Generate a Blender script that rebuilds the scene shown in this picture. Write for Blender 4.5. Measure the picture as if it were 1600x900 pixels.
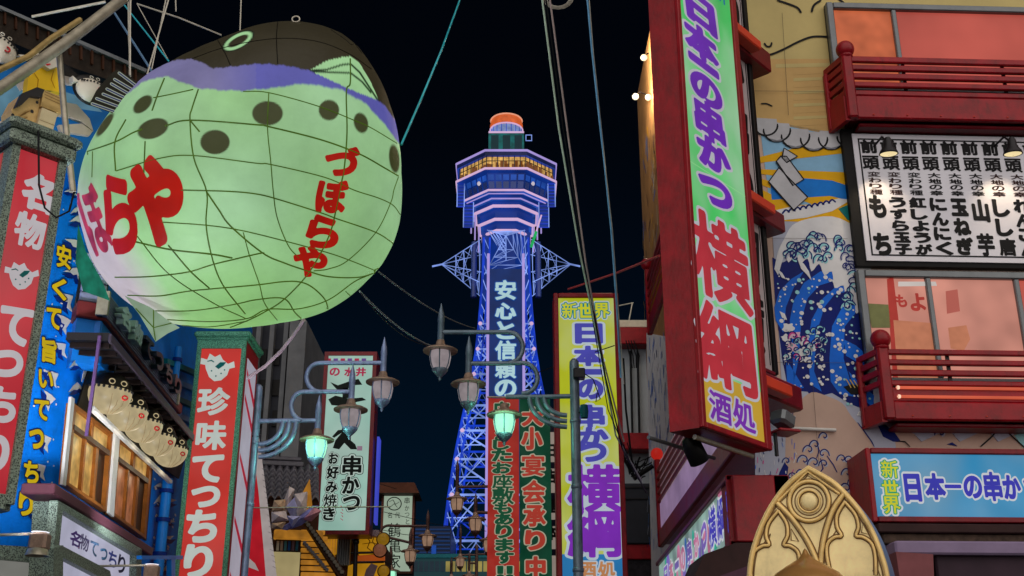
import bpy, math, random
import numpy as np
from math import radians, sin, cos, tan, pi, hypot, atan2
from mathutils import Vector, Matrix
from mathutils.geometry import tessellate_polygon
from mathutils.bvhtree import BVHTree

for o in list(bpy.data.objects):
    bpy.data.objects.remove(o)
S = bpy.context.scene
C = S.collection
rnd = random.Random(7)

# ------------------------------------------------------------------ camera
FPX = 1827.0                       # focal length in photo pixels (1600 wide)
TH = radians(21.2)                 # the camera looks up
CAM = Vector((0, 0, 1.6))
cd = bpy.data.cameras.new("camera")
cam = bpy.data.objects.new("camera", cd)
C.objects.link(cam)
cam.location = CAM
cam.rotation_euler = (radians(90) + TH, 0, 0)
cd.sensor_width = 36
cd.lens = 36 * FPX / 1600
cd.clip_start = 0.1
cd.clip_end = 3000
S.camera = cam

# ------------------------------------------------------------------ world, light, exposure
w = bpy.data.worlds.new("World")
S.world = w
w.use_nodes = True
nt = w.node_tree
nt.nodes.clear()
out = nt.nodes.new("ShaderNodeOutputWorld")
bg = nt.nodes.new("ShaderNodeBackground")
tc = nt.nodes.new("ShaderNodeTexCoord")
sx = nt.nodes.new("ShaderNodeSeparateXYZ")
cr = nt.nodes.new("ShaderNodeValToRGB")
nt.links.new(tc.outputs["Generated"], sx.inputs[0])
nt.links.new(sx.outputs["Z"], cr.inputs[0])
nt.links.new(cr.outputs[0], bg.inputs[0])
nt.links.new(bg.outputs[0], out.inputs[0])
el = cr.color_ramp.elements
el[0].position = 0.0;  el[0].color = (0.0010, 0.0095, 0.0225, 1)
el[1].position = 0.62; el[1].color = (0.0005, 0.0010, 0.0026, 1)
for p, c in ((0.2, (0.0005, 0.0060, 0.0150)), (0.36, (0.0006, 0.0026, 0.0066)), (0.48, (0.0005, 0.0013, 0.0030))):
    e = el.new(p); e.color = (*c, 1)
bg.inputs[1].default_value = 1.0

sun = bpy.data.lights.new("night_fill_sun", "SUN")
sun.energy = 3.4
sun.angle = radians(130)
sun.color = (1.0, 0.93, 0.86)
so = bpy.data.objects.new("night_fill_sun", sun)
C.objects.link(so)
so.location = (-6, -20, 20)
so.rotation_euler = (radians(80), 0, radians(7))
S.view_settings.view_transform = 'Standard'
S.view_settings.look = 'None'
S.view_settings.exposure = 0
S.view_settings.gamma = 1

# ------------------------------------------------------------------ photo pixel -> place in the world
CT, ST = cos(TH), sin(TH)
def ray(px, py):
    a = (px - 800) / FPX; b = (450 - py) / FPX
    return Vector((a, CT - b * ST, ST + b * CT))
def at(px, py, Y):
    d = ray(px, py)
    return CAM + d * (Y / d.y)
def proj(p):
    d = p - CAM
    f = d.y * CT + d.z * ST
    v = -d.y * ST + d.z * CT
    return 800 + FPX * d.x / f, 450 - FPX * v / f

class Pl:
    """a vertical plane in the world: origin, heading; local x right, y away, z up"""
    def __init__(s, px, py, Y, h=0, O=None):
        s.O = O if O is not None else at(px, py, Y)
        s.h = h
        a = radians(h)
        s.u = Vector((cos(a), sin(a), 0)); s.n = Vector((-sin(a), cos(a), 0))
    def l(s, px, py, y=0):
        d = ray(px, py)
        t = (s.O + s.n * y - CAM).dot(s.n) / d.dot(s.n)
        q = CAM + d * t - s.O
        return Vector((q.dot(s.u), y, q.z))
    def w(s, v):
        return s.O + s.u * v[0] + s.n * v[1] + Vector((0, 0, v[2]))
    def sub(s, px, py, y=0):
        return Pl(0, 0, 0, s.h, O=s.w(s.l(px, py, y)))

# ------------------------------------------------------------------ materials
def srgb(c):
    r = []
    for v in c[:3]:
        v = v / 255.0
        r.append(v / 12.92 if v <= 0.04045 else ((v + 0.055) / 1.055) ** 2.4)
    return (*r, 1)
def _base(name):
    m = bpy.data.materials.new(name); m.use_nodes = True
    n = m.node_tree
    b = n.nodes["Principled BSDF"]
    return m, n, b
def _noise_col(n, col, scale, amt, detail=5, vec=None):
    tcn = n.nodes.new("ShaderNodeTexCoord")
    nz = n.nodes.new("ShaderNodeTexNoise"); nz.inputs["Scale"].default_value = scale; nz.inputs["Detail"].default_value = detail
    nz.inputs["Roughness"].default_value = 0.65
    n.links.new(tcn.outputs["Object"], nz.inputs["Vector"])
    rp = n.nodes.new("ShaderNodeMapRange")
    rp.inputs[1].default_value = 0.3; rp.inputs[2].default_value = 0.7
    rp.inputs[3].default_value = 1 - amt; rp.inputs[4].default_value = 1 + amt
    n.links.new(nz.outputs[0], rp.inputs[0])
    mx = n.nodes.new("ShaderNodeMix"); mx.data_type = 'RGBA'; mx.blend_type = 'MULTIPLY'; mx.inputs[0].default_value = 1
    mx.inputs[6].default_value = col
    n.links.new(rp.outputs[0], mx.inputs[7])
    return mx.outputs[2], nz
def PM(name, col, rough=0.6, metal=0.0, scale=6, amt=0.18, bump=0.0, bscale=None, lin=False, wear=0):
    """paint, stone, metal: colour with grain and wear"""
    m, n, b = _base(name)
    c = (*col, 1) if lin else srgb(col)
    o, nz = _noise_col(n, c, scale, amt)
    if wear:        # chips, soot and rain streaks
        t3 = n.nodes.new("ShaderNodeTexCoord"); mp = n.nodes.new("ShaderNodeMapping"); mp.inputs["Scale"].default_value = (1, 1, .35)
        z3 = n.nodes.new("ShaderNodeTexNoise"); z3.inputs["Scale"].default_value = 9; z3.inputs["Detail"].default_value = 8; z3.inputs["Roughness"].default_value = .7
        n.links.new(t3.outputs["Object"], mp.inputs[0]); n.links.new(mp.outputs[0], z3.inputs["Vector"])
        r3 = n.nodes.new("ShaderNodeMapRange"); r3.inputs[1].default_value = .52; r3.inputs[2].default_value = .68; r3.inputs[4].default_value = wear
        n.links.new(z3.outputs[0], r3.inputs[0])
        q3 = n.nodes.new("ShaderNodeMix"); q3.data_type = 'RGBA'; q3.inputs[7].default_value = (c[0]*.3+.01, c[1]*.3+.006, c[2]*.3+.004, 1)
        n.links.new(r3.outputs[0], q3.inputs[0]); n.links.new(o, q3.inputs[6]); o = q3.outputs[2]
    n.links.new(o, b.inputs["Base Color"])
    b.inputs["Roughness"].default_value = rough
    b.inputs["Metallic"].default_value = metal
    if metal < .1: b.inputs["Specular IOR Level"].default_value = .12 if rough >= .5 else .3
    r2 = n.nodes.new("ShaderNodeMapRange"); r2.inputs[3].default_value = max(0, rough - 0.15); r2.inputs[4].default_value = min(1, rough + 0.15)
    n.links.new(nz.outputs[0], r2.inputs[0]); n.links.new(r2.outputs[0], b.inputs["Roughness"])
    if bump:
        t2 = n.nodes.new("ShaderNodeTexNoise"); t2.inputs["Scale"].default_value = bscale or scale * 6; t2.inputs["Detail"].default_value = 4
        tcn = n.nodes.new("ShaderNodeTexCoord"); n.links.new(tcn.outputs["Object"], t2.inputs["Vector"])
        bp = n.nodes.new("ShaderNodeBump"); bp.inputs["Strength"].default_value = bump; bp.inputs["Distance"].default_value = 0.02
        n.links.new(t2.outputs[0], bp.inputs["Height"]); n.links.new(bp.outputs[0], b.inputs["Normal"])
    return m
def EM(name, col, k=1.0, scale=1.2, amt=0.12, rough=0.35, pale=0, pscale=.9):
    """backlit plastic, a lamp, or a part whose lit look is put in as glow: shows (col) at k = 1"""
    m, n, b = _base(name)
    c = srgb(col)
    o, nz = _noise_col(n, c, scale, amt, detail=2)
    b.inputs["Base Color"].default_value = (c[0] * .08, c[1] * .08, c[2] * .08, 1)
    b.inputs["Specular IOR Level"].default_value = .15
    b.inputs["Roughness"].default_value = rough
    if pale:        # uneven backlight put into the colour as paler patches
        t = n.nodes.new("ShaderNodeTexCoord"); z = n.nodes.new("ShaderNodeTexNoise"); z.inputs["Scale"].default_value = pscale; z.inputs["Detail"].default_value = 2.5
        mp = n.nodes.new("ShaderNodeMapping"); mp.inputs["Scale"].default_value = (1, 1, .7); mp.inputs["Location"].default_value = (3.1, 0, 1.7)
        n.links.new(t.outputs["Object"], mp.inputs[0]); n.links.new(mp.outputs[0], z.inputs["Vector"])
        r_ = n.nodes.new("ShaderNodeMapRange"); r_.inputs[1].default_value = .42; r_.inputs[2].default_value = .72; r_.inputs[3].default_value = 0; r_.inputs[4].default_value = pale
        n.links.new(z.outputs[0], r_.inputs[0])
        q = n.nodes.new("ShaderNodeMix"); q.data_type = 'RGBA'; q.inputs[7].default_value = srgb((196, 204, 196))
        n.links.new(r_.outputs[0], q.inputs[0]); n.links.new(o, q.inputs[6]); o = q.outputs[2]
    n.links.new(o, b.inputs["Emission Color"])
    b.inputs["Emission Strength"].default_value = k
    return m

# ------------------------------------------------------------------ mesh builder
class MB:
    def __init__(s): s.v = []; s.f = []; s.m = []; s.sm = []; s.cuts = []
    def cut(s): s.cuts.append(len(s.f))

    def add(s, vs, fs, mat, smooth=False):
        b = len(s.v); s.v.extend(tuple(x) for x in vs)
        for f in fs:
            s.f.append(tuple(b + i for i in f)); s.m.append(mat); s.sm.append(smooth)
        return s
    def box(s, x0, x1, y0, y1, z0, z1, mat):
        if x0 > x1: x0, x1 = x1, x0
        if y0 > y1: y0, y1 = y1, y0
        if z0 > z1: z0, z1 = z1, z0
        vs = [(x0,y0,z0),(x1,y0,z0),(x1,y1,z0),(x0,y1,z0),(x0,y0,z1),(x1,y0,z1),(x1,y1,z1),(x0,y1,z1)]
        return s.add(vs, [(0,3,2,1),(4,5,6,7),(0,1,5,4),(1,2,6,5),(2,3,7,6),(3,0,4,7)], mat)
    def bbox(s, x0, x1, y0, y1, z0, z1, mat, c=0.01):
        """box with its long edges bevelled (chamfer c) - reads less sharp"""
        if x0 > x1: x0, x1 = x1, x0
        if y0 > y1: y0, y1 = y1, y0
        if z0 > z1: z0, z1 = z1, z0
        c = min(c, (x1-x0)*.3, (y1-y0)*.3, (z1-z0)*.3)
        vs = []
        for z, k in ((z0, c), (z0 + c, 0), (z1 - c, 0), (z1, c)):
            a, b_, d, e = x0 + k, x1 - k, y0 + k, y1 - k
            vs += [(a + c, d, z), (b_ - c, d, z), (b_, d + c, z), (b_, e - c, z), (b_ - c, e, z), (a + c, e, z), (a, e - c, z), (a, d + c, z)]
        fs = [tuple(range(7, -1, -1)), tuple(range(24, 32))]
        for r in range(3):
            for i in range(8):
                j = (i + 1) % 8
                fs.append((r*8+i, r*8+j, r*8+8+j, r*8+8+i))
        return s.add(vs, fs, mat)
    def prism(s, pts, y0, y1, mat, side=None):
        """pts (x, z) outline, front face at y0, back at y1"""
        a = sum(pts[i][0]*pts[(i+1)%len(pts)][1] - pts[(i+1)%len(pts)][0]*pts[i][1] for i in range(len(pts)))
        if a < 0: pts = pts[::-1]
        n = len(pts)
        vs = [(p[0], y0, p[1]) for p in pts] + [(p[0], y1, p[1]) for p in pts]
        s.add(vs, [tuple(range(n)), tuple(range(2*n-1, n-1, -1))], mat)
        return s.add(vs, [(i, i+n, (i+1)%n+n, (i+1)%n) for i in range(n)], side or mat)
    def ppoly(s, pl, pts, y0, y1, mat, side=None):
        q = [pl.l(p[0], p[1], y0) for p in pts]
        return s.prism([(v.x, v.z) for v in q], y0, y1, mat, side)
    def ribbon(s, pl, pts, wpx, y, mat, closed=False, th=0.002):
        """a painted or raised line along photo pixels on plane pl"""
        n = len(pts)
        q = [pl.l(p[0], p[1], y) for p in pts]
        k = (pl.l(pts[0][0], pts[0][1] - 1, y) - q[0]).length * wpx / 2
        vs = []; 
        for i in range(n):
            a = q[(i-1) % n] if (i or closed) else q[0]; b = q[(i+1) % n] if (i < n-1 or closed) else q[-1]
            t = (b - a); t.normalize(); nn = Vector((-t.z, 0, t.x)) * k
            if not closed and (i == 0 or i == n-1): nn *= 0.6
            vs += [q[i] + nn, q[i] - nn]
        m = n if closed else n - 1
        fs = [(2*i, 2*i+1, (2*i+3) % (2*n), (2*i+2) % (2*n)) for i in range(m)]
        return s.add(vs, fs, mat)
    def tube(s, pts, r, mat, seg=8, closed=False, caps=True, r2=None):
        pts = [Vector(p) for p in pts]; n = len(pts); vs = []; prev = None
        for i in range(n):
            a = pts[(i-1) % n] if (i or closed) else pts[0]; b = pts[(i+1) % n] if (i < n-1 or closed) else pts[-1]
            t = (b - a)
            if t.length < 1e-9: t = Vector((0,0,1))
            t.normalize()
            if prev is None:
                up = Vector((0,0,1)) if abs(t.z) < .9 else Vector((1,0,0))
                x = t.cross(up); x.normalize()
            else:
                x = prev - t * prev.dot(t)
                if x.length < 1e-6: x = t.orthogonal()
                x.normalize()
            prev = x; y = t.cross(x)
            rr = r if r2 is None else r + (r2 - r) * i / max(1, n-1)
            if isinstance(r, (list, tuple)): rr = r[i]
            for k in range(seg):
                an = 2*pi*k/seg
                vs.append(pts[i] + x*cos(an)*rr + y*sin(an)*rr)
        m = n if closed else n-1
        fs = []
        for i in range(m):
            j = (i+1) % n
            for k in range(seg):
                l = (k+1) % seg
                fs.append((i*seg+k, i*seg+l, j*seg+l, j*seg+k))
        s.add(vs, fs, mat, seg > 5)
        if caps and not closed:
            s.add([vs[k] for k in range(seg)], [tuple(range(seg-1, -1, -1))], mat)
            s.add([vs[(n-1)*seg+k] for k in range(seg)], [tuple(range(seg))], mat)
        return s
    def lathe(s, prof, mat, seg=20, cx=0, cy=0, cz=0, smooth=True, sx=1, sy=1):
        n = len(prof); vs = []
        for r, z in prof:
            for k in range(seg):
                a = 2*pi*k/seg
                vs.append((cx + r*cos(a)*sx, cy + r*sin(a)*sy, cz + z))
        fs = []
        for i in range(n-1):
            for k in range(seg):
                l = (k+1) % seg
                fs.append((i*seg+k, i*seg+l, (i+1)*seg+l, (i+1)*seg+k))
        return s.add(vs, fs, mat, smooth)
    def sphere(s, c, r, mat, seg=14, rings=8, sx=1, sy=1, sz=1):
        prof = [(max(1e-4, r*sin(pi*i/rings)), -r*cos(pi*i/rings)*sz) for i in range(rings+1)]
        return s.lathe(prof, mat, seg, c[0], c[1], c[2], True, sx, sy)
    def disc(s, cx, cz, rx, rz, y, mat, n=14, rot=0, th=0):
        pts = []
        for i in range(n):
            a = 2*pi*i/n
            x, z = rx*cos(a), rz*sin(a)
            pts.append((cx + x*cos(rot) - z*sin(rot), cz + x*sin(rot) + z*cos(rot)))
        if th: return s.prism(pts, y, y + th, mat)
        return s.add([(p[0], y, p[1]) for p in pts], [tuple(range(n))], mat)
    def pdisc(s, pl, px, py, rx, rz, y, mat, n=14, rot=0):
        """disc given in photo pixels on the plane"""
        q = pl.l(px, py, y)
        kx = abs((pl.l(px + 1, py, y) - q).x); kz = abs((pl.l(px, py - 1, y) - q).z)
        return s.disc(q.x, q.z, rx*kx, rz*kz, y, mat, n, rot)
    def pieces(s, name, parent, **k):
        """one object for each stretch of faces between cuts"""
        b = [0] + [c for c in s.cuts if c] + [len(s.f)]; r = []
        for i, (f0, f1) in enumerate(zip(b, b[1:])):
            if f1 <= f0: continue
            q = MB(); mp = {}
            for f, m_, sm in zip(s.f[f0:f1], s.m[f0:f1], s.sm[f0:f1]):
                g = []
                for v in f:
                    if v not in mp: mp[v] = len(q.v); q.v.append(s.v[v])
                    g.append(mp[v])
                q.f.append(tuple(g)); q.m.append(m_); q.sm.append(sm)
            r.append(q.build(name, parent, **k))
        return r
    def build(s, name, parent=None, loc=None, rz=0, label=None, cat=None, group=None, kind=None):
        me = bpy.data.meshes.new(name)
        me.from_pydata(s.v, [], s.f)
        ms = []
        idx = []
        for m in s.m:
            if m not in ms: ms.append(m)
            idx.append(ms.index(m))
        for m in ms: me.materials.append(m)
        if me.polygons:
            me.polygons.foreach_set("material_index", idx)
            me.polygons.foreach_set("use_smooth", s.sm)
        me.update()
        o = bpy.data.objects.new(name, me)
        C.objects.link(o)
        if parent is not None: o.parent = parent
        if loc is not None: o.location = loc
        if rz: o.rotation_euler = (0, 0, rz)
        tag(o, label, cat, group, kind)
        return o

def tag(o, label=None, cat=None, group=None, kind=None):
    if label: o['label'] = label
    if cat: o['category'] = cat
    if group: o['group'] = group
    if kind: o['kind'] = kind
    return o
def thing(name, pl, label, cat, group=None):
    """an Empty at the base of a thing, turned with plane pl"""
    o = bpy.data.objects.new(name, None); C.objects.link(o)
    o.empty_display_size = 0.2
    o.location = pl.O; o.rotation_euler = (0, 0, radians(pl.h))
    return tag(o, label, cat, group)
def copy_tree(o, parent=None):
    c = o.copy(); C.objects.link(c)
    if parent is not None: c.parent = parent
    for ch in list(o.children): copy_tree(ch, c)
    return c

# ------------------------------------------------------------------ lettering: built-in font outlines, made heavy and rounded
GN = 60; G0, G1 = -0.2, 1.2
GX = np.linspace(G0, G1, GN)
_sdf = {}; _loops = {}
def glyph_sdf(ch):
    if ch in _sdf: return _sdf[ch]
    cu = bpy.data.curves.new('t', 'FONT'); cu.body = ch; cu.resolution_u = 6
    o = bpy.data.objects.new('t', cu); C.objects.link(o)
    bpy.context.view_layer.update()
    me = o.to_mesh()
    co = np.array([v.co[:2] for v in me.vertices])
    cnt = {}
    for p in me.polygons:
        vs = list(p.vertices)
        for i in range(len(vs)):
            k = (min(vs[i], vs[i-1]), max(vs[i], vs[i-1])); cnt[k] = cnt.get(k, 0) + 1
    ed = np.array([k for k, c in cnt.items() if c == 1])
    o.to_mesh_clear(); bpy.data.objects.remove(o); bpy.data.curves.remove(cu)
    lo, hi = co.min(0), co.max(0)
    sc = 1.0 / max(hi - lo)
    mid = (lo + hi) / 2
    co = (co - mid) * sc + 0.5            # longest side = 1, centred on .5
    asp = ((hi - lo) * sc)
    A = co[ed[:, 0]]; B = co[ed[:, 1]]
    X, Z = np.meshgrid(GX, GX, indexing='ij')
    P = np.stack([X.ravel(), Z.ravel()], 1)
    d = B - A; L = (d**2).sum(1) + 1e-12
    t = np.clip(((P[:, None, :] - A[None]) * d[None]).sum(2) / L, 0, 1)
    q = A[None] + t[..., None] * d[None]
    D = np.sqrt(((P[:, None, :] - q)**2).sum(2).min(1))
    y = P[:, 1][:, None]; x = P[:, 0][:, None]
    cr_ = (A[None, :, 1] > y) != (B[None, :, 1] > y)
    dy = np.where(np.abs(B[:, 1]-A[:, 1]) < 1e-12, 1e-12, B[:, 1]-A[:, 1])
    xi = A[None, :, 0] + (y - A[None, :, 1]) / dy[None] * (B[:, 0]-A[:, 0])[None]
    ins = ((cr_ & (xi > x)).sum(1) % 2) == 1
    D[ins] *= -1
    _sdf[ch] = (D.reshape(GN, GN), asp)
    return _sdf[ch]
def _simpl(p, tol):
    if len(p) < 4: return p
    keep = [0, len(p)-1]; st = [(0, len(p)-1)]
    a = np.array(p)
    while st:
        i, j = st.pop()
        if j - i < 2: continue
        d = a[j]-a[i]; L = hypot(*d)
        s_ = a[i+1:j]-a[i]
        dist = np.abs(d[0]*s_[:, 1]-d[1]*s_[:, 0])/L if L > 1e-9 else np.hypot(s_[:, 0], s_[:, 1])
        k = int(dist.argmax())
        if dist[k] > tol:
            k += i+1; keep.append(k); st += [(i, k), (k, j)]
    return [p[k] for k in sorted(keep)]
def glyph_tris(ch, r):
    key = (ch, round(r, 3))
    if key in _loops: return _loops[key]
    D, asp = glyph_sdf(ch)
    F = D - r
    h = GX[1]-GX[0]
    nxt = {}; pos = {}
    def ep(i, j, k):     # k=0 edge along x from (i,j); k=1 along z
        e = (i, j, k)
        if e not in pos:
            a = F[i, j]; b = F[i+1, j] if k == 0 else F[i, j+1]
            t = a/(a-b)
            pos[e] = (GX[i]+(h*t if k == 0 else 0), GX[j]+(h*t if k == 1 else 0))
        return e
    I = F < 0
    mix = (I[:-1, :-1].astype(int)+I[1:, :-1]+I[:-1, 1:]+I[1:, 1:])
    for i, j in zip(*np.where((mix > 0) & (mix < 4))):
        i, j = int(i), int(j)
        c = [I[i, j], I[i+1, j], I[i+1, j+1], I[i, j+1]]
        es = [(i, j, 0), (i+1, j, 1), (i, j+1, 0), (i, j, 1)]
        ins, outs = [], []
        for q in range(4):
            if c[q] and not c[(q+1) % 4]: outs.append(q)
            if not c[q] and c[(q+1) % 4]: ins.append(q)
        for a in outs:      # walk: leaving edge a joins the next entering edge, inside kept on the left
            b = min(ins, key=lambda z: (a - z) % 4) if len(ins) > 1 else ins[0]
            nxt[ep(*es[a])] = ep(*es[b])
    loops = []; seen = set()
    for s0 in list(nxt):
        if s0 in seen: continue
        lp = []; e = s0
        while e not in seen and e in nxt:
            seen.add(e); lp.append(pos[e]); e = nxt[e]
        if len(lp) > 3:
            k = len(lp)//2
            lp = _simpl(lp[:k+1], .0035)[:-1] + _simpl(lp[k:]+[lp[0]], .0035)[:-1]
            if len(lp) > 2: loops.append([Vector((p[0], p[1], 0)) for p in lp])
    def area(l): return sum(l[i-1].x*l[i].y-l[i].x*l[i-1].y for i in range(len(l)))/2
    def inside(p, l):
        c = False
        for i in range(len(l)):
            a, b = l[i-1], l[i]
            if (a.y > p.y) != (b.y > p.y) and p.x < (b.x-a.x)*(p.y-a.y)/(b.y-a.y)+a.x: c = not c
        return c
    ars = [area(l) for l in loops]
    depth = [sum(inside(l[0], m_) for m_ in loops if m_ is not l) for l in loops]
    flat = []; tr = []
    for i, l in enumerate(loops):
        if depth[i] % 2: continue
        grp = [l] + [h_ for j, h_ in enumerate(loops) if depth[j] == depth[i]+1 and inside(h_[0], l)]
        b0 = len(flat)
        for g_ in grp: flat += g_
        tr += [tuple(b0+k for k in t) for t in tessellate_polygon(grp)]
    bx = [min(v.x for v in flat), max(v.x for v in flat), min(v.y for v in flat), max(v.y for v in flat)]
    vs = [(v.x, v.y) for v in flat]
    ft = []
    for t in tr:
        a, b, c = (vs[i] for i in t)
        ar = (b[0]-a[0])*(c[1]-a[1])-(b[1]-a[1])*(c[0]-a[0])
        if abs(ar) > 1e-9: ft.append(tuple(t) if ar > 0 else (t[0], t[2], t[1]))
    _loops[key] = (vs, ft, bx)
    return _loops[key]
DENSE = '横綱種頭敷座変鶴宴新焼'
MID = '亀物珍酒前信頼唐酒処界串承家芋会安味'
def put_glyph(mb, ch, cx, cz, w, h, y, mat, r=0.035, r0=None, rot=0, shear=0, keep=False):
    """glyph filling a box w x h centred at (cx, cz); r0 = weight of the core letter the box refers to, r = this layer's weight"""
    if r0 is None: r0 = r
    k_ = 0.42 if ch in DENSE else 0.68 if ch in MID else 1.0
    r = r0*k_ + (r - r0); r0 = r0*k_
    vs, fs, _ = glyph_tris(ch, r)
    _, _, bx = glyph_tris(ch, r0)
    bw, bh = bx[1]-bx[0], bx[3]-bx[2]
    mx, mz = (bx[0]+bx[1])/2, (bx[2]+bx[3])/2
    if keep: kx = kz = min(w/max(bw, .5), h/max(bh, .5))
    else: kx, kz = w/max(bw, .12), h/max(bh, .12)
    if bw < .35: kx = min(kx, kz*1.2)
    if bh < .35: kz = min(kz, kx*1.2)
    o = []
    for x, z in vs:
        X, Z = (x-mx)*kx, (z-mz)*kz
        X += Z*shear
        o.append((cx + X*cos(rot)-Z*sin(rot), y, cz + X*sin(rot)+Z*cos(rot)))
    mb.add(o, fs, mat)
class TextMB(MB):
    """lettering: every character becomes a part of its own"""
    def build(s, name, parent=None, **k):
        r = MB.pieces(s, name.replace('lettering', 'character').replace('heading', 'heading_character'), parent, **k)
        return r[0] if r else None
def text_px(pl, items, layers, **kw):
    """items: (char, cx, cy, width px, height px). layers: (r, y, material), first layer's r sets the size. Returns one MB per layer"""
    res = []
    r0 = layers[0][0]
    for r, y, mat in layers:
        mb = TextMB()
        for n_, it in enumerate(items):
            ch, cx, cy, wp, hp = it[:5]
            kk = dict(kw)
            if len(it) > 5: kk.update(it[5])
            q = pl.l(cx, cy, y)
            ww = abs((pl.l(cx+wp/2, cy, y)-pl.l(cx-wp/2, cy, y)).x); hh = abs((pl.l(cx, cy-hp/2, y)-pl.l(cx, cy+hp/2, y)).z)
            put_glyph(mb, ch, q.x, q.z, ww, hh, y + (n_ % 3)*.0003, mat, r=r, r0=r0, **kk)
            mb.cut()
        res.append(mb)
    return res
def col_items(s, x0, y0, x1, y1, w0, fill=0.92, w1=None):
    """a column of characters running from pixel (x0,y0) to (x1,y1) (edges of the run)"""
    n = len(s); r = []
    for i, ch in enumerate(s):
        t = (i+.5)/n
        hgt = abs(y1-y0)/n*fill
        r.append((ch, x0+(x1-x0)*t, y0+(y1-y0)*t, w0 if w1 is None else w0+(w1-w0)*t, hgt))
    return r
# ------------------------------------------------------------------ materials used across the scene
asphalt = PM("asphalt", (58, 58, 60), .85, 0, 3, .25, .4, 60)
paving = PM("pale_paving", (120, 116, 110), .8, 0, 4, .2, .3, 40)
white_line = PM("road_paint", (200, 200, 195), .7)
blue_wall = PM("blue_painted_wall", (2, 116, 222), .5, 0, 1.3, .3, .15, 30, wear=.35)
blue_deep = PM("deep_blue_paint", (8, 40, 120), .5, 0, 2, .25)
blue_panel = PM("bright_blue_panel", (10, 120, 214), .45, 0, 2, .2)
cream = PM("cream_paint", (205, 196, 178), .6, 0, 5, .12)
off_white = PM("off_white_paint", (196, 194, 190), .55, 0, 5, .1)
dark_metal = PM("dark_metal", (38, 36, 40), .45, .6, 8, .2)
black_paint = PM("black_paint", (18, 17, 18), .5, 0, 8, .2)
red_paint = PM("red_lacquer", (138, 12, 26), .38, 0, 3.2, .34, .10, 25, wear=.55)
red_dark = PM("dark_red_paint", (112, 12, 26), .4, 0, 3.0, .34, .10, 25, wear=.6)
red_orange = PM("orange_light_paint", (205, 62, 36), .45, 0, 2, .15)  # orange light put into the paint colour
maroon = PM("maroon_fascia", (82, 46, 56), .5, 0, 3, .2)
grey_metal = PM("grey_window_metal", (104, 108, 112), .4, .5, 6, .15)
steel_pole = PM("galvanised_steel", (168, 160, 142), .45, .55, 9, .25, .1, 60)
lamp_post_paint = PM("blue_grey_post_paint", (140, 156, 196), .4, .4, 7, .25, .08, 50, wear=.5)
lamp_post_dark = PM("dark_grey_post_paint", (104, 120, 136), .4, .4, 7, .25, .08, 50, wear=.5)
brass_brown = PM("weathered_bronze", (150, 124, 108), .5, .4, 14, .35, .2, 60)
concrete = PM("grey_concrete", (96, 98, 102), .8, 0, 1.6, .22, .2, 20)
grey_white = PM("pale_grey_cladding", (150, 158, 166), .6, 0, 1.5, .12)
dark_cladding = PM("dark_grey_cladding", (46, 48, 56), .6, 0, 2, .2)
brown_dark = PM("dark_brown_board", (52, 34, 34), .6, 0, 3, .3)
wood = PM("amber_wood", (132, 76, 26), .5, 0, 7, .3, .1, 40)
wood_dark = PM("dark_wood", (62, 36, 22), .55, 0, 7, .3, .1, 40)
white_print = PM("white_print", (205, 203, 206), .5, 0, 3, .08)
black_print = PM("black_print", (14, 13, 16), .5, 0, 3, .1)
cable_black = PM("black_cable", (22, 24, 28), .6)
wire_pale = PM("pale_wire", (190, 184, 170), .5, .3)
wire_cyan = PM("cyan_coated_wire", (40, 170, 185), .5, .1)

def mottled(name, c1, c2, scale=26):
    """stone-look film printed with a speckled skin pattern"""
    m, n, b = _base(name)
    t = n.nodes.new("ShaderNodeTexCoord")
    v = n.nodes.new("ShaderNodeTexVoronoi"); v.inputs["Scale"].default_value = scale
    z = n.nodes.new("ShaderNodeTexNoise"); z.inputs["Scale"].default_value = scale * 1.4; z.inputs["Detail"].default_value = 3
    n.links.new(t.outputs["Object"], v.inputs["Vector"]); n.links.new(t.outputs["Object"], z.inputs["Vector"])
    a = n.nodes.new("ShaderNodeMath"); a.operation = 'MULTIPLY_ADD'; a.inputs[1].default_value = .7
    n.links.new(v.outputs["Distance"], a.inputs[0]); n.links.new(z.outputs[0], a.inputs[2])
    r = n.nodes.new("ShaderNodeValToRGB")
    r.color_ramp.elements[0].position = .62; r.color_ramp.elements[0].color = srgb(c1)
    r.color_ramp.elements[1].position = .98; r.color_ramp.elements[1].color = srgb(c2)
    n.links.new(a.outputs[0], r.inputs[0]); n.links.new(r.outputs[0], b.inputs["Base Color"])
    bp = n.nodes.new("ShaderNodeBump"); bp.inputs["Strength"].default_value = .3; bp.inputs["Distance"].default_value = .01
    n.links.new(a.outputs[0], bp.inputs["Height"]); n.links.new(bp.outputs[0], b.inputs["Normal"])
    b.inputs["Roughness"].default_value = .5
    return m
skin_film = mottled("speckled_grey_film", (16, 26, 24), (132, 150, 134), 75)
skin_film_green = mottled("speckled_green_film", (6, 60, 52), (96, 172, 140), 75)

def flatpl(x, y, z=0, h=0):
    return Pl(0, 0, 0, h, O=Vector((x, y, z)))

# ------------------------------------------------------------------ ground, street, sky setting
g = MB(); g.box(-400, 400, -60, 1500, -.5, 0, asphalt); g.build("ground", kind="structure")
g = MB(); g.box(-3.2, 2.0, -30, 190, .004, .008, PM("street_asphalt", (52, 52, 56), .8, 0, 5, .25, .4, 80)); g.build("road", kind="structure")
for x0, x1 in ((-4.35, -3.2), (2.0, 2.95)):
    g = MB()
    g.bbox(x0, x1, -30, 190, 0, .12, paving, .02)
    g.build("pavement", kind="structure")
g = MB()
for k in range(40):
    g.box(-.75, -.6, -28 + k*5, -25.5 + k*5, .008, .012, white_line)
g.build("road_marking", kind="structure")
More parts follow.
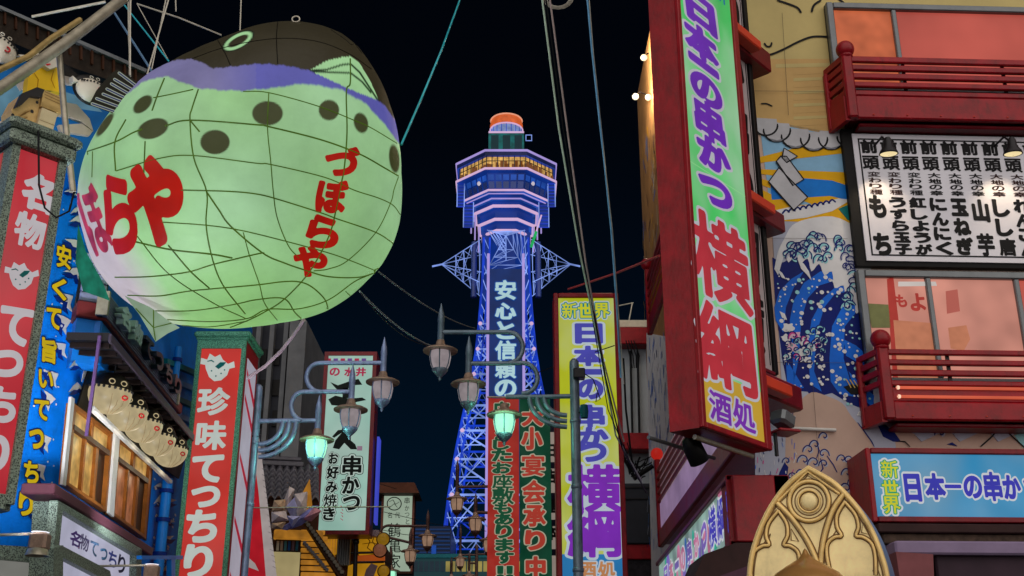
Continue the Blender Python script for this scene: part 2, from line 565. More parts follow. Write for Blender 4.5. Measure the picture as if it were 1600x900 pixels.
# ================================================================== LEFT: the blue restaurant building
FX = -4.5                                        # its street front
FW = Pl(0, 0, 0, 93, O=Vector((FX, 11.8, 0)))    # local x runs away from the camera, y into the wall
CH = Pl(0, 0, 0, 48, O=Vector((FX, 11.8, 0)))    # chamfered corner, local x < 0 runs towards the camera
bld = thing("restaurant_building", FW, "bright blue restaurant front with amber windows at the left of the street", "building")
wmb = MB()
zt = 9.0
wmb.box(0, 9.5, .0, 6, 0, zt, blue_wall)
wmb.build("wall", bld)
# chamfer wall, in the frame of the building
ang = radians(48 - 93)
def ch2fw(v):   # chamfer-local to front-wall-local
    p = CH.w(v); q = p - FW.O
    return Vector((q.dot(FW.u), q.dot(FW.n), q.z))
def chbuild(mb, name, parent, **k):
    """mesh given in chamfer-local coordinates, parented into the building"""
    if isinstance(mb, TextMB):
        for o in mb.pieces(name.replace('lettering', 'character'), parent, **k): o.rotation_euler = (0, 0, ang)
        return o
    o = mb.build(name, parent, **k)
    o.rotation_euler = (0, 0, ang)
    return o
m = MB(); m.box(-5.5, 0, .003, .5, 0, CH.l(70, 92, 0).z, blue_wall); chbuild(m, "corner_wall", bld)

# painted waves on the blue walls (white crests over dark strokes)
def crest(mb, pl, x, y, s, yy, rot=0, dark=blue_deep, light=off_white):
    def P(pts): 
        return [(x + (a*cos(rot)-b*sin(rot))*s, y + (a*sin(rot)+b*cos(rot))*s) for a, b in pts]
    mb.ppoly(pl, P([(-1.1,.75),(-.5,.2),(0,-.2),(.55,.35),(1.2,.55),(.5,.8),(.1,.5),(-.4,.75)]), yy-.003, yy, dark)
    mb.ppoly(pl, P([(-1.1,.45),(-.55,-.3),(-.05,-.75),(.5,-.1),(1.15,.1),(.55,.3),(.15,-.05),(-.1,.2),(-.5,.15)]), yy-.006, yy, light)
m = MB()
for (x, y, s, r) in ((128,345,17,.3),(118,385,17,1.0),(118,428,16,.6),(104,470,17,1.0),(100,505,16,1.3),(95,545,15,.9),(82,590,15,1.1),(76,625,15,1.5),(70,690,16,1.2),(62,735,16,1.0),(66,775,15,1.4),(60,810,14,1.0),(120,330,9,0),(112,300,10,.4)):
    crest(m, CH, x, y, s, -.012, r); m.cut()
for o_ in m.pieces("painted_wave", bld): o_.rotation_euler = (0, 0, ang)
m = MB()
for k in range(60):
    x = rnd.uniform(50, 130); y = rnd.uniform(240, 830)
    if x > 152 - (y-230)*.13: continue
    m.pdisc(CH, x, y, rnd.uniform(1, 2.4), rnd.uniform(1, 2.4), -.016, off_white, 7)
chbuild(m, "painted_spray", bld, kind="stuff")
m = MB()
for (x, y, s, r) in ((123,569,13,0),(137,585,12,-.5),(122,607,13,0),(258,780,16,0),(262,812,11,.2),(257,842,14,-.4),(255,872,10,.2),(150,545,10,.2),(263,890,11,0),(250,760,8,.3)):
    crest(m, FW, x, y, s, -.012, r); m.cut()
m.pieces("painted_wave", bld)
m = MB()
for k in range(50):
    m.pdisc(FW, rnd.uniform(238, 282), rnd.uniform(740, 890), rnd.uniform(1, 2.2), rnd.uniform(1.2, 2.5), -.016, off_white, 7)
m.build("painted_spray", bld, kind="stuff")

# yellow painted words, given a glow of their own
yel = EM("yellow_lit_letter", (206, 176, 20), .75, 3, .1)
yel_d = PM("dark_blue_outline", (6, 22, 70), .5)
it = []
ys = [(100,401,44),(93,451,40),(84,497,40),(77,548,46),(72,593,34),(65,640,38),(57,686,38),(49,738,42),(41,788,44)]
for ch, (x, y, hh) in zip("安くて旨いてっちり", ys):
    it.append((ch, x, y, 24, hh*.84))
L = text_px(CH, it, [(.05, -.030, yel), (.10, -.024, yel_d)], shear=-.12)
chbuild(L[0], "lettering", bld); chbuild(L[1], "lettering_outline", bld)

red_brown = PM("red_brown_fascia", (120, 46, 48), .5, 0, 3, .2)
mslat_ = PM("grey_violet_slat", (150, 152, 190), .5, .1, 2, .2)
# ---- upstairs bay with amber windows
amber = EM("amber_lit_glass", (206, 158, 84), .66, 5, .6)
amber_pink = EM("amber_curtained_glass", (170, 104, 66), .6, 6, .5)
cream_glow = EM("lit_paper_shade", (186, 160, 104), .6, 4, .3)
def qd(pl, pts, y0, y1, mat, name, parent, **k):
    mm = MB(); mm.ppoly(pl, pts, y0, y1, mat); return mm.build(name, parent, **k)
qd(FW, [(100,760),(113,626),(240,722),(229,845)], -.02, .0, wood_dark, "bay_backing", bld)
wins = [[(104,757),(116,630),(178,678),(168,800)], [(176,804),(186,682),(238,722),(228,842)]]
for wi, q in enumerate(wins):
    (blx, bly), (tlx, tly), (trx, try_), (brx, bry) = q
    def wp(s, t):      # s along, t up in the window quad
        bx = blx + (brx-blx)*s, bly + (bry-bly)*s; tx = tlx + (trx-tlx)*s, tly + (try_-tly)*s
        return (bx[0] + (tx[0]-bx[0])*t, bx[1] + (tx[1]-bx[1])*t)
    fr = MB()
    for s0, s1, t0, t1 in ((0,.06,0,1),(.94,1,0,1),(.06,.94,.95,1),(.06,.94,0,.04)):
        fr.ppoly(FW, [wp(s0,t0),wp(s0,t1),wp(s1,t1),wp(s1,t0)], -.10, -.02, wood)
    wo = fr.build("window", bld, label="amber lit sash window " + ("nearest the corner" if wi == 0 else "under the lanterns"))
    def piece(nm, s0, s1, t0, t1, y0, y1, mt):
        mm = MB(); mm.ppoly(FW, [wp(s0,t0),wp(s0,t1),wp(s1,t1),wp(s1,t0)], y0, y1, mt)
        return mm.build(nm, wo)
    piece("transom", .06, .94, .70, .76, -.11, -.03, wood_dark)
    piece("mullion", .34, .38, .04, .70, -.095, -.03, wood)
    piece("mullion", .62, .68, .04, .70, -.095, -.03, wood)
    piece("mullion", .46, .52, .76, .95, -.095, -.03, wood)
    piece("curtain", .68, .94, .04, .70, -.05, -.025, wood_dark)
    piece("pane", .06, .34, .04, .70, -.06, -.03, amber if wi == 0 else amber_pink)
    piece("pane", .38, .62, .04, .70, -.06, -.03, amber if wi == 0 else amber_pink)
    piece("pane", .06, .46, .76, .95, -.06, -.03, amber)
    piece("pane", .52, .94, .76, .95, -.06, -.03, amber)
qd(FW, [(171,802),(181,672),(188,678),(178,808)], -.13, -.101, off_white, "window_post", bld)
qd(FW, [(98,757),(112,620),(117,623),(103,760)], -.13, -.101, off_white, "window_post", bld)
m = MB()
a, b_ = FW.l(84, 772, -.3), FW.l(238, 872, -.3)
m.bbox(a.x, b_.x, -.30, 0, a.z-.0, a.z+.10, maroon, .012)
m.build("sill", bld)
# upper roof edge band and its blue box
m = MB()
a = FW.l(166, 497, -.25); e = FW.l(284, 646, -.25); a.z = (a.z+e.z)/2
m.bbox(a.x-.0, e.x, -.25, 0, a.z-.02, a.z+.11, red_brown, .012)
m.build("fascia", bld); a_fz = a.z
m = MB(); m.box(a.x, e.x-.1, -.20, 0, a.z-.45, a.z-.02, blue_panel); m.build("soffit_box", bld)
# roof over the lanterns
m = MB()
a = FW.l(169, 534, -.42); e = FW.l(300, 680, -.42); a.z = (a.z+e.z)/2
m.prism([(0,0)]*0 or [(a.x, a.z-.02), (e.x, a.z-.02), (e.x, a.z+.06), (a.x, a.z+.06)], -.42, 0, dark_metal)
m.build("canopy", bld)
black_brown = PM('black_brown_rafter', (36, 26, 24), .6)
zc = a.z
nb = 16
canopy = [o for o in C.objects if o.name.startswith("canopy")][0]
for k in range(nb):
    x = a.x + (e.x-a.x)*(k+.3)/nb
    mm = MB(); mm.box(x, x+.05, -.41, -.02, zc-.07, zc-.022, black_brown)
    mm.build("rafter", canopy)
mm = MB(); mm.bbox(a.x-.02, e.x+.02, -.45, -.42, zc-.05, zc+.05, PM('violet_black_edge', (62,52,66), .45), .01); mm.build("edge_board", canopy)
m = MB(); q = FW.l(146, 600, -.38)
m.box(q.x, q.x+.03, -.39, -.36, FW.l(146, 690, -.38).z, zc-.022, PM("violet_post", (92, 66, 110), .5)); m.build("canopy_post", bld)
# the canted return of eaves and name board on the near side
RT = Pl(0, 0, 0, 30, O=FW.w((FW.l(166, 497, -.25).x, -.25, 0)))
def rtbuild(mm, name):
    o = mm.build(name, bld); v = RT.O - FW.O
    o.location = (v.dot(FW.u), v.dot(FW.n), v.z); o.rotation_euler = (0, 0, radians(30-93)); return o
zf_ = FW.l(166, 497, -.45).z
mm = MB(); mm.bbox(-.30, -.0, 0, .3, a_fz-.02, a_fz+.16, red_brown, .012); rtbuild(mm, "fascia_return")
mm = MB(); mm.box(-.28, -.02, .05, .3, a_fz-.5, a_fz-.02, blue_panel); rtbuild(mm, "soffit_return")
for k in range(5):
    mm = MB(); zz_ = a_fz+.18+k*.11; mm.bbox(-.28, -.02, .06, .12, zz_, zz_+.095, mslat_, .006); rtbuild(mm, "return_slat")
mm = MB(); mm.box(-.30, -.0, .13, .2, a_fz+.16, a_fz+.16+.58, dark_metal); rtbuild(mm, "return_back")
# dark band behind the lanterns
qd(FW, [(120,640),(146,556),(296,690),(280,748)], -.05, -.03, black_paint, "lantern_board", bld)
# lower rail of the lantern row
m = MB(); a2 = FW.l(150, 640, -.22); e2 = FW.l(272, 752, -.22); a2.z = (a2.z+e2.z)/2
m.bbox(a2.x, e2.x, -.20, -.14, a2.z-.02, a2.z+.03, off_white, .008); m.build("lantern_rail", bld)

# ---- corrugated name board above the fascia, raised dark letters
m = MB()
TL, BL, TR, BR = (167,456), (166,494), (284,598), (277,624)
zb = (FW.l(*BL, -.27).z+FW.l(*BR, -.27).z)/2; ztop = zb + (FW.l(*TL, -.27).z-FW.l(*BL, -.27).z)*1.1
x0 = FW.l(*BL, -.27).x; x1 = FW.l(*BR, -.27).x
nbd = thing("name_board", FW.sub(166, 494, -.27), "long grey corrugated board with raised dark letters above the blue front", "sign")
W_ = x1-x0; H_ = ztop-zb
nslat = 9
for k in range(nslat):
    mm = MB(); z0 = H_*k/nslat
    mm.bbox(0, W_, 0, .05, z0+.006, z0+H_/nslat-.008, mslat_, .008)
    mm.build("slat", nbd)
m = MB(); m.box(0, W_, .05, .1, 0, H_, dark_metal); m.build("back_panel", nbd)
m = MB(); m.box(-.05, 0, -.02, .1, 0, H_, steel_pole); m.box(W_, W_+.05, -.02, .1, 0, H_, steel_pole); m.cuts = [6]; m.pieces("end_cap", nbd)
dk = PM("dark_raised_letter", (34, 40, 56), .4, .2)
pl_ = PM("pale_raised_letter", (176, 190, 200), .5)
cols = [pl_, pl_, dk, dk, dk, dk]
for k, ch in enumerate("名物てっちり"):
    mm = MB()
    for yy in (-.10, -.0985): pass
    vs0 = MB(); put_glyph(vs0, ch, 0, 0, W_/7.2*.8, H_*.86, 0, cols[k], r=.05)
    cx = W_*(k+.75)/6.6
    F_ = [(x+cx, -.10, z+H_*.48) for x, y, z in vs0.v]; B_ = [(x, -.02, z) for x, y, z in F_]
    nv = len(F_)
    ed = {}
    for f in vs0.f:
        for i in range(3):
            e_ = (f[i], f[(i+1) % 3]); ed[e_] = 1
    side = [(i_, i_+nv, j_+nv, j_) for (i_, j_) in ed if (j_, i_) not in ed]
    mm.add(F_+B_, list(vs0.f)+side, cols[k])
    mm.build("letter", nbd)

# ---- boxed white sign under the sill
sg = thing("box_sign", FW.sub(90, 845, -.25), "white lit box sign with violet writing under the amber windows", "sign")
PS = FW.sub(90, 845, -.25)
white_lit = EM("white_lit_panel", (178, 178, 200), .8, 1.5, .18)
m = MB(); m.ppoly(PS, [(86,900),(96,800),(210,862),(206,960)], .0, .02, white_lit); m.build("face", sg)
m = MB()
for q in ([(80,900),(91,782),(99,790),(88,902)], [(91,782),(222,858),(221,872),(96,796)], [(214,862),(222,858),(219,960),(211,960)]):
    m.ppoly(PS, q, -.08, .0, skin_film)
m.ppoly(PS, [(80,960),(91,782),(222,858),(219,960)], .021, .25, skin_film)
m.build("frame", sg)
it = [("名",118,842,17,26),("物",132,848,15,26),("て",147,857,14,24),("っ",162,866,12,20),("ち",176,874,14,26),("り",190,882,12,30)]
cs = [PM("violet_print", (110, 84, 168), .5), PM("violet_grey_print", (124, 116, 170), .5), PM("blue_grey_print", (96, 130, 170), .5), PM("blue_print", (70, 116, 158), .5), PM("blue_violet_print", (70, 84, 168), .5), PM("navy_print", (60, 62, 98), .5)]
for it1, c_ in zip(it, cs):
    mm = text_px(PS, [it1], [(.035, -.004, c_)])[0]; mm.build("character", sg)

# ---- lowest signs at the frame's foot
sg = thing("framed_sign", CH.sub(20, 900, -.5), "pale sign in a speckled stone frame at the foot of the left corner", "sign")
P2 = CH.sub(20, 900, -.5)
m = MB(); m.ppoly(P2, [(-60,864),(-60,960),(66,960),(70,876)], .02, .05, EM("dim_white_panel", (126,126,120), .8, 2, .15)); m.build("face", sg)
m = MB(); m.ppoly(P2, [(-60,848),(-60,868),(70,880),(84,862),(76,856)], -.05, .02, skin_film); m.ppoly(P2, [(66,872),(70,960),(84,960),(86,858),(78,858)], -.052, .019, skin_film)
m.build("frame", sg)
sg = thing("framed_sign", FW.sub(104, 900, -.32), "small white sign in a speckled frame below the boxed sign", "sign")
P2 = FW.sub(104, 900, -.32)
m = MB(); m.ppoly(P2, [(100,870),(98,980),(170,1000),(172,905)], .02, .05, white_lit); m.build("face", sg)
m = MB(); m.ppoly(P2, [(92,860),(96,852),(172,892),(176,912),(100,872)], -.05, .02, skin_film); m.ppoly(P2, [(84,856),(99,852),(98,980),(84,980)], -.052, .019, skin_film)
m.build("frame", sg)

# blue pipes and brackets right of the windows
for (x, y0, y1, r) in ((246, 735, 900, .07), (262, 520, 700, .05), (231, 620, 700, .04)):
    p = FW.sub(x, y1, -.12)
    a = FW.l(x, y1, -.12); b_ = FW.l(x+2, y0, -.12)
    t_ = thing("drain_pipe", p, {246: "thick blue drain pipe right of the amber windows", 262: "blue pipe high on the wall behind the red sign", 231: "thin blue pipe beside the name board"}[x], "pipe")
    mm = MB(); mm.tube([(0,0,0),(0,0,b_.z-a.z)], r, blue_panel, 12); mm.build("pipe", t_)
    mm = MB()
    for zz in (.2, .55, .85): mm.tube([(0,0,(b_.z-a.z)*zz),(0,0,(b_.z-a.z)*zz+.05)], r*1.35, blue_deep, 12)
    mm.build("pipe_clip", t_)
m = MB()
for q in ([(222,868),(286,868),(286,874),(222,874)], [(268,870),(274,870),(274,930),(268,930)], [(180,690)]*0):
    if q: m.ppoly(FW, q, -.5, -.44, blue_panel)
m.build("bracket", bld)
for k in range(5):
    y = 560 + k*26
    qd(FW, [(262,y),(330,y+28),(330,y+36),(262,y+8)], -.10, -.02, blue_panel if k % 2 else PM("teal_paint", (0,110,120), .5), "wall_band", bld)

# ---- top billboard over the corner
BB = CH.sub(120, 190, -.35)
bb = thing("roof_billboard", BB, "blue billboard with a dark beam on top and fish painted on it, top left", "billboard")
m = MB(); m.ppoly(BB, [(-40,30),(10,55),(120,100),(222,140),(205,260),(150,300),(60,230),(-40,230)], 0, .06, EM("blue_lit_panel", (14, 84, 140), .75, 1.6, .5)); m.build("panel", bb)
m = MB(); m.ppoly(BB, [(-30,0),(228,112),(224,142),(120,108),(-30,46)], -.25, .1, PM("weathered_dark_beam", (44, 36, 30), .7, 0, 6, .5, .4, 30)); m.build("beam", bb)
m = MB()
for k in range(14):
    x = -10 + k*17; y = 9 + (x-0)*.462
    m.ppoly(BB, [(x, y), (x+3, y+1.4), (x+3, y+26), (x, y+24)], -.28, -.25, wood_dark)
m.build("beam_rib", bb, kind=None)
m = MB(); m.ppoly(BB, [(-30,-5),(230,108),(228,113),(-30,0)], -.30, .1, grey_metal); m.build("beam_cap", bb)
# painted water sweep
sky_b = EM("pale_blue_print", (90, 130, 150), .7, 3, .3)
m = MB(); m.ppoly(BB, [(-20,150),(30,130),(90,140),(140,155),(160,175),(110,168),(60,165),(10,180),(-20,190)], -.004, 0, sky_b); m.build("water_print", bb)
pinky = PM("pale_pink_board", (190, 172, 160), .5, 0, 4, .15)
# white arms / tails
m = MB()
for q in ([(94,158),(120,163),(140,185),(146,205),(128,190),(108,182),(92,180)], [(92,195),(128,193),(145,205),(140,212),(115,208),(96,206)], [(-10,195),(14,182),(18,195),(-10,204)], [(28,130),(46,122),(50,134),(34,140)], [(100,118),(118,122),(122,134),(104,130)]):
    m.ppoly(BB, q, -.05, 0, pinky); m.cut()
m.pieces("tail_cutout", bb)
fishw = PM("white_fish_paint", (214, 206, 190), .45, 0, 4, .1)
fishb = PM("black_fish_paint", (30, 27, 26), .45, 0, 6, .3)
lip = PM("red_lip_paint", (196, 24, 34), .4)
def face_fish(cx, cy, s, rot, label, y=-.4):
    """a raised fish head: dark back, white belly with a dotted edge, eyes and red lips"""
    p = BB.sub(cx, cy, y)
    q0 = p.l(cx, cy); sc = (p.l(cx, cy-1)-q0).length*s
    t_ = thing("fish_cutout", p, label, "fish figure")
    t_.rotation_euler = (0, rot, radians(p.h))
    mm = MB(); mm.sphere((0, .1, 0), sc, fishb, 20, 12, 1.12, .30, .98); mm.build("back", t_)
    mm = MB(); mm.sphere((-.02*sc, .06, -.14*sc), sc*.93, fishw, 20, 12, 1.08, .34, .84); mm.build("belly", t_)
    mm = MB()
    for k in range(9):
        a = -1.0 + k*.25
        mm.disc(sin(a)*sc*.9, .40*sc - abs(a)*.12*sc, .055*sc, .055*sc, .06-.30*sc, fishb, 8, th=.02)
    mm.build("spot_row", t_)
    mm = MB()
    for dx in (-.22, .2):
        mm.tube([(dx*sc+.11*sc*cos(a), -.33*sc+.06, .58*sc+.08*sc*sin(a)) for a in [i*pi/5 for i in range(10)]], .02*sc, fishw, 5, True)
    mm.build("eye", t_)
    mm = MB()
    pts = [(.30*sc+.14*sc*cos(a), .06-.36*sc, -.12*sc+.14*sc*sin(a)) for a in [(-2.4+i*.5) for i in range(10)]]
    mm.tube(pts, .045*sc, lip, 6); mm.build("lips", t_)
    mm = MB()
    for sgn in (-1, 1):
        mm.prism([(sgn*.95*sc, .1*sc), (sgn*1.35*sc, .35*sc), (sgn*1.3*sc, -.05*sc)], .02, .10, fishw); mm.cut()
    mm.pieces("fin", t_)
    return t_
face_fish(148, 136, 24, -.1, "white bellied fish head with red lips beside the striped tail fin")
face_fish(4, 70, 27, .2, "fish head at the top left edge above the blue billboard")
face_fish(78, 96, 15, .2, "small white fish head peeking over the yellow robe")
# the figure in the yellow robe
p = BB.sub(65, 148, -.45)
fg = thing("painted_figure", p, "cut-out figure in a yellow robe on the blue billboard", "painted figure")
yrobe = PM("yellow_robe_paint", (222, 178, 6), .45, 0, 3, .12)
m = MB(); m.ppoly(p, [(48,108),(62,98),(88,104),(96,118),(98,145),(84,142),(62,140),(42,148),(44,124)], 0, .1, yrobe); m.build("robe", fg)
m = MB(); m.ribbon(p, [(52,112),(60,124),(58,138)], 1.5, -.004, PM("ochre_fold", (170,120,10), .5)); m.ribbon(p, [(84,110),(80,124),(86,138)], 1.5, -.004, m.m[0]); m.build("fold_line", fg)
m = MB(); m.ppoly(p, [(66,100),(72,86),(84,84),(92,92),(90,104),(78,108)], -.06, 0, fishw); m.build("face", fg)
m = MB(); m.ppoly(p, [(64,92),(72,80),(90,80),(96,90),(84,84),(72,87)], -.07, -.061, fishb); m.build("hair", fg)
m = MB(); m.ribbon(p, [(68,98),(74,101),(79,100)], 3, -.064, lip); m.build("mouth", fg)
# the timber mask figure on the sign cap
p = BB.sub(55, 205, -.75)
tan_w = PM("pale_carved_wood", (186, 152, 96), .5, 0, 5, .25, .15, 40)
tan_d = PM("carved_wood_shade_brown", (120, 88, 44), .5, 0, 5, .25)
mk = thing("carved_mask", p, "carved pale wood animal mask with boxes above the left red sign", "carving")
m = MB(); m.ppoly(p, [(18,172),(30,150),(44,146),(62,150),(64,172),(56,208),(40,198),(22,192)], 0, .22, tan_w); m.build("head", mk)
m = MB(); m.ppoly(p, [(24,168),(34,146),(58,136),(70,140),(64,152),(48,150),(34,164)], -.05, 0, fishb); m.build("brow", mk)
m = MB(); m.ppoly(p, [(68,140),(98,152),(96,178),(64,166)], -.04, .2, tan_w); m.build("upper_box", mk)
for k in range(3):
    mm = MB(); mm.ribbon(p, [(70,143+k*4.5),(97,155+k*4.5)], 1.6, -.044, tan_d); mm.build("groove", mk)
m = MB(); m.ppoly(p, [(66,168),(90,178),(80,214),(56,206)], -.06, .18, PM("pale_wood_board", (196,176,140), .5, 0, 4, .15)); m.build("board", mk)
m = MB(); m.ribbon(p, [(60,194),(82,203)], 1.2, -.063, tan_d); m.ribbon(p, [(62,187),(85,196)], 1.2, -.063, tan_d); m.build("board_line", mk)
m = MB()
for (x, y, rr) in ((24,188,3),(30,192,3),(20,180,3),(50,174,3),(58,160,2.5)): m.pdisc(p, x, y, rr, rr, -.004, fishb, 8)
for (x, y, r_) in ((34,180,.5),(40,176,-.4),(36,186,.1)): m.ribbon(p, [(x-6, y+3), (x, y), (x+7, y-3)], 2, -.006, tan_d); m.cut()
m.pieces("carved_line", mk)
# poles
def rod(name, pts, r, mat, label, cat, seg=10, extra=None, r2=None):
    p0 = Vector(pts[0])
    t_ = MB(); t_.tube([Vector(q)-p0 for q in pts], r, mat, seg, r2=r2)
    o = t_.build(name, None, p0, label=label, cat=cat)
    if extra: tag(o, group=extra)
    return o
rod("steel_pole", [at(-20,152,8.6), at(96,72,9.2), at(200,-8,9.8)], .052, steel_pole, "thick diagonal steel pole crossing the top left corner", "pole", 14)
rod("steel_pole", [at(-20,118,8.7), at(45,88,9.0), at(80,60,9.25), at(125,31,9.5)], .028, PM("yellowed_steel", (176,150,96), .45, .5, 8, .25), "thin yellowed steel pole lying under the thick diagonal one", "pole", 10)
rod("steel_pole", [at(92,80,9.25), at(101,180,9.25), at(114,300,9.25)], .028, steel_pole, "upright steel pole joined below the diagonal poles", "pole", 10)
rod("steel_rod", [at(50,26,10), at(165,3,10)], .014, wire_pale, "thin pale rod tied across the top left corner", "rod", 6)

# ---- the left red box sign
SG = Pl(70, 840, 8.6, 48)
def box_sign_left():
    q = thing("red_sign", SG, "tall red lit sign with white writing in a speckled grey frame, left edge", "sign")
    P = SG
    # face trapezoid edges in pixels
    TL, TR, BR, BL = (30,232), (97,256), (19,775), (-60,760)
    lx = P.l(*TL).x; rx = P.l(*TR).x; rx2 = P.l(*BR).x; zt_ = P.l(*TL).z; zb_ = P.l(*BR).z
    x1 = (rx+rx2)/2-.045; x0 = lx; fr = .065
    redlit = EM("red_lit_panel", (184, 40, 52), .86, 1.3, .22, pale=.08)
    m = MB(); m.box(x0, x1, .0, .02, zb_, zt_, redlit); m.build("face", q)
    m = MB()
    m.box(x0-fr, x0, -.03, .03, zb_-fr, zt_+.01, skin_film); m.box(x1, x1+fr, -.031, .03, zb_-fr, zt_+.01, skin_film)
    m.box(x0, x1, -.03, .03, zb_-fr*1.6, zb_, skin_film); m.box(x0-fr, x1+fr, .03, .85, zb_-fr*1.6, zt_, skin_film)
    m.build("frame", q)
    # left return face, red too
    m = MB(); m.box(x0-fr-.006, x0-fr, .12, .75, zb_, zt_-.02, EM("red_orange_lit_panel", (176, 66, 56), .8, 1.3, .2)); m.build("side_face", q)
    m = MB(); m.bbox(x0-fr-.05, x1+fr+.05, -.08, .9, zt_+.01, zt_+.13, skin_film, .02)
    m.build("cap", q)
    m = MB(); m.bbox(x0-fr-.08, x1+fr+.08, -.11, .93, zt_+.13, zt_+.22, skin_film, .03)
    m.build("cap_rim", q)
    its = []
    cxs = [(60,301,52,60),(47,360,50,56),None,(24,508,54,62),(11,568,52,46),(2,632,50,58),(-8,708,46,68)]
    for ch, c in zip("名物 てっちり", cxs):
        if c: its.append((ch, *c))
    wl = EM("white_lit_letter", (186, 180, 184), .85, 3, .08)
    L = text_px(P, its, [(.06, -.004, wl)]); L[0].build("lettering", q)
    fish_logo(P, 34, 431, 27, -.004, q, wl)
    return q
def fish_logo(P, cx, cy, s, y, parent, white):
    m = MB()
    m.ppoly(P, [(cx+s*a, cy+s*b) for a, b in ((-.95,-.55),(-.6,-.45),(-.45,-.8),(-.15,-.6),(.15,-.75),(.3,-.45),(.6,-.2),(.95,-.35),(1.0,.0),(.68,.08),(.55,.45),(.2,.75),(-.2,.8),(-.5,.55),(-.68,.1),(-.72,-.15),(-1.0,-.2))], y-.002, y, white)
    m.build("fish_emblem", parent)
    m = MB(); teal = bpy.data.materials.get("teal_print") or PM("teal_print", (20,110,110), .5)
    m.ppoly(P, [(cx+s*a, cy+s*b) for a, b in ((-.15,-.05),(.15,-.3),(.5,-.3),(.35,-.1),(.05,.1))], y-.004, y-.0025, teal)
    for a, b in ((-.1,.5),(.2,.35),(-.35,.2),(.4,.15)): m.pdisc(P, cx+s*a, cy+s*b, s*.05, s*.05, y-.004, teal, 6)
    m.ribbon(P, [(cx-s*.6, cy-s*.35), (cx-s*.35, cy-s*.4), (cx-s*.2, cy-s*.3)], s*.08, y-.004, teal)
    m.build("fish_emblem_detail", parent, kind="stuff")
box_sign_left()
rod("cable", [at(60,205,8.1), at(61,290,8.1), at(70,325,8.1), at(88,340,8.1), at(108,330,8.1), at(116,300,8.1)], .008, cable_black, "black cable looping down over the left red sign", "cable", 6)

# ---- second red box sign
def red_sign_2():
    P = Pl(310, 900, 15.5, 0)
    q = thing("red_sign", P, "tall red lit sign with a white fish emblem in a green speckled frame", "sign")
    x0 = P.l(313,545).x; x1 = P.l(382,545).x; zt_ = P.l(313,545).z; zb_ = P.l(310,960).z
    x0 = (P.l(313,545).x + P.l(284,880).x)/2; x1 = (P.l(375,545).x + P.l(352,880).x)/2
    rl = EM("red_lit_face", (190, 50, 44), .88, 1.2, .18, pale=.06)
    f = .06
    m = MB(); m.box(x0, x1, 0, .02, zb_, zt_, rl); m.build("face", q)
    m = MB(); m.box(x0-f, x0, -.03, .02, zb_, zt_, skin_film_green); m.box(x1, x1+f, -.031, .02, zb_, zt_, skin_film_green); m.box(x0-f, x1+f, -.032, .02, zt_, zt_+.16, skin_film_green)
    m.build("frame", q)
    m = MB(); m.box(x0-f, x1+f, .021, .80, zb_, zt_+.12, PM("red_side_paint", (170,30,40), .5)); m.build("body", q)
    m = MB(); m.bbox(x0-f-.05, x1+f+.06, -.08, .85, zt_+.16, zt_+.24, skin_film_green, .02); m.bbox(x0-f-.02, x1+f+.03, -.05, .82, zt_+.12, zt_+.1605, skin_film_green, .01)
    m.build("cap", q)
    wl = EM("white_lit_letter_cool", (188, 196, 190), .85, 3, .08)
    its = [("珍",334,627,50,44),("味",330,680,48,46),("て",324,732,50,44),("っ",321,776,46,34),("ち",315,822,50,52),("り",310,877,46,54)]
    L = text_px(P, its, [(.06, -.004, wl)]); L[0].build("lettering", q)
    fish_logo(P, 340, 574, 27, -.004, q, wl)
    # right-hand side face: white film with red lightning veins
    side = EM("white_red_side_film", (176, 170, 184), .7, 2, .1)
    m = MB(); m.box(x1+f, x1+f+.006, .12, .7, zb_, zt_-.1, side); m.build("side_face", q)
    m = MB(); vein = EM("red_vein", (176, 30, 54), .7, 2, .1)
    z = zt_-.25
    while z > zb_:
        m.add([(x1+f+.009, .12, z), (x1+f+.009, .7, z-.3), (x1+f+.009, .7, z-.42), (x1+f+.009, .12, z-.08)], [(0,3,2,1)], vein); m.cut(); z -= .62*rnd.uniform(.5, 1.5)
    m.pieces("side_vein", q)
    return q
red_sign_2()
# red and white pennant board behind
P = Pl(420, 900, 17.5, 0)
q = thing("banner_board", P, "tapering red and white board behind the second red sign", "banner")
m = MB(); m.ppoly(P, [(352,960),(378,590),(392,612),(432,960)], .02, .08, EM("red_banner_film", (178, 28, 40), .75, 3, .2)); m.build("panel", q)
wht = EM("white_banner_film", (172, 160, 158), .75, 3, .15)
m = MB()
for pp in ([(378,590),(385,588),(400,650),(412,740),(432,900),(436,960),(420,960),(412,860),(404,770),(394,690),(386,640),(378,620)],
           [(376,640),(386,668),(380,690),(374,684)], [(372,700),(380,720),(386,750),(398,770),(392,772),(378,756),(368,772)], [(366,790),(380,812),(392,824),(384,828),(372,818),(364,840)], [(360,860),(378,862),(398,880),(404,892),(388,886),(364,876)]):
    m.ppoly(P, pp, .0, .0195, wht)
m.build("white_pattern", q)
m = MB()
for k in range(26):
    y = 660+k*9; m.ribbon(P, [(403+k*.9+rnd.uniform(-2,2), y), (407+k*.9+rnd.uniform(-2,3), y+3)], 1, -.004, PM("grey_small_print", (110,100,110), .5) if k == 0 else gsp)
    gsp = m.m[0]
m.build("small_print", q, kind="stuff")

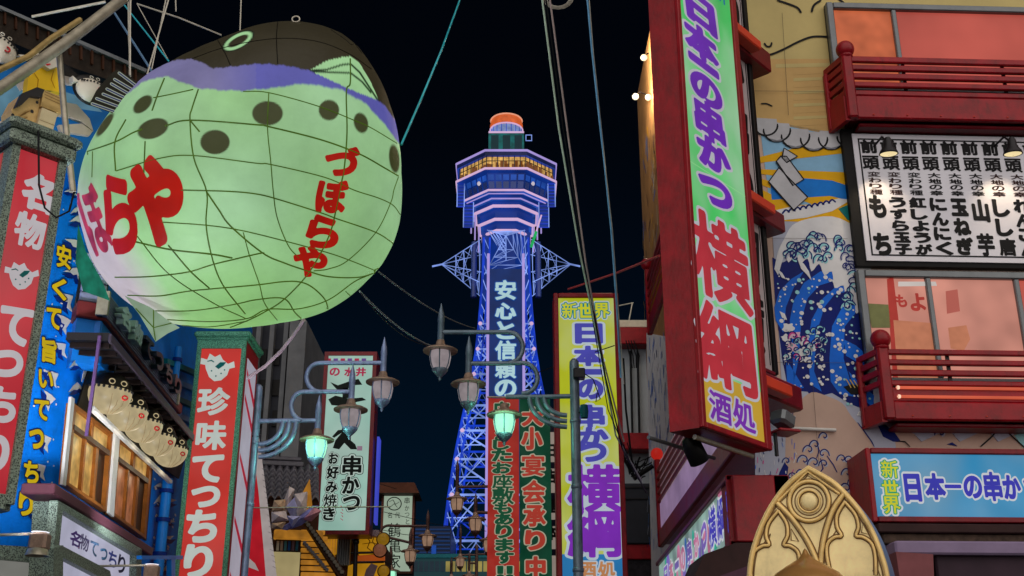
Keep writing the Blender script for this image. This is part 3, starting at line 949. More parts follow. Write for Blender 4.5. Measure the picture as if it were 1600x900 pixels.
# ---- five round fish lanterns under the canopy
lan_cream = EM("lantern_cream_paper", (194, 176, 136), .68, 5, .22)
lan_dark = PM("lantern_black_back", (26, 22, 20), .5, 0, 6, .3)
spots = [(172,612,28),(199,640,27),(224,660,26),(246,682,25),(266,700,25)]
def fish_lantern():
    t_ = bpy.data.objects.new("fish_lantern", None); C.objects.link(t_)
    r = .235
    m = MB()
    prof = [(max(1e-3, r*sin(pi*i/12)), -r*cos(pi*i/12)*.95) for i in range(13)]
    m.lathe(prof[:8], lan_cream, 24, sy=.8); m.build("belly", t_)
    m = MB(); m.lathe([(a*1.01, b*1.01) for a, b in prof[7:]], lan_dark, 24, sy=.8); m.build("back", t_)
    m = MB()
    for k in range(14):
        a = 2*pi*k/24*1.0 + pi*.92
        x, y = r*.985*cos(a), r*.985*sin(a)*.8
        m.sphere((x*.995, y*.995, .045), .017, fishb, 8, 5)
    m.build("dotted_rim", t_, kind="stuff")
    m = MB()
    for dx in (-.10, .04):
        m.tube([(dx+.034*cos(a), -.8*r*.90, .105+.026*sin(a)) for a in [i*pi/5 for i in range(10)]], .006, lan_cream, 5, True)
    m.build("eye_ring", t_, kind="stuff")
    m = MB(); m.tube([(.07+.03*cos(a), -.8*r*.985-.004, -.04+.022*sin(a)) for a in [i*pi/5 for i in range(10)]], .009, lip, 5, True); m.build("mouth", t_)
    m = MB()
    for dx in (-.08, 0, .08):
        m.tube([(dx, -.8*r*.98, -.02), (dx*.8, -.8*r*.87, -.13), (dx*.3, -.8*r*.38, -.215)], .003, PM("tan_rib", (140,116,80), .5) if dx == -.08 else trb, 4)
        trb = m.m[0]
    m.build("rib", t_)
    m = MB(); m.tube([(0,0,r*.9),(0,0,r*.9+.12)], .008, dark_metal, 6); m.build("hook", t_)
    return t_
fl = fish_lantern()
names = ["largest fish lantern, nearest the window corner", "second fish lantern from the canopy's left post", "middle fish lantern of the row under the canopy", "fourth fish lantern from the canopy's left post", "last fish lantern, beside the second red sign"]
for i, (x, y, s) in enumerate(spots):
    o = fl if i == 0 else copy_tree(fl)
    o.location = FW.w(FW.l(x, y+3, -.27)); o.rotation_euler = (radians(8), 0, radians(50))
    o.scale = (1.0,)*3
    ld = bpy.data.lights.new('lantern_light', 'POINT'); ld.energy = 1.6; ld.color = (1,.86,.6); ld.shadow_soft_size = .1
    lo = bpy.data.objects.new('lantern_light', ld); C.objects.link(lo); lo.parent = o; lo.location = (0,-.1,-.36)
    tag(o, names[i] + ", cream belly and black dots", "lantern", "fish lanterns under the canopy")

# small floodlights on rods
def arm_light(px, py, dx, Y, label, en=520):
    p0 = at(px, py, Y)
    t_ = thing("arm_floodlight", flatpl(p0.x, p0.y, p0.z), label, "floodlight")
    m = MB(); m.bbox(-.07, .07, -.05, .08, -.11, .03, brass_brown, .02); m.lathe([(.09,-.15),(.075,-.10),(.05,-.09)], steel_pole, 12); m.build("lamp_head", t_)
    m = MB(); m.tube([(0,.05,.03), (dx, .1, .02)], .012, steel_pole, 8); m.build("arm", t_)
    m = MB(); m.lathe([(.07,.032),(.01,.034)], EM("floodlight_glass", (240,240,250), 1.2), 12); m.build("glass", t_)
    ld = bpy.data.lights.new('flood_beam', 'SPOT'); ld.energy = en; ld.color = (.86,.92,1); ld.spot_size = radians(125); ld.spot_blend = .9; ld.shadow_soft_size = .15
    lo = bpy.data.objects.new('flood_beam', ld); C.objects.link(lo); lo.parent = t_; lo.location = (.0,-.1,.08); lo.rotation_euler = (radians(152), 0, radians(30))
arm_light(62, 838, -.6, 9.2, "small floodlight on a thin arm beside the lowest left sign")
arm_light(237, 887, -1.3, 12.0, "small floodlight on a long thin arm below the amber windows", 130)
# ================================================================== the big lit fish lantern
BC_px = (372, 275); BY = 10.8
BC = at(*BC_px, BY)
B_out = [(465,31),(430,32),(398,38),(365,50),(335,62),(300,77),(265,95),(232,112),(205,135),(178,165),(150,203),(130,243),(120,285),(119,325),(128,365),(143,410),(165,443),(190,468),(215,486),(250,503),(290,511),(330,515),(370,515),(400,512),(440,506),(478,499),(510,488),(545,467),(575,440),(598,415),(616,382),(626,350),(630,310),(629,270),(626,225),(620,190),(612,165),(600,132),(582,100),(560,70),(535,50),(505,38)]
fw = (BC - CAM).normalized()
rt = Vector((1,0,0)) - fw*fw.x; rt.normalize()
upv = rt.cross(fw); upv.normalize()
# silhouette radius as a function of angle in the lantern's own upright cross-section
ang_r = []
for (x, y) in B_out:
    d = ray(x, y); t = (BC-CAM).dot(fw)/d.dot(fw); q = CAM + d*t - BC
    a, b = q.dot(rt), q.dot(upv)
    ang_r.append((atan2(b, a), hypot(a, b)*.985))
ang_r.sort()
AA = np.array([a for a, r in ang_r]); RR = np.array([r for a, r in ang_r])
def Rsil(a): return float(np.interp(a, np.concatenate([AA-2*pi, AA, AA+2*pi]), np.concatenate([RR]*3)))
NA, NR, NB = 600, 190, 24
DEP = 1.45
verts = []
for j in range(NR+NB+1):
    ps = pi*j/(2*NR) if j <= NR else pi/2+pi/2*(j-NR)/NB                   # 0 = nearest point, pi = farthest
    for i in range(NA):
        a = -pi + 2*pi*i/NA
        R_ = Rsil(a)
        verts.append(rt*(R_*sin(ps)*cos(a)) + upv*(R_*sin(ps)*sin(a)) - fw*(DEP*cos(ps)))
faces = []
for j in range(NR+NB):
    for i in range(NA):
        k = (i+1) % NA
        faces.append((j*NA+i, (j+1)*NA+i, (j+1)*NA+k, j*NA+k))
me = bpy.data.meshes.new("lantern_skin"); me.from_pydata([tuple(v) for v in verts], [], faces)
me.polygons.foreach_set("use_smooth", [True]*len(faces))
bvh = BVHTree.FromPolygons([BC+v for v in verts], faces)
def Sf(px, py, off=.006):
    """point on the lantern's skin under a photo pixel, lifted off along the normal"""
    d = ray(px, py).normalized()
    h = bvh.ray_cast(CAM, d)
    if h[0] is None:
        # just beyond the outline: pull towards the centre
        return Sf(px + (BC_px[0]-px)*.02, py + (BC_px[1]-py)*.02, off)
    n = h[1]
    if n.dot(d) > 0: n = -n
    return h[0] + n*off
# ---- paint zones drawn on the skin
XS = [100,200,232,267,300,318,333,365,397,417,450,480,510,540,570,590,600,617,640,700]
black_low = ([100,205,232,267,295,310,333,365,397,417,450,482,520,560,590,600,612,617,625],[150,135,112,95,92,95,107,104,100,100,103,110,125,143,156,164,180,186,215])
purp_low = ([100,195,220,245,263,280,310,345,380,433,455,480,533,573,603,623,635],[190,150,130,121,120,127,138,141,142,137,133,131,140,163,197,223,240])
def ell(x, y, cx, cy, rx, ry, rot=0):
    dx, dy = x-cx, y-cy
    u = dx*cos(rot)+dy*sin(rot); v = -dx*sin(rot)+dy*cos(rot)
    return hypot(u/rx, v/ry)
SPOTS = [(239,201,25,15,-.35),(336,222,23,19,0),(223,163,18,10,-.75),(418,177,24,19,0),(514,172,16,16,.3),(564,192,11,16,-.25),(616,248,8,22,-.1),(164,195,22,6,-.95)]
c_green = np.array(srgb((138,184,126))[:3]); c_green2 = np.array(srgb((150,192,146))[:3]); c_black = np.array(srgb((44,39,25))[:3]); c_purp = np.array(srgb((84,84,160))[:3]); c_purp2 = np.array(srgb((112,108,150))[:3])
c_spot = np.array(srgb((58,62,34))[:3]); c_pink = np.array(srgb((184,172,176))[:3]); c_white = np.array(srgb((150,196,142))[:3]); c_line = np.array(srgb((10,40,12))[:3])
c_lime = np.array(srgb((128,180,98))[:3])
def seg_d(x, y, pts):
    b = 1e9
    for (x0,y0),(x1,y1) in zip(pts, pts[1:]):
        dx, dy = x1-x0, y1-y0; t = max(0, min(1, ((x-x0)*dx+(y-y0)*dy)/(dx*dx+dy*dy)))
        b = min(b, hypot(x-x0-t*dx, y-y0-t*dy))
    return b
mouth_poly = [(483,110),(510,95),(535,89),(548,88),(562,99),(578,125),(592,157),(560,145),(520,127)]
def inpoly(x, y, P):
    c = False; n = len(P)
    for i in range(n):
        x0,y0 = P[i]; x1,y1 = P[i-1]
        if (y0 > y) != (y1 > y) and x < (x1-x0)*(y-y0)/(y1-y0)+x0: c = not c
    return c
def mixc(a, b, t):
    t = max(0.0, min(1.0, t)); return a*(1-t)+b*t
def wob(x, s=1.0): return .7*sin(x*.31*s)+.45*sin(x*.83*s+1)+.3*sin(x*1.7*s)
def paint(x, y):
    bl = np.interp(x, *black_low); pl2 = np.interp(x, *purp_low)
    g_ = mixc(c_green, c_green2, .5+.5*sin(x*.021)*cos(y*.017+1))
    g_ = mixc(g_, c_lime, (y-330)/260.0)  # yellower downwards: spread of the inner lamps' light, put into the skin colour
    # washed-out corner at lower left: outside light put into the skin colour
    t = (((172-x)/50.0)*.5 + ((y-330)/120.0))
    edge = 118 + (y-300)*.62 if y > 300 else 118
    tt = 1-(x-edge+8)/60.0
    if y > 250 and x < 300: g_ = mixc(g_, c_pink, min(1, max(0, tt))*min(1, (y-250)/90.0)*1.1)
    c = mixc(g_, c_purp if x > 400 else mixc(c_purp2, c_purp, (x-330)/90.0), (pl2+wob(x, .6)-y)/3.4+.5)
    c = mixc(c, c_black, (bl+wob(x, 1.0)-y)/2.2+.5)
    for (cx,cy,rx,ry,ro_) in SPOTS:
        e = ell(x, y, cx, cy, rx, ry, ro_)
        if e < 1.5: c = mixc(c, c_spot, (1-e)*min(rx,ry)*.6+.5)
    if inpoly(x, y, mouth_poly):
        c = c_white.copy()
        d = min(seg_d(x,y,[(483,110),(510,109),(535,101),(548,100),(562,113),(590,156)]), seg_d(x,y,[(490,112),(520,113),(548,114),(566,128),(580,145)]))
        c = mixc(c, c_line, 1.9-d)
    e = ell(x, y, 372, 64, 26, 11, -.50)
    if e < 1.15: c = mixc(c, np.array(srgb((8,14,8))[:3]), (1.12-e)*9)
    if e < 1.0: c = mixc(c, c_white, (1.0-e)*8)
    e2 = ell(x, y, 372, 64, 19.5, 6.5, -.50)
    if e2 < 1: c = mixc(c, c_black, (1-e2)*6)
    return c
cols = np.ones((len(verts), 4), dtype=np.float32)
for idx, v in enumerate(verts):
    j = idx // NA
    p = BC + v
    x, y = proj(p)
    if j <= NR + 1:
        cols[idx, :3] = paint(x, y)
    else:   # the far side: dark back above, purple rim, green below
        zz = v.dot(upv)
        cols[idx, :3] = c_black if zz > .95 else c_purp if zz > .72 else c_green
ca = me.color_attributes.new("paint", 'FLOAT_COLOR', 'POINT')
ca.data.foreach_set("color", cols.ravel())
mm_, n_, b_ = _base("lit_printed_cloth")
at_ = n_.nodes.new("ShaderNodeAttribute"); at_.attribute_name = "paint"
tcn = n_.nodes.new("ShaderNodeTexCoord")
nz = n_.nodes.new("ShaderNodeTexNoise"); nz.inputs["Scale"].default_value = 1.3; nz.inputs["Detail"].default_value = 7; nz.inputs["Roughness"].default_value = .6
n_.links.new(tcn.outputs["Object"], nz.inputs["Vector"])
mr = n_.nodes.new("ShaderNodeMapRange"); mr.inputs[1].default_value = .3; mr.inputs[2].default_value = .7; mr.inputs[3].default_value = .78; mr.inputs[4].default_value = 1.1
n_.links.new(nz.outputs[0], mr.inputs[0])
mx = n_.nodes.new("ShaderNodeMix"); mx.data_type = 'RGBA'; mx.blend_type = 'MULTIPLY'; mx.inputs[0].default_value = 1
n_.links.new(at_.outputs["Color"], mx.inputs[6]); n_.links.new(mr.outputs[0], mx.inputs[7])
n_.links.new(mx.outputs[2], b_.inputs["Emission Color"]); b_.inputs["Emission Strength"].default_value = .86
dm_ = n_.nodes.new("ShaderNodeMix"); dm_.data_type = "RGBA"; dm_.blend_type = "MULTIPLY"; dm_.inputs[0].default_value = 1; dm_.inputs[7].default_value = (.3, .3, .3, 1); n_.links.new(mx.outputs[2], dm_.inputs[6]); n_.links.new(dm_.outputs[2], b_.inputs["Base Color"]); b_.inputs["Specular IOR Level"].default_value = .25; b_.inputs["Roughness"].default_value = .55
# cloth wrinkles
w2 = n_.nodes.new("ShaderNodeTexNoise"); w2.inputs["Scale"].default_value = 3.2; w2.inputs["Detail"].default_value = 3
n_.links.new(tcn.outputs["Object"], w2.inputs["Vector"])
bp = n_.nodes.new("ShaderNodeBump"); bp.inputs["Strength"].default_value = .35; bp.inputs["Distance"].default_value = .05
n_.links.new(w2.outputs[0], bp.inputs["Height"]); n_.links.new(bp.outputs[0], b_.inputs["Normal"])
cloth_m = mm_
me.materials.append(cloth_m)
fish = bpy.data.objects.new("fish_lantern", None); C.objects.link(fish); fish.location = BC
tag(fish, "giant green pufferfish lantern with a black back hanging over the street", "lantern")
so_ = bpy.data.objects.new("skin", me); C.objects.link(so_); so_.parent = fish
rib_m = EM("dark_green_rib", (74, 104, 22), .6, 4, .3)
NET = {
 "h": [[(128,240),(180,222),(207,208),(222,202)],[(258,197),(297,188),(400,195),(420,198),(500,218),(560,240),(600,262),(622,275)],[(240,153),(270,147),(302,140)],[(380,143),(420,145),(497,166),(553,188),(580,200),(620,224)],
  [(182,267),(247,248),(300,243),(400,255),(423,257),(507,277),(553,297),(590,309),(613,320),(625,335)],[(283,297),(357,299),(400,303),(433,311),(500,332),(527,342),(587,363),(618,383)],
  [(253,347),(323,352),(377,360),(447,377),(513,395),(550,408),(587,423)],[(213,378),(267,390),(330,397),(363,403)],[(180,433),(233,432),(293,425),(333,413),(400,397),(413,395)],
  [(200,461),(250,462),(300,454),(400,445),(440,440),(467,440),(487,448),(507,467),(513,485)],[(222,485),(300,485),(367,475),(400,468),(443,466),(460,487),(470,497)],
  [(262,499),(333,502),(387,497),(417,483),(467,482),(513,468),(553,440),(575,430),(595,422)],[(285,508),(330,510),(387,501)]],
 "v": [[(145,237),(144,277)],[(197,187),(180,222),(181,267)],[(257,123),(246,150),(238,173)],[(227,221),(225,270)],[(310,140),(300,170),(297,188),(303,247),(323,300),(322,350),(330,397),(347,443),(383,490)],
  [(323,300),(342,328),(360,353),(410,395),(445,411),(477,422),(513,432),(560,433),(590,424)],[(420,145),(418,200),(423,253),(427,300),(433,340),(450,383),(467,403)],
  [(547,92),(547,130),(541,143),(542,207),(538,260),(533,287),(527,317),(517,360),(500,397),(477,433),(443,468),(417,485),(390,499),(360,511)],[(622,277),(615,297),(610,317),(587,363),(543,407),(513,420),(490,423)],
  [(380,363),(390,400),(405,443),(413,473),(433,500)],[(213,367),(263,427),(333,473),(383,497)],[(263,383),(297,423),(327,450)],[(540,455),(548,463)],[(297,188),(312,206)]]}
def smooth_pts(P, n=6):
    P = [Vector((*p, 0)) for p in P]; out_ = []
    for i in range(len(P)-1):
        p0 = P[i-1] if i else P[0]*2-P[1]; p1 = P[i]; p2 = P[i+1]; p3 = P[i+2] if i+2 < len(P) else P[-1]*2-P[-2]
        for k in range(n):
            t = k/n
            out_.append(.5*((2*p1)+(p2-p0)*t+(2*p0-5*p1+4*p2-p3)*t*t+(3*p1-p0-3*p2+p3)*t**3))
    out_.append(P[-1]); return [(p.x, p.y) for p in out_]
for grp in NET.values():
    for L_ in grp:
        m = MB(); m.tube([Sf(x, y, .002)-BC for x, y in smooth_pts(L_)], rnd.uniform(.0050, .0088), rib_m, 6)
        m.build("rib", fish)
seam_m = PM("dark_cloth_seam", (20, 18, 12), .6)
for L_ in ([(434,34),(432,60),(434,100)], [(300,92),(345,76),(400,64),(450,60),(500,66),(545,84),(580,108)], [(520,42),(548,62),(566,84)], [(340,62),(352,84),(360,102)]):
    m = MB(); m.tube([Sf(x, y, .001)-BC for x, y in smooth_pts(L_)], .005, seam_m, 5); m.build("cap_seam", fish)
# red letters wrapped on the skin
def skin_glyph(mb, ch, cx, cy, wp, hp, rot, r, mat, off, persp=None):
    D, asp = glyph_sdf(ch); F = D - r
    _, _, bx = glyph_tris(ch, r)
    mxx, mzz = (bx[0]+bx[1])/2, (bx[2]+bx[3])/2
    kx, kz = wp/(bx[1]-bx[0]), hp/(bx[3]-bx[2])
    cache = {}
    def vert(gx, gz):
        k = (round(gx, 5), round(gz, 5))
        if k in cache: return cache[k]
        X, Z = (gx-mxx)*kx, (gz-mzz)*kz
        if persp: X, Z = persp(X/wp, Z/hp, wp, hp)
        px = cx + X*cos(rot)+Z*sin(rot); py = cy - (Z*cos(rot)-X*sin(rot))
        mb.v.append(tuple(Sf(px, py, off)-BC)); cache[k] = len(mb.v)-1
        return cache[k]
    n = GN
    for i in range(n-1):
        for j in range(n-1):
            c = [(GX[i],GX[j],F[i,j]),(GX[i+1],GX[j],F[i+1,j]),(GX[i+1],GX[j+1],F[i+1,j+1]),(GX[i],GX[j+1],F[i,j+1])]
            if all(q[2] >= 0 for q in c): continue
            pts = []
            for q in range(4):
                a, b = c[q], c[(q+1) % 4]
                if a[2] < 0: pts.append((a[0], a[1]))
                if (a[2] < 0) != (b[2] < 0):
                    t = a[2]/(a[2]-b[2]); pts.append((a[0]+(b[0]-a[0])*t, a[1]+(b[1]-a[1])*t))
            ids = []
            for p in pts:
                v = vert(*p)
                if not ids or ids[-1] != v: ids.append(v)
            if len(ids) > 2 and ids[0] != ids[-1] and len(set(ids)) == len(ids):
                mb.f.append(tuple(ids)); mb.m.append(mat); mb.sm.append(True)
red_l = EM("red_lit_print", (172, 26, 16), .78, 2.5, .2)
red_p = EM("pink_red_print", (176, 50, 70), .75, 4, .5)
for ch, x, y, w_, h_, ro_ in (("づ",534,252,54,48,.08),("ぼ",518,307,50,54,.10),("ら",504,362,52,52,.16),("や",484,408,54,50,.20)):
    m = MB(); skin_glyph(m, ch, x, y, w_, h_, ro_, .07, red_l, .006); m.build("small_letter", fish)
m = MB(); skin_glyph(m, "や", 244, 314, 88, 144, -.10, .085, red_l, .006); m.build("large_letter", fish)
m = MB(); skin_glyph(m, "ら", 188, 334, 50, 126, -.12, .065, red_l, .006); m.build("large_letter", fish)
m = MB(); skin_glyph(m, "ぼ", 148, 343, 36, 112, -.34, .045, red_p, .006); m.build("large_letter", fish)
# striped side fin
m = MB()
def card(P4, th, mat, name, parent, off=0):
    """thin solid plate through four world points"""
    n = (P4[1]-P4[0]).cross(P4[3]-P4[0]).normalized()
    if n.dot(CAM-P4[0]) < 0: n = -n
    A_ = [p + n*off for p in P4]; B_ = [p - n*th for p in A_]
    mm = MB(); k = len(P4)
    mm.add(A_+B_, [tuple(range(k)), tuple(range(2*k-1, k-1, -1))]+[(i, i+k, (i+1) % k+k, (i+1) % k) for i in range(k)], mat)
    return mm
FP = Pl(180, 150, 9.9, 20)
def Fw(px, py, y=0): return FP.w(FP.l(px, py, y))-BC
finm = PM("black_fin_cloth", (34, 32, 24), .6, 0, 6, .3)
m = MB(); pts = [(174,114),(184,108),(224,134),(212,160),(195,184),(168,174),(139,164),(150,142)]
A_ = [Fw(*p) for p in pts]; B_ = [Fw(*p, .04) for p in pts]; k = len(pts)
m.add(A_+B_, [tuple(range(k)), tuple(range(2*k-1,k-1,-1))]+[(i,i+k,(i+1)%k+k,(i+1)%k) for i in range(k)], finm); m.build("side_fin", fish)
sideo = [o for o in fish.children if o.name.startswith("side_fin")][0]
pale = EM("pale_stripe", (166,176,160), .65, 4, .15); blu = EM("blue_stripe_core", (52,60,104), .6, 4, .15)
bars = [((186,114),(218,138)),((179,124),(213,144)),((174,131),(207,150)),((167,139),(204,157)),((161,147),(201,163)),((151,154),(197,171)),((144,162),(193,179))]
for (a, b) in bars:
    for wpx, yy, mt in ((4.6,-.006,pale),(2.2,-.010,blu)):
        m = MB(); pa, pb = Vector((*a,0)), Vector((*b,0)); d = (pb-pa).normalized(); nn = Vector((-d.y,d.x,0))
        poly = []
        for (c, s0) in ((pa,-1),(pb,1)):
            for t in range(5):
                an = -pi/2+pi*t/4
                poly.append(c + d*(s0*cos(an)*wpx*.5) + nn*(sin(an)*wpx*.5*s0))
        vs = [Fw(p.x, p.y, yy) for p in poly]
        m.add(vs, [tuple(range(len(vs)))], mt); m.build("stripe" if mt is pale else "stripe_core", sideo)
# tail fin at the lower left, thin translucent cloth
tailm = EM("pale_tail_cloth", (142,168,140), .7, 3, .25)
TP = Pl(240, 500, 10.5, 10)
m = MB(); pts = [(195,462),(218,492),(243,534),(262,521),(281,512),(262,500),(235,480)]
A_ = [TP.w(TP.l(*p))-BC for p in pts]; B_ = [TP.w(TP.l(*p, .03))-BC for p in pts]; k = len(pts)
m.add(A_+B_, [tuple(range(k)), tuple(range(2*k-1,k-1,-1))]+[(i,i+k,(i+1)%k+k,(i+1)%k) for i in range(k)], tailm); m.build("tail_fin", fish)
m = MB(); m.tube([TP.w(TP.l(*p, -.01))-BC for p in ((212,482),(240,512),(268,505))], .006, rib_m, 5); m.tube([TP.w(TP.l(*p, -.012))-BC for p in ((240,484),(240,512),(243,532))], .006, rib_m, 5); m.build("tail_rib", fish)
teal_c = EM("teal_fin_cloth", (20,120,96), .65, 6, .4)
m = MB(); pts = [(122,350),(134,392),(160,440),(172,470),(130,455),(118,410)]
TP2 = Pl(140, 420, 10.9, 60)
A_ = [TP2.w(TP2.l(*p))-BC for p in pts]; B_ = [TP2.w(TP2.l(*p, .03))-BC for p in pts]; k = len(pts)
m.add(A_+B_, [tuple(range(k)), tuple(range(2*k-1,k-1,-1))]+[(i,i+k,(i+1)%k+k,(i+1)%k) for i in range(k)], teal_c); m.build("belly_fin", fish)
m = MB(); q = Sf(462, 34, 0)-BC
m.tube([q+Vector((.03*cos(a)*1.3, 0, .03+.035*sin(a))) for a in [i*pi/5 for i in range(10)]], .008, wire_pale, 6, True); m.build("top_ring", fish)

# ---- stays and wires round it
def wire(name, pxs, r, mat, label, sag=0, seg=5, grp=None):
    pts = [at(*p) for p in pxs]
    if len(pts) == 2 and sag:
        a, b = pts; pts = [a.lerp(b, t/14) - Vector((0,0,sag*4*(t/14)*(1-t/14))) for t in range(15)]
    return rod(name, pts, r, mat, label, "cable", seg, grp)
wire("stay_wire", [(204,-10,10.9),(203,40,10.9),(203,118,10.9)], .012, wire_pale, "pale hanging cord left of the lantern, falling to the striped fin")
wire("stay_wire", [(200,-10,11.0),(201,60,11.0),(204,120,11.0)], .007, wire_pale, "thin pale cord just beside the thicker hanging one")
wire("stay_wire", [(266,-10,10.9),(230,116,10.9)], .009, wire_pale, "left of two slanting pale cords behind the lantern's shoulder")
wire("stay_wire", [(261,-10,11.1),(237,108,11.1)], .007, wire_pale, "right of two slanting pale cords behind the lantern's shoulder")
wire("stay_wire", [(175,14,11.9),(240,116,11.9)], .013, PM("blue_grey_wire",(90,120,150),.5), "blue grey cable crossing behind the slanting cords")
wire("stay_wire", [(188,0,12.4),(264,96,12.4)], .009, wire_cyan, "thin cyan cable above the lantern's left shoulder")
wire("stay_wire", [(214,6,10.9),(280,28,10.9),(346,55,10.9)], .009, wire_pale, "pale cord running down to the lantern's black back")
wire("stay_wire", [(214,6,11.2),(262,92,11.2)], .005, wire_pale, "faint grey cord fanning out from the top knot")
wire("stay_wire", [(274,-10,10.9),(275,18,10.9)], .007, wire_pale, "short cord end at the top edge above the lantern")
wire("stay_wire", [(377,-10,10.9),(375,49,10.9)], .007, wire_pale, "single upright cord above the lantern's eye")
wire("stay_wire", [(722,-10,15.0),(690,78,12.6),(660,150,12.3),(627,226,11.7)], .014, wire_cyan, "bright cyan cable rising from the lantern to the top")
wire("stay_wire", [(475,500,11.2),(462,520,11.5),(440,548,11.9),(415,572,12.3),(388,590,12.7)], .020, PM("pink_rope",(176,150,160),.6), "thick pinkish rope from under the lantern to the red sign")
wire("stay_wire", [(562,455,11.9),(690,545,18.0)], .012, PM("grey_rope",(130,136,140),.6), "lower grey rope from the lantern towards the right lamps", sag=.12)
wire("stay_wire", [(564,459,11.9),(686,538,18.0)], .006, cable_black, "black cable beside the lower grey rope", sag=.2)
wire("stay_wire", [(592,425,11.9),(742,513,22)], .010, PM("grey_rope_thin",(120,126,130),.6), "upper grey rope from the lantern towards the tower", sag=.1)
# ================================================================== the tower
TY = 166.0
TC = at(790.5, 600, TY); TX = TC.x
def TZ(py, dy=0):            # height seen at photo row py at distance TY+dy
    return at(790, py, TY+dy).z
def TW(px, py):              # half width seen at column px, row py
    return abs(at(px, py, TY).x - TX)
tpl = Pl(0, 0, 0, 0, O=Vector((TX, TY, 0)))
tower = thing("observation_tower", tpl, "tall steel observation tower lit blue with pink neon rings", "tower")
steel_b = PM("blue_lit_steel", (150, 165, 200), .5, .1, .6, .25)
steel_d = PM("dark_blue_panel", (38, 60, 130), .45, .1, .5, .3)
neon_p = EM("pink_white_neon", (206, 170, 206), 1.0, .3, .08)
neon_v = EM("violet_neon", (160, 142, 208), 1.0, .3, .08)
neon_b = EM("blue_led_tube", (120, 146, 218), .95, .25, .6)
neon_db = EM("deep_blue_led", (26, 52, 178), .9, .25, .6)
leg_glow = EM("blue_lit_lattice", (22, 58, 186), .85, .22, .6)  # lattice members glow whole: blue light on the steel put into emission
win_y = EM("amber_deck_light", (206, 160, 86), .9, 1.3, .6)
# legs and lattice
rows = [385, 425, 470, 520, 560, 600, 650, 690, 735, 790, 860, 960, 1010]
lefts = [757, 756, 753, 749, 745, 739, 729, 721, 713, 705, 697, 686, 680]
lv = [(TZ(r), TW(l, r)) for r, l in zip(rows, lefts)]
lv[-1] = (0.2, lv[-1][1]*1.25)
corners = [(-1,-1),(1,-1),(1,1),(-1,1)]
for cx, cy in corners:
    m = MB()
    for dx, dy in ((0,0),(1,0),(0,1)):
        pts = [(cx*(hw-dx*.9), cy*(hw-dy*.9), z) for z, hw in lv]
        m.tube(pts, .16, leg_glow, 5)
    for (z0,h0),(z1,h1) in zip(lv, lv[1:]):
        nseg = max(2, int(abs(z0-z1)/1.6))
        for k in range(nseg):
            t0, t1 = k/nseg, (k+1)/nseg
            za, ha = z0+(z1-z0)*t0, h0+(h1-h0)*t0; zb_, hb = z0+(z1-z0)*t1, h0+(h1-h0)*t1
            m.tube([(cx*ha, cy*ha, za), (cx*(hb-.9), cy*hb, zb_)], .07, neon_b, 3, caps=False)
            m.tube([(cx*(ha), cy*(ha-.9), za), (cx*hb, cy*hb, zb_)], .07, neon_db, 3, caps=False)
    m.build("leg", tower)
for i in range(3, len(lv)-1):
    z, hw = lv[i]
    for face in range(4):
        m = MB()
        def fp(s, zz, h): 
            return [(s*h,-h,zz),(h,s*h,zz),(s*h,h,zz),(-h,s*h,zz)][face]
        m.tube([fp(-1,z,hw), fp(1,z,hw)], .17, leg_glow if face else neon_b, 5)
        m.tube([fp(-1,z-1.1,hw), fp(1,z-1.1,hw)], .11, leg_glow, 5)
        n = 8
        for k in range(n):
            s0, s1 = -1+2*k/n, -1+2*(k+1)/n
            m.tube([fp(s0,z,hw), fp((s0+s1)/2,z-1.1,hw)], .05, neon_b, 3, caps=False); m.tube([fp((s0+s1)/2,z-1.1,hw), fp(s1,z,hw)], .05, neon_b, 3, caps=False)
        m.build("ring_beam", tower)
    if i < len(lv)-2:
        z1, h1 = lv[i+1]
        for face in range(4):
            m = MB()
            mt = neon_b if face == 0 else neon_db
            mid = (z+z1)/2; hm = (hw+h1)/2
            for s in (-1, 1):
                m.tube([fp2(face, s, z, hw) if False else [(s*hw,-hw,z),(hw,s*hw,z),(s*hw,hw,z),(-hw,s*hw,z)][face], [(0,-h1,z1),(h1,0,z1),(0,h1,z1),(-h1,0,z1)][face]], .13, mt, 5)
                m.tube([[(s*.45*hw,-hw,z),(hw,s*.45*hw,z),(s*.45*hw,hw,z),(-hw,s*.45*hw,z)][face], [(s*h1,-h1,z1),(h1,s*h1,z1),(s*h1,h1,z1),(-h1,s*h1,z1)][face]], .08, mt, 4)
                m.tube([[(s*hm,-hm,mid),(hm,s*hm,mid),(s*hm,hm,mid),(-hm,s*hm,mid)][face], [(s*.5*hm,-hm,mid),(hm,s*.5*hm,mid),(s*.5*hm,hm,mid),(-hm,s*.5*hm,mid)][face]], .08, mt, 4)
            m.build("brace", tower)
    # joint lamps
    m = MB()
    for s in (-1, 1): m.sphere((s*hw*.94, -hw-.2, z), .3, neon_p, 8, 5)
    m.build("joint_lamp", tower)
# lift shaft with the vertical word panel
sw = TW(762, 500)
m = MB(); m.box(-sw*1.02, sw*1.02, -1.6, 3, lv[-1][0], TZ(375), EM("blue_lit_shaft", (8, 34, 112), .8, .12, .55)); m.build("lift_shaft", tower)
SY = 7.8
sgn_pl = Pl(0,0,0,0,O=Vector((TX, TY-SY, 0)))
sw = (sgn_pl.l(818,520).x-sgn_pl.l(762,520).x)/2
ps = MB(); a0, a1 = sgn_pl.l(768,640), sgn_pl.l(815,430)
ps.box(-sw*.97, sw*.97, .0, .5, a0.z-14, a1.z+1, EM("deep_blue_sign_panel", (8, 42, 104), .8, .2, .3)); 
pso = ps.build("word_panel", tower, loc=(0,-SY,0))
wg = EM("pale_cyan_letter", (160, 194, 200), 1.0, .5, .06)
glow = EM("cyan_letter_glow", (20, 74, 150), .9, .5, .2)  # glow around the letters, put in as a wider blue layer
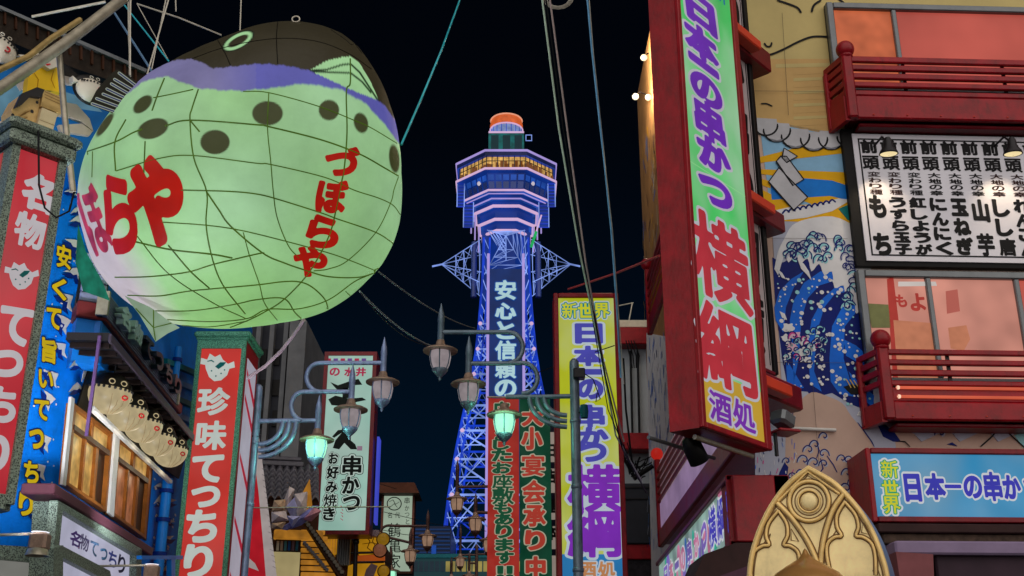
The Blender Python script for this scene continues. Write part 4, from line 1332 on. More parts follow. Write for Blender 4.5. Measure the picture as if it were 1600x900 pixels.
it = [("安",790,453,33,31),("心",790,486,33,26),("と",790,516,29,28),("信",790,547,33,30),("頼",790,577,33,28),("の",790,607,34,28)]
L = text_px(sgn_pl, it, [(.05, -.2, wg), (.10, -.1, glow)])
for mb_, nm in zip(L, ("lettering", "lettering_edge")): mb_.build(nm, tower, loc=(0,-SY,0))
for s in (-1, 1):
    m = MB(); m.tube([(s*sw, -SY-.1, 18), (s*sw, -SY-.1, sgn_pl.l(790,397).z)], .20, neon_v, 8); m.build("neon_tube", tower)
    m = MB(); m.tube([(s*sw*1.9, -1.5, TZ(470)), (s*sw*1.9, -1.5, TZ(385))], .5, steel_d, 6); m.build("shaft_column", tower)
# outrigger arms
def arm(tip, roots, tiers=3):
    m = MB(); tip = Vector(tip)
    for r_ in roots: m.tube([tip, r_], .075, neon_b, 4)
    for k in range(1, 5):
        t = .16+k*.2
        ring = [tip.lerp(Vector(r_), t) for r_ in roots]
        for i in range(len(ring)):
            m.tube([ring[i], ring[(i+1) % len(ring)]], .06, neon_b, 3, caps=False)
        if k > 1:
            for i in range(len(ring)): m.tube([prev[i], ring[(i+1) % len(ring)]], .045, neon_b, 3, caps=False)
        prev = ring
    d = (tip - (Vector(roots[0])+Vector(roots[-1]))/2).normalized()
    m.tube([tip - d*.3, tip + d*1.5], .14, neon_b, 5)
    m.build("outrigger", tower)
zt_, zm, zb2 = TZ(386), TZ(413), TZ(452)
xr = TW(752, 420)
for s in (-1, 1):
    tx = TW(690, 412)
    arm((s*tx, 0, zm), [(s*xr, -3, zt_), (s*xr, 3, zt_), (s*xr*1.05, 3, zb2), (s*xr*1.05, -3, zb2), (s*xr, 0, TZ(425))])
arm((0, -9.5, TZ(368, -9.5)), [(-xr*.75,-3,TZ(372)), (xr*.75,-3,TZ(372)), (xr*.85,-3,TZ(440)), (-xr*.85,-3,TZ(440)), (0,-3,TZ(420))])
# the head: octagonal tiers
def octo(a, z): 
    k = a*.41421
    return [(-k,-a,z),(k,-a,z),(a,-k,z),(a,k,z),(k,a,z),(-k,a,z),(-a,k,z),(-a,-k,z)]
def tier(m, a0, z0, a1, z1, mat):
    A_, B_ = octo(a0, z0), octo(a1, z1)
    m.add(A_+B_, [(i, (i+1)%8, (i+1)%8+8, i+8) for i in range(8)], mat)
def cap(m, a, z, mat, up=True):
    A_ = octo(a, z); m.add(A_, [tuple(range(8)) if up else tuple(range(7,-1,-1))], mat)
def hz(px, py):  # tier half width a, height z at the outer corner (px,py); corner lies at distance TY - .414 a
    a = TW(px, py)*.955; z = at(790, py, TY-.414*a).z
    return a, z
a1, z1 = hz(712, 257); a2, z2 = hz(712, 284); a3, z3 = hz(723, 314); a4, z4 = hz(735, 324); a5, z5 = hz(741, 334); a6, z6 = hz(747, 353); a7, z7 = hz(753, 369)
pan = EM("blue_lit_panelling", (18, 54, 146), .74, .14, .6)  # panels, louvres and roof edge glow in place of blue light on them
pan2 = EM("blue_lit_louvre", (34, 78, 172), .72, .3, .6)
roofm = EM("dim_blue_roof_edge", (22, 32, 74), .8, .3, .4)
m = MB(); m.box(-sw*1.45, sw*1.45, -2.2, 3, TZ(470), TZ(372), pan); m.build('neck_panel', tower)
# roof slab
m = MB(); tier(m, a1, z1-.75, a1, z1, roofm); cap(m, a1, z1, steel_d); cap(m, a1, z1-.75, pan, False); m.build("roof_slab", tower)
aw = a1-.45; zw0, zw1 = z2+.1, z1-.75
m = MB(); tier(m, aw-.12, zw0, aw-.12, zw1, win_y); m.build("deck_glow", tower)
for f in range(8):
    A_ = octo(aw, 0); p, q = Vector(A_[f]), Vector(A_[(f+1)%8])
    for k in range(7):
        c = p.lerp(q, k/7)
        m = MB(); m.box(c.x-.07, c.x+.07, c.y-.07, c.y+.07, zw0, zw1, dark_metal); m.build("window_mullion", tower)
    m = MB(); m.tube([p+Vector((0,0,zw0+(zw1-zw0)*.66)), q+Vector((0,0,zw0+(zw1-zw0)*.66))], .07, dark_metal, 4); m.build("window_transom", tower)
m = MB()
for k in range(46):
    f = rnd.choice((7,0,1)); A_ = octo(aw-.06, 0); p, q = Vector(A_[f]), Vector(A_[(f+1)%8]); c = p.lerp(q, rnd.random())
    hgt = rnd.uniform(.5, 1.5)
    m.box(c.x-.22, c.x+.22, c.y-.1, c.y+.02, zw0, zw0+hgt, EM("warm_shape", (120,70,30), .8) if k == 0 else wsh)
    wsh = m.m[0]
m.build("deck_silhouette", tower, kind="stuff")
def ring(a, z, r, mat, nm="neon_ring"):
    P = octo(a, z)
    m = MB(); m.tube([Vector(p) for p in P], r, mat, 6, True); m.build(nm, tower)
ring(a1+.05, z1+.05, .19, neon_v); ring(a2+.05, z2, .19, neon_p)
m = MB(); tier(m, a2, z2-.4, a2, z2, pan); cap(m, a2, z2, pan); m.build("deck_floor", tower)
m = MB(); tier(m, a3-.1, z3, a2-.6, z2-.4, pan); cap(m, a2-.02, z2-.4, pan, False); m.build("lower_wall", tower)
for f in (7, 0, 1):        # recessed bays in the lower wall
    A_ = octo(a3-.1, z3); B_ = octo(a2-.6, z2-.4)
    for k in range(5):
        t0, t1 = (k+.12)/5, (k+.88)/5
        q = [Vector(A_[f]).lerp(Vector(A_[(f+1)%8]), t0), Vector(A_[f]).lerp(Vector(A_[(f+1)%8]), t1), Vector(B_[f]).lerp(Vector(B_[(f+1)%8]), t1), Vector(B_[f]).lerp(Vector(B_[(f+1)%8]), t0)]
        lo = [q[0].lerp(q[3], .12), q[1].lerp(q[2], .12), q[1].lerp(q[2], .5), q[0].lerp(q[3], .5)]
        hi = [q[0].lerp(q[3], .58), q[1].lerp(q[2], .58), q[1].lerp(q[2], .9), q[0].lerp(q[3], .9)]
        n = (q[1]-q[0]).cross(q[3]-q[0]).normalized()
        for qq, mt in ((lo, steel_d), (hi, pan2)):
            m = MB(); m.add([v+n*.08 for v in qq], [(0,1,2,3)], mt); m.build("wall_bay", tower)
ring(a3, z3, .17, neon_p); ring(a3-.2, z3-.5, .09, neon_v)
# stepped skirts below, each with a neon ring
rads = [(a3-.15, z3), (a4, z4), (a5, z5), (a6, z6), (a7, z7)]
for (ap, zp), (aa, zz) in zip(rads, rads[1:]):
    m = MB(); tier(m, aa-.12, zz, aa-.12, zp, pan); m.build("skirt", tower)
    m = MB(); A_ = octo(ap-.12, zp); B_ = octo(aa-.2, zp); m.add(A_+B_, [(i, i+8, (i+1)%8+8, (i+1)%8) for i in range(8)], pan2); m.build("soffit_step", tower)
for aa, zz, rr, mt in ((a4,z4,.12,neon_v),(a5,z5,.24,neon_p),(a6,z6,.24,neon_p),(a7,z7,.24,neon_p)):
    ring(aa, zz, rr, mt)
    m = MB()
    P = octo(aa, zz)
    for i in (7, 2, 0, 1):
        if i in (7, 2): m.tube([P[i], (P[i][0], P[i][1], zz-4.4)], .12, neon_v, 5)
    m.build("neon_drop", tower)
m = MB(); cap(m, a7-.15, z7, pan2, False); tier(m, a7-.3, z7-6.5, a7-.3, z7, pan); tier(m, a7-.8, z7-9, a7-.3, z7-6.5, pan); m.build("core_wall", tower)
# barred side screens at the widest corners
for s in (-1, 1):
    for (aa, zz, h_, w_) in ((a2-.1, z2-.5, 3.9, 1.1), (a3, z3-.4, 4.2, 1.5)):
        x = s*(aa - w_/2)
        fr = MB()
        for e in (-w_/2, w_/2): fr.box(x+e-.07, x+e+.07, -.42*aa-.35, -.42*aa-.2, zz-h_, zz, neon_b)
        n = 7
        for k in range(n+1): fr.box(x-w_/2, x+w_/2, -.42*aa-.33, -.42*aa-.22, zz-h_*k/n-.05, zz-h_*k/n+.05, neon_db)
        fr.build("barred_screen", tower)
        bk = MB(); bk.box(x-w_/2, x+w_/2, -.42*aa-.18, -.42*aa-.1, zz-h_, zz, pan); bk.build("screen_back", tower)
# two lit balls on the lower wall
for s in (-1, 1):
    m = MB(); p = at(790.5+s*41.5, 287, TY-a2*.72); m.sphere((p.x-TX, p.y-TY, p.z), .36, EM("pale_globe", (190,180,190), 1) if s < 0 else glb, 10, 6); glb = m.m[0]; m.build("globe_lamp", tower)
# top house and drum
zt0 = at(790, 230, TY-4).z; zt1 = at(790, 207, TY-3).z; hwid = TW(764, 218)
teal = EM("teal_lit_wall", (4, 84, 84), .85, .8, .5)
m = MB(); m.box(-hwid, hwid, -3, 3, z1, zt1, teal); m.build("top_house", tower)
for k in range(3):
    m = MB(); x = -hwid+.4+k*hwid*.66; m.box(x, x+hwid*.42, -3.06, -3.0, z1+1.6, zt1-.5, EM("dark_teal_bay", (2,44,52), .8) if k == 0 else dtb); dtb = m.m[0]; m.build("house_bay", tower)
m = MB(); m.tube([(-hwid,-3.1,zt1),(hwid,-3.1,zt1)], .15, neon_p, 6); m.tube([(-a1*.42,-3.4,z1+.1),(a1*.42,-3.4,z1+.1)], .15, EM("orange_red_neon",(206,110,80),1), 6); m.build("neon_tube", tower)
m = MB(); m.tube([(hwid+.3,-2.9,zt1-1.4),(hwid+.3,-2.9,zt1-.4),(hwid+1.2,-2.9,zt1-.4),(hwid+1.2,-2.9,zt1-1.4)], .09, neon_b, 5, True); m.build("antenna_frame", tower)
dr = TW(767, 195); zd0 = zt1; zd1 = at(790, 204, TY).z; zd2 = at(790, 185, TY).z
m = MB(); m.lathe([(dr, zt1), (dr, zd0+1.9)], EM("pale_blue_drum", (120,140,190), .85, 1, .3), 32); m.build("drum", tower)
m = MB()
for k in range(20):
    a = 2*pi*k/20; m.tube([(dr*1.01*cos(a), dr*1.01*sin(a), zt1), (dr*1.01*cos(a), dr*1.01*sin(a), zt1+1.9)], .05, neon_db, 4)
m.build("drum_rib", tower)
zc2 = zd2-.2
m = MB(); m.lathe([(dr*1.03, zt1+1.9), (dr*1.05, zc2-1.2), (dr*.98, zc2-.4), (dr*.8, zc2), (.01, zc2+.25)], EM("orange_dome_light", (206,92,44), .95, 1, .25), 32); m.build("weather_dome", tower)
m = MB(); m.tube([(dr*1.0*cos(a), dr*1.0*sin(a), zc2-.3) for a in [i*2*pi/28 for i in range(28)]], .13, EM("peach_neon", (224,150,120), 1), 5, True); m.tube([(dr*1.04*cos(a), dr*1.04*sin(a), zt1+2.0) for a in [i*2*pi/28 for i in range(28)]], .13, neon_p, 5, True); m.build("neon_ring", tower)
# green lit streamer hanging off the right of the head
m = MB(); m.tube([at(846,336,TY-10)-tpl.O, at(838,362,TY-10)-tpl.O], .12, neon_p, 5); m.tube([at(838,362,TY-10)-tpl.O, at(830,386,TY-10)-tpl.O], .22, EM("green_led", (30,170,90), .9), 5); m.build("green_streamer", tower)

# ================================================================== signs and lamps in the middle distance
def qbox(mb, P, l, t, r, b, y0, y1, mat, ch=0):
    """box between photo columns l..r (mean of top and bottom) and rows t..b on plane P"""
    yc = (t+b)/2
    x0 = P.l(l, yc, y0).x; x1 = P.l(r, yc, y0).x; z1 = P.l((l+r)/2, t, y0).z; z0 = P.l((l+r)/2, b, y0).z
    if ch: mb.bbox(x0, x1, y0, y1, z0, z1, mat, ch)
    else: mb.box(x0, x1, y0, y1, z0, z1, mat)
    return x0, x1, z0, z1
# ---- distant low building under the tower
P = Pl(680, 905, 120, 0)
q = thing("station_building", P, "low teal building with a row of dim yellow windows at the tower's foot", "building")
tealb = PM("teal_cladding", (20, 86, 96), .6, 0, .3, .2)
m = MB(); z0 = -P.O.z; x0 = P.l(596,880).x; x1 = P.l(900,880).x
m.box(x0, x1, 0, 12, z0, P.l(680,866).z, EM("dim_teal_wall", (18, 62, 68), .6, .12, .3)); m.build("wall", q)
m = MB(); m.box(x0, x1, -.3, 0, P.l(680,872).z, P.l(680,866).z, tealb); m.build("roof_edge", q)
wy = EM("dim_yellow_window", (140, 126, 66), .8, .4, .5); wd = EM("dark_window", (20, 40, 52), .8, .4, .3)
for k in range(26):
    x = 604+k*8.4
    m = MB(); qbox(m, P, x, 877, x+6.6, 893, -.08, -.02, wy if x > 690 else wd); m.build("window", q)
P = Pl(660, 880, 140, 0)
q = thing("office_block", P, "dark block with faint blue louvre lines left of the tower's leg", "building")
m = MB(); z0 = -P.O.z; m.box(P.l(620,850).x, P.l(704,850).x, 0, 14, z0, P.l(660,822).z, EM("dim_blue_wall", (3, 18, 44), .8, .1, .3)); m.build("wall", q)
for k in range(9):
    m = MB(); qbox(m, P, 621, 826+k*6, 703, 828+k*6, -.2, -.01, EM("blue_louvre", (6, 44, 92), .8) if k == 0 else lvm); lvm = m.m[0]; m.build("louvre", q)
m = MB(); qbox(m, P, 674, 852, 681, 878, -.5, 0, EM("blue_box_light", (8, 64, 150), .9)); m.build("lit_box", q)

# ---- dark grey block behind the left lamp
P = Pl(430, 900, 32, 0)
q = thing("concrete_building", P, "tall unlit grey concrete building behind the left street lamp", "building")
m = MB(); z0 = -P.O.z
m.box(P.l(340,600).x, P.l(452,600).x, 0, 10, z0, P.l(420,480).z, dark_cladding); m.build("wall", q)
m = MB(); m.box(P.l(452,600).x, P.l(478,600).x, -.5, 9, z0, P.l(460,510).z, concrete); m.build("stair_wall", q)
for k, x in enumerate((397, 418, 440)):
    m = MB(); m.box(P.l(x,600).x, P.l(x+7,600).x, -.25, 0, z0, P.l(420,505).z, concrete); m.build("pilaster", q)
for k in range(4):
    for xx in (404, 425):
        m = MB(); qbox(m, P, xx, 545+k*48, xx+12, 570+k*48, -.06, -.01, black_paint); m.build("window", q)
P = Pl(510, 900, 24, 0)

# ---- green-white vertical sign
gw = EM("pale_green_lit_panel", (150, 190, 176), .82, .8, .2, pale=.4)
P = Pl(540, 834, 26, 0)
q = thing("vertical_sign", P, "tall pale green sign with black brush writing in a dark red frame", "sign")
m = MB(); x0, x1, z0, z1 = qbox(m, P, 505.5, 556, 577, 829, 0, .02, gw); m.build("face", q)
m = MB(); f = .09
for b in ((x0-f, x0, z0-f, z1+f), (x1, x1+f, z0-f, z1+f), (x0, x1, z1, z1+f), (x0, x1, z0-f, z0)): m.box(b[0], b[1], -.04, .02, b[2], b[3], red_dark)
m.box(x0-f, x1+f, .021, .6, z0-f, z1+f, red_dark); m.build("frame", q)
m = MB(); m.box(x1+.16, x1+.21, .1, .5, z0+.2, z1-1.9, EM("blue_edge_tube", (60,70,190), .9)); m.build("edge_light", q)
ink = PM("green_black_ink", (8, 22, 18), .5); pinkp = EM("pink_print", (176, 40, 80), .7)
m = MB()
for k in range(6): qbox(m, P, 510+k*11, 560, 517+k*11, 567, -.004, 0, (pinkp, EM("violet_print_lit",(110,70,150),.7))[k % 2] if k < 2 else m.m[-2*6])
qbox(m, P, 508, 569, 574, 570.5, -.004, 0, ink); m.build("top_print", q)
L = text_px(P, [("の",523,581,16,13),("水",545,581,14,14),("井",564,581,16,14)], [(.05, -.004, pinkp)]); L[0].build("small_lettering", q)
m = MB()
for pts in ([(516,597),(528,602),(545,596),(560,592),(566,601),(548,602),(540,612),(530,612),(524,606)], [(513,624),(524,618),(545,623),(566,621),(572,625),(548,630),(530,634),(518,633)], [(536,606),(544,606),(545,622),(535,622)],
            [(534,640),(541,640),(543,664),(536,664)],
            [(519,682),(528,672),(546,670),(549,674),(548,688),(555,694),(558,702),(548,702),(538,692),(530,702),(520,700),(524,688),(534,676),(522,684)]):
    m.ppoly(P, pts, -.006, 0, ink)
m.build("brush_lettering", q)
its = [("串",550,727,30,31),("か",548,758,27,27),("つ",549,786,27,23),("お",521,716,15,18),("好",520,738,19,20),("み",518,761,18,18),("焼",516,782,21,21),("き",514,803,19,20)]
L = text_px(P, its, [(.05, -.012, ink), (.12, -.008, EM("white_halo_lit",(176,196,186),.85)), (.155, -.005, ink)])
for mb_, nm in zip(L, ("lettering", "lettering_halo", "lettering_outline")): mb_.build(nm, q)
m = MB(); 
for k in range(5): m.ribbon(P, [(532+k%2*2, 790+k*5), (536, 793+k*5)], 1.6, -.004, pinkp)
qbox(m, P, 558, 697, 566, 704, -.004, -.002, EM("faint_seal_print",(150,120,140),.7)); m.build("seal", q, kind="stuff")

# ---- small far sign with roof
P = Pl(612, 896, 33, 0)
q = thing("roofed_sign", P, "small far white sign with thin brush writing under a brown pitched roof", "sign")
m = MB(); x0, x1, z0, z1 = qbox(m, P, 598, 775, 643, 893, 0, .02, EM("pale_lit_panel", (160,178,158), .8, .8, .15)); m.build("face", q)
m = MB(); f = .06
for b in ((x0-f, x0, z0, z1), (x1, x1+f, z0, z1)): m.box(b[0], b[1], -.05, .02, b[2], b[3], PM("pinkish_wood", (120,72,60), .6))
m.box(x0-f, x1+f, .021, .5, z0-f, z1, wood_dark); m.box(x0-f, x1+f, -.05, .02, z0-f, z0, wood_dark); m.build("frame", q)
m = MB(); rz = P.l(612,775).z; rt_ = P.l(612,755).z; a, b_ = P.l(588,770).x, P.l(657,770).x; a2_, b2_ = P.l(594,758).x, P.l(648,758).x
br = PM("brown_roof_sheet", (78, 46, 34), .6, 0, 4, .3)
m.add([(a,-.45,rz),(b_,-.45,rz),(b_,.8,rz),(a,.8,rz),(a2_,-.1,rt_),(b2_,-.1,rt_),(b2_,.5,rt_),(a2_,.5,rt_)], [(3,2,1,0),(4,5,6,7),(0,1,5,4),(1,2,6,5),(2,3,7,6),(3,0,4,7)], br); m.build("roof", q)
m = MB()
m.tube([P.l(616+11*cos(a), 787+10*sin(a), -.006) for a in [i*pi/12 for i in range(24)]], .014, ink, 4, True)
m.ribbon(P, [(608,784),(614,781),(618,788),(624,784)], 1.2, -.006, ink); m.ribbon(P, [(610,792),(616,787),(621,793)], 1.2, -.006, ink); m.build("emblem", q)
its = [("名",609,805,7,9),("代",621,805,8,9),("鶴",616,828,20,22),("亀",617,852,19,22),("家",616,877,20,22),("串",636,782,8,10),("か",636,794,7,8),("つ",636,804,7,6),("と",637,815,6,8)]
L = text_px(P, its, [(.005, -.006, ink)]); L[0].build("lettering", q)

# ---- twin vertical banners
bred = EM("red_banner_cloth", (178, 50, 40), .62, 1.5, .25); bgrn = EM("green_banner_cloth", (8, 64, 44), .75, 1.5, .25)
halo = EM("cream_letter_edge", (172, 166, 142), .75, 2, .1)
gl = EM("green_letter", (6, 74, 46), .8, 2, .1); rl_ = EM("red_letter", (176, 58, 44), .72, 2, .1)
def banner(l, r, cloth, its, lm, label, Y):
    P = Pl((l+r)/2, 930, Y, 0)
    q = thing("vertical_banner", P, label, "banner")
    x0, x1 = P.l(l, 760).x, P.l(r, 760).x; z1 = P.l(l, 622).z; z0 = P.l(l, 960).z
    n, mrow = 8, 36; m = MB(); vs = []
    for j in range(mrow+1):
        for i in range(n+1):
            u = i/n; t = j/mrow
            vs.append((x0+(x1-x0)*u, .02*sin(t*19+u*5)*1.0+.015*sin(t*43+u*9), z0+(z1-z0)*t))
    m.add(vs, [(j*(n+1)+i, j*(n+1)+i+1, (j+1)*(n+1)+i+1, (j+1)*(n+1)+i) for j in range(mrow) for i in range(n)], cloth, True)
    m.build("cloth", q)
    L = text_px(P, its, [(.06, -.060, lm), (.115, -.052, halo)])
    L[0].build("lettering", q); L[1].build("lettering_edge", q)
    m = MB(); m.tube([(x0-.03,0,z1+.02),(x1+.03,0,z1+.02)], .02, steel_pole, 8); m.build("rod", q)
    return q
its = []
ys = [(783,639,26,24,"広"),(783,661,22,15,"々"),(782,682,18,14,"と"),(783,695,26,16,"し"),(784,711,32,20,"た"),(784,731,30,18,"お"),(785,752,32,22,"座"),(786,775,34,26,"敷"),(786,794,28,18,"も"),(787,811,28,18,"あ"),(787,830,26,22,"り"),(788,851,28,20,"ま"),(789,871,28,20,"す"),(789,893,26,18,"‼")]
for x, y, w_, h_, ch in ys: its.append((ch, x, y, w_, h_))
banner(762, 811, bred, its, gl, "red cloth banner with green writing hanging right of the tower's shaft", 24.5)
its = [("大",832,651,34,30),("小",831,685,34,36),("宴",833,727,36,34),("会",834,768,36,36),("承",835,806,36,34),("り",836,844,32,32),("中",837,887,32,36)]
banner(812, 861, bgrn, its, rl_, "green cloth banner with red writing beside the red one", 24.6)
# narrow white board behind
P = Pl(866, 930, 26.5, 0)
q = thing("narrow_sign", P, "narrow cream sign with black characters squeezed between green banner and yellow sign", "sign")
m = MB(); x0, x1, z0, z1 = qbox(m, P, 858, 640, 878, 930, 0, .3, EM("cream_dim_panel", (150,136,126), .75, 1, .15)); m.build("face", q)
L = text_px(P, [("日",860,704,18,20),("吉",861,744,18,22),("屋",861,790,20,24),("本",862,832,20,24)], [(.05, -.006, black_print)]); L[0].build("lettering", q)
m = MB()
for y in (665, 722, 770, 812, 858): qbox(m, P, 858, y, 878, y+10, -.012, -.001, PM("navy_band",(20,20,44),.5) if y == 665 else nvb); nvb = m.m[0]; m.cut()
m.pieces("band", q)

# ---- yellow vertical sign
P = Pl(918, 930, 19.5, 0)
q = thing("vertical_sign", P, "tall yellow sign with blue and purple characters behind the right street lamp", "sign")
xt0, xt1 = P.l(871,470).x, P.l(963,470).x
x0 = (P.l(871,470).x+P.l(880,890).x)/2; x1 = (P.l(960,470).x+P.l(971,890).x)/2
z1 = P.l(915,466).z; z0 = P.l(925,960).z; zb_ = P.l(925,866).z
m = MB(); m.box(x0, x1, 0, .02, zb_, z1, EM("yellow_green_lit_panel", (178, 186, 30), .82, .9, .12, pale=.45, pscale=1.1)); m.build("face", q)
m = MB(); m.box(x0, x1, .0, .02, z0, zb_, EM("blue_lit_panel_foot", (40, 120, 178), .8, .9, .15)); m.build("lower_face", q)
m = MB(); f = .085
for b in ((x0-f, x0, z0, z1+f), (x1, x1+f, z0, z1+f), (x0, x1, z1, z1+f)): m.bbox(b[0], b[1], -.05, .03, b[2], b[3], red_paint, .012)
m.box(x0-f, x1+f, .03, .55, z0, z1+f, red_paint); m.build("frame", q)
blue_l = EM("indigo_lit_letter", (72, 72, 170), .8, 2, .12); pur_l = EM("purple_lit_letter", (122, 44, 176), .82, 2, .12)
wh = EM("white_lit_halo", (178, 190, 200), .85, 2, .08); yl = EM("yellow_lit_letter_small", (196, 196, 40), .85); tl = EM("teal_lit_outline", (16, 130, 130), .8)
its = [("日",920,521,44,32),("本",919,556,46,32),("一",918,581,46,9),("の",922,608,42,32),("串",922,650,46,36),("か",927,674+8,48,30),("つ",925,707,46,30)]
it2 = [("横",929,763,86,76),("綱",928,833,84,76)]
L = text_px(P, its, [(.07, -.012, blue_l), (.16, -.006, wh)])
for mb_, nm in zip(L, ("lettering", "lettering_halo")): mb_.build(nm, q)
L = text_px(P, it2, [(.075, -.018, pur_l), (.13, -.009, wh)])
for mb_, nm in zip(L, ("large_lettering", "large_lettering_halo")): mb_.build(nm, q)
L = text_px(P, [("新",890,485,24,24),("世",915,485,24,23),("界",940,485,25,24)], [(.04, -.014, yl), (.10, -.010, tl), (.17, -.005, wh)])
for mb_, nm in zip(L, ("heading", "heading_outline", "heading_halo")): mb_.build(nm, q)
L = text_px(P, [("酒",917,891,30,28),("処",948,891,28,28)], [(.05, -.012, EM("orange_lit_letter",(190,130,84),.8)), (.14, -.006, wh)])
for mb_, nm in zip(L, ("foot_lettering", "foot_lettering_halo")): mb_.build(nm, q)

# ================================================================== street lamps
lamp_dim = EM("unlit_frosted_glass", (164, 152, 156), .62, 6, .2)  # unlit panes, brightened by a glow put into the material
lamp_grn = EM("green_lit_glass", (150, 222, 186), 1.35, 6, .08)
lamp_wrm = EM("peach_frosted_glass", (170, 136, 112), .6, 6, .2)
def lantern(parent, x, y, z, s, glass, post_up, metal):
    """a hanging lantern: spike post, brimmed hat, six-paned glass bowl, pointed foot. (x,z) = hat brim"""
    post = MB()
    post.lathe([(.045, 0.10), (.045, post_up-.28), (.05, post_up-.27), (.042, post_up-.16), (.004, post_up)], metal, 10, x, y, z)
    po = post.build("lantern_post", parent)
    hat = MB()
    hat.lathe([(.30*s,-.005*s),(.305*s,.015*s),(.25*s,.045*s),(.13*s,.075*s),(.085*s,.12*s),(.07*s,.19*s),(.05*s,.21*s)], brass_brown, 24, x, y, z)
    hat.lathe([(.302*s,-.006*s),(.24*s,.0),(.02,.0)], brass_brown, 24, x, y, z)
    ho = hat.build("lantern_hat", parent)
    for k in range(6):
        a0, a1 = 2*pi*k/6+.06+pi/6, 2*pi*(k+1)/6-.06+pi/6
        pr = [(.175,-.01),(.19,-.10),(.165,-.24),(.125,-.33)]
        m = MB(); vs = []
        for r_, zz in pr:
            for j in range(4):
                a = a0+(a1-a0)*j/3; vs.append((x+r_*s*cos(a), y+r_*s*sin(a), z+zz*s))
        m.add(vs, [(i*4+j, (i+1)*4+j, (i+1)*4+j+1, i*4+j+1) for i in range(3) for j in range(3)], glass, True)
        m.build("glass_pane", parent)
    bars = MB()
    for k in range(6):
        a = 2*pi*k/6+pi/6
        bars.tube([(x+r_*s*cos(a), y+r_*s*sin(a), z+zz*s) for r_, zz in [(.18,-.0),(.197,-.10),(.172,-.24),(.13,-.34)]], .011*s, metal, 5)
    bars.build("glazing_bar", parent)
    foot = MB(); foot.lathe([(.135*s,-.32*s),(.14*s,-.345*s),(.10*s,-.40*s),(.045*s,-.455*s),(.022*s,-.475*s),(.03*s,-.495*s),(.004,-.54*s)], metal, 16, x, y, z); foot.build("lantern_foot", parent)
def street_lamp(pole_px, pole_top, Y, side, lamps, metal, label, group, scale=1.0, arms=None, glass_list=None, arcs=True, rpole=.066):
    """side = +1: arms reach right. lamps: (px, brim py) in photo pixels, lowest first"""
    P = Pl(pole_px, pole_top, Y, 0)
    base = Vector((P.O.x, P.O.y, 0.12)); PB = Pl(0,0,0,0,O=base)
    t_ = thing("street_lamp", PB, label, "street lamp", group)
    L_ = lambda px, py: (lambda v: (v.x, 0, v.z))(PB.l(px, py))
    top = PB.l(pole_px, pole_top).z
    m = MB(); m.lathe([(rpole*2.1,0),(rpole*2.1,.25),(rpole*1.5,.4),(rpole*1.25,.8),(rpole*1.05,1.2),(rpole,1.25),(rpole,top-.12),(rpole*1.02,top-.1),(rpole*.96,top-.02),(rpole*.5,top+.02),(.001,top+.03)], metal, 16); m.build("pole", t_)
    for zz in (.55, .72, .86):
        m = MB(); m.lathe([(rpole*1.0,0),(rpole*1.14,.01),(rpole*1.14,.05),(rpole*1.0,.06)], metal, 16, cz=top*zz); m.build("pole_collar", t_)
    ra = .042*scale
    for pts in arms:
        m = MB(); m.tube([L_(*p) for p in pts], ra, metal, 8); m.build("arm", t_)
    for k, (px, py) in enumerate(lamps):
        v = PB.l(px, py)
        sc = scale
        lantern(t_, v.x, 0, v.z, sc, glass_list[k], PB.l(px, pups[k]).z - v.z if pups else .9*sc, metal)
    return t_, PB
def arcp(cx, cy, rx, ry, a0, a1, n=10):
    return [(cx+rx*cos(radians(a0+(a1-a0)*i/n)), cy-ry*sin(radians(a0+(a1-a0)*i/n))) for i in range(n+1)]
# left lamp
pups = [617, 569, 527]
arms = [[(404,658),(450,657),(497,657)],
        arcp(474,634.5,19,22.5,270,90)[0:] + [(500,612),(548,612)],
        arcp(500,589.5,21,22.5,270,90) + [(540,567),(598,567)]]
arms[1] = [(470,657)] + arms[1]; arms[2] = [(505,612)] + arms[2]
for R_, w_ in ((38,36),(48,46),(59,56)):
    arms.append([(404+R_*cos(radians(a)), 658+w_*sin(radians(a))) for a in range(0, 91, 9)])
slamp, PB = street_lamp(404, 603, 16.5, 1, [(495,688),(548,641),(598,598)], lamp_post_paint, "blue grey street lamp with three lanterns on stepped arms, left of the street", "street lamps with three lanterns", .82, arms, [lamp_grn, lamp_dim, lamp_dim])
v = PB.l(495, 706)
lg = bpy.data.lights.new("green_lamp_light", "POINT"); lg.energy = 12; lg.color = (.25, 1, .6); lg.shadow_soft_size = .12
lo = bpy.data.objects.new("green_lamp_light", lg); C.objects.link(lo); lo.parent = slamp; lo.location = (v.x, -.30, v.z+.02)
for (x, y, d) in ((392,633,-1),(392,683,-1)):
    m = MB(); a = PB.l(404, y); b_ = PB.l(386, y)
    m.tube([(a.x, -.02, a.z), (b_.x, -.1, a.z)], .015, dark_metal, 6); m.lathe([(.05,-.05),(.05,.05)], dark_metal, 10, b_.x, -.1, a.z); m.build("clamp_lamp", slamp)
m = MB(); a = PB.l(384, 794); m.tube([(-.6,0,a.z),(2.0,0,a.z+.02)], .010, steel_pole, 6); m.build("tie_rod", slamp)
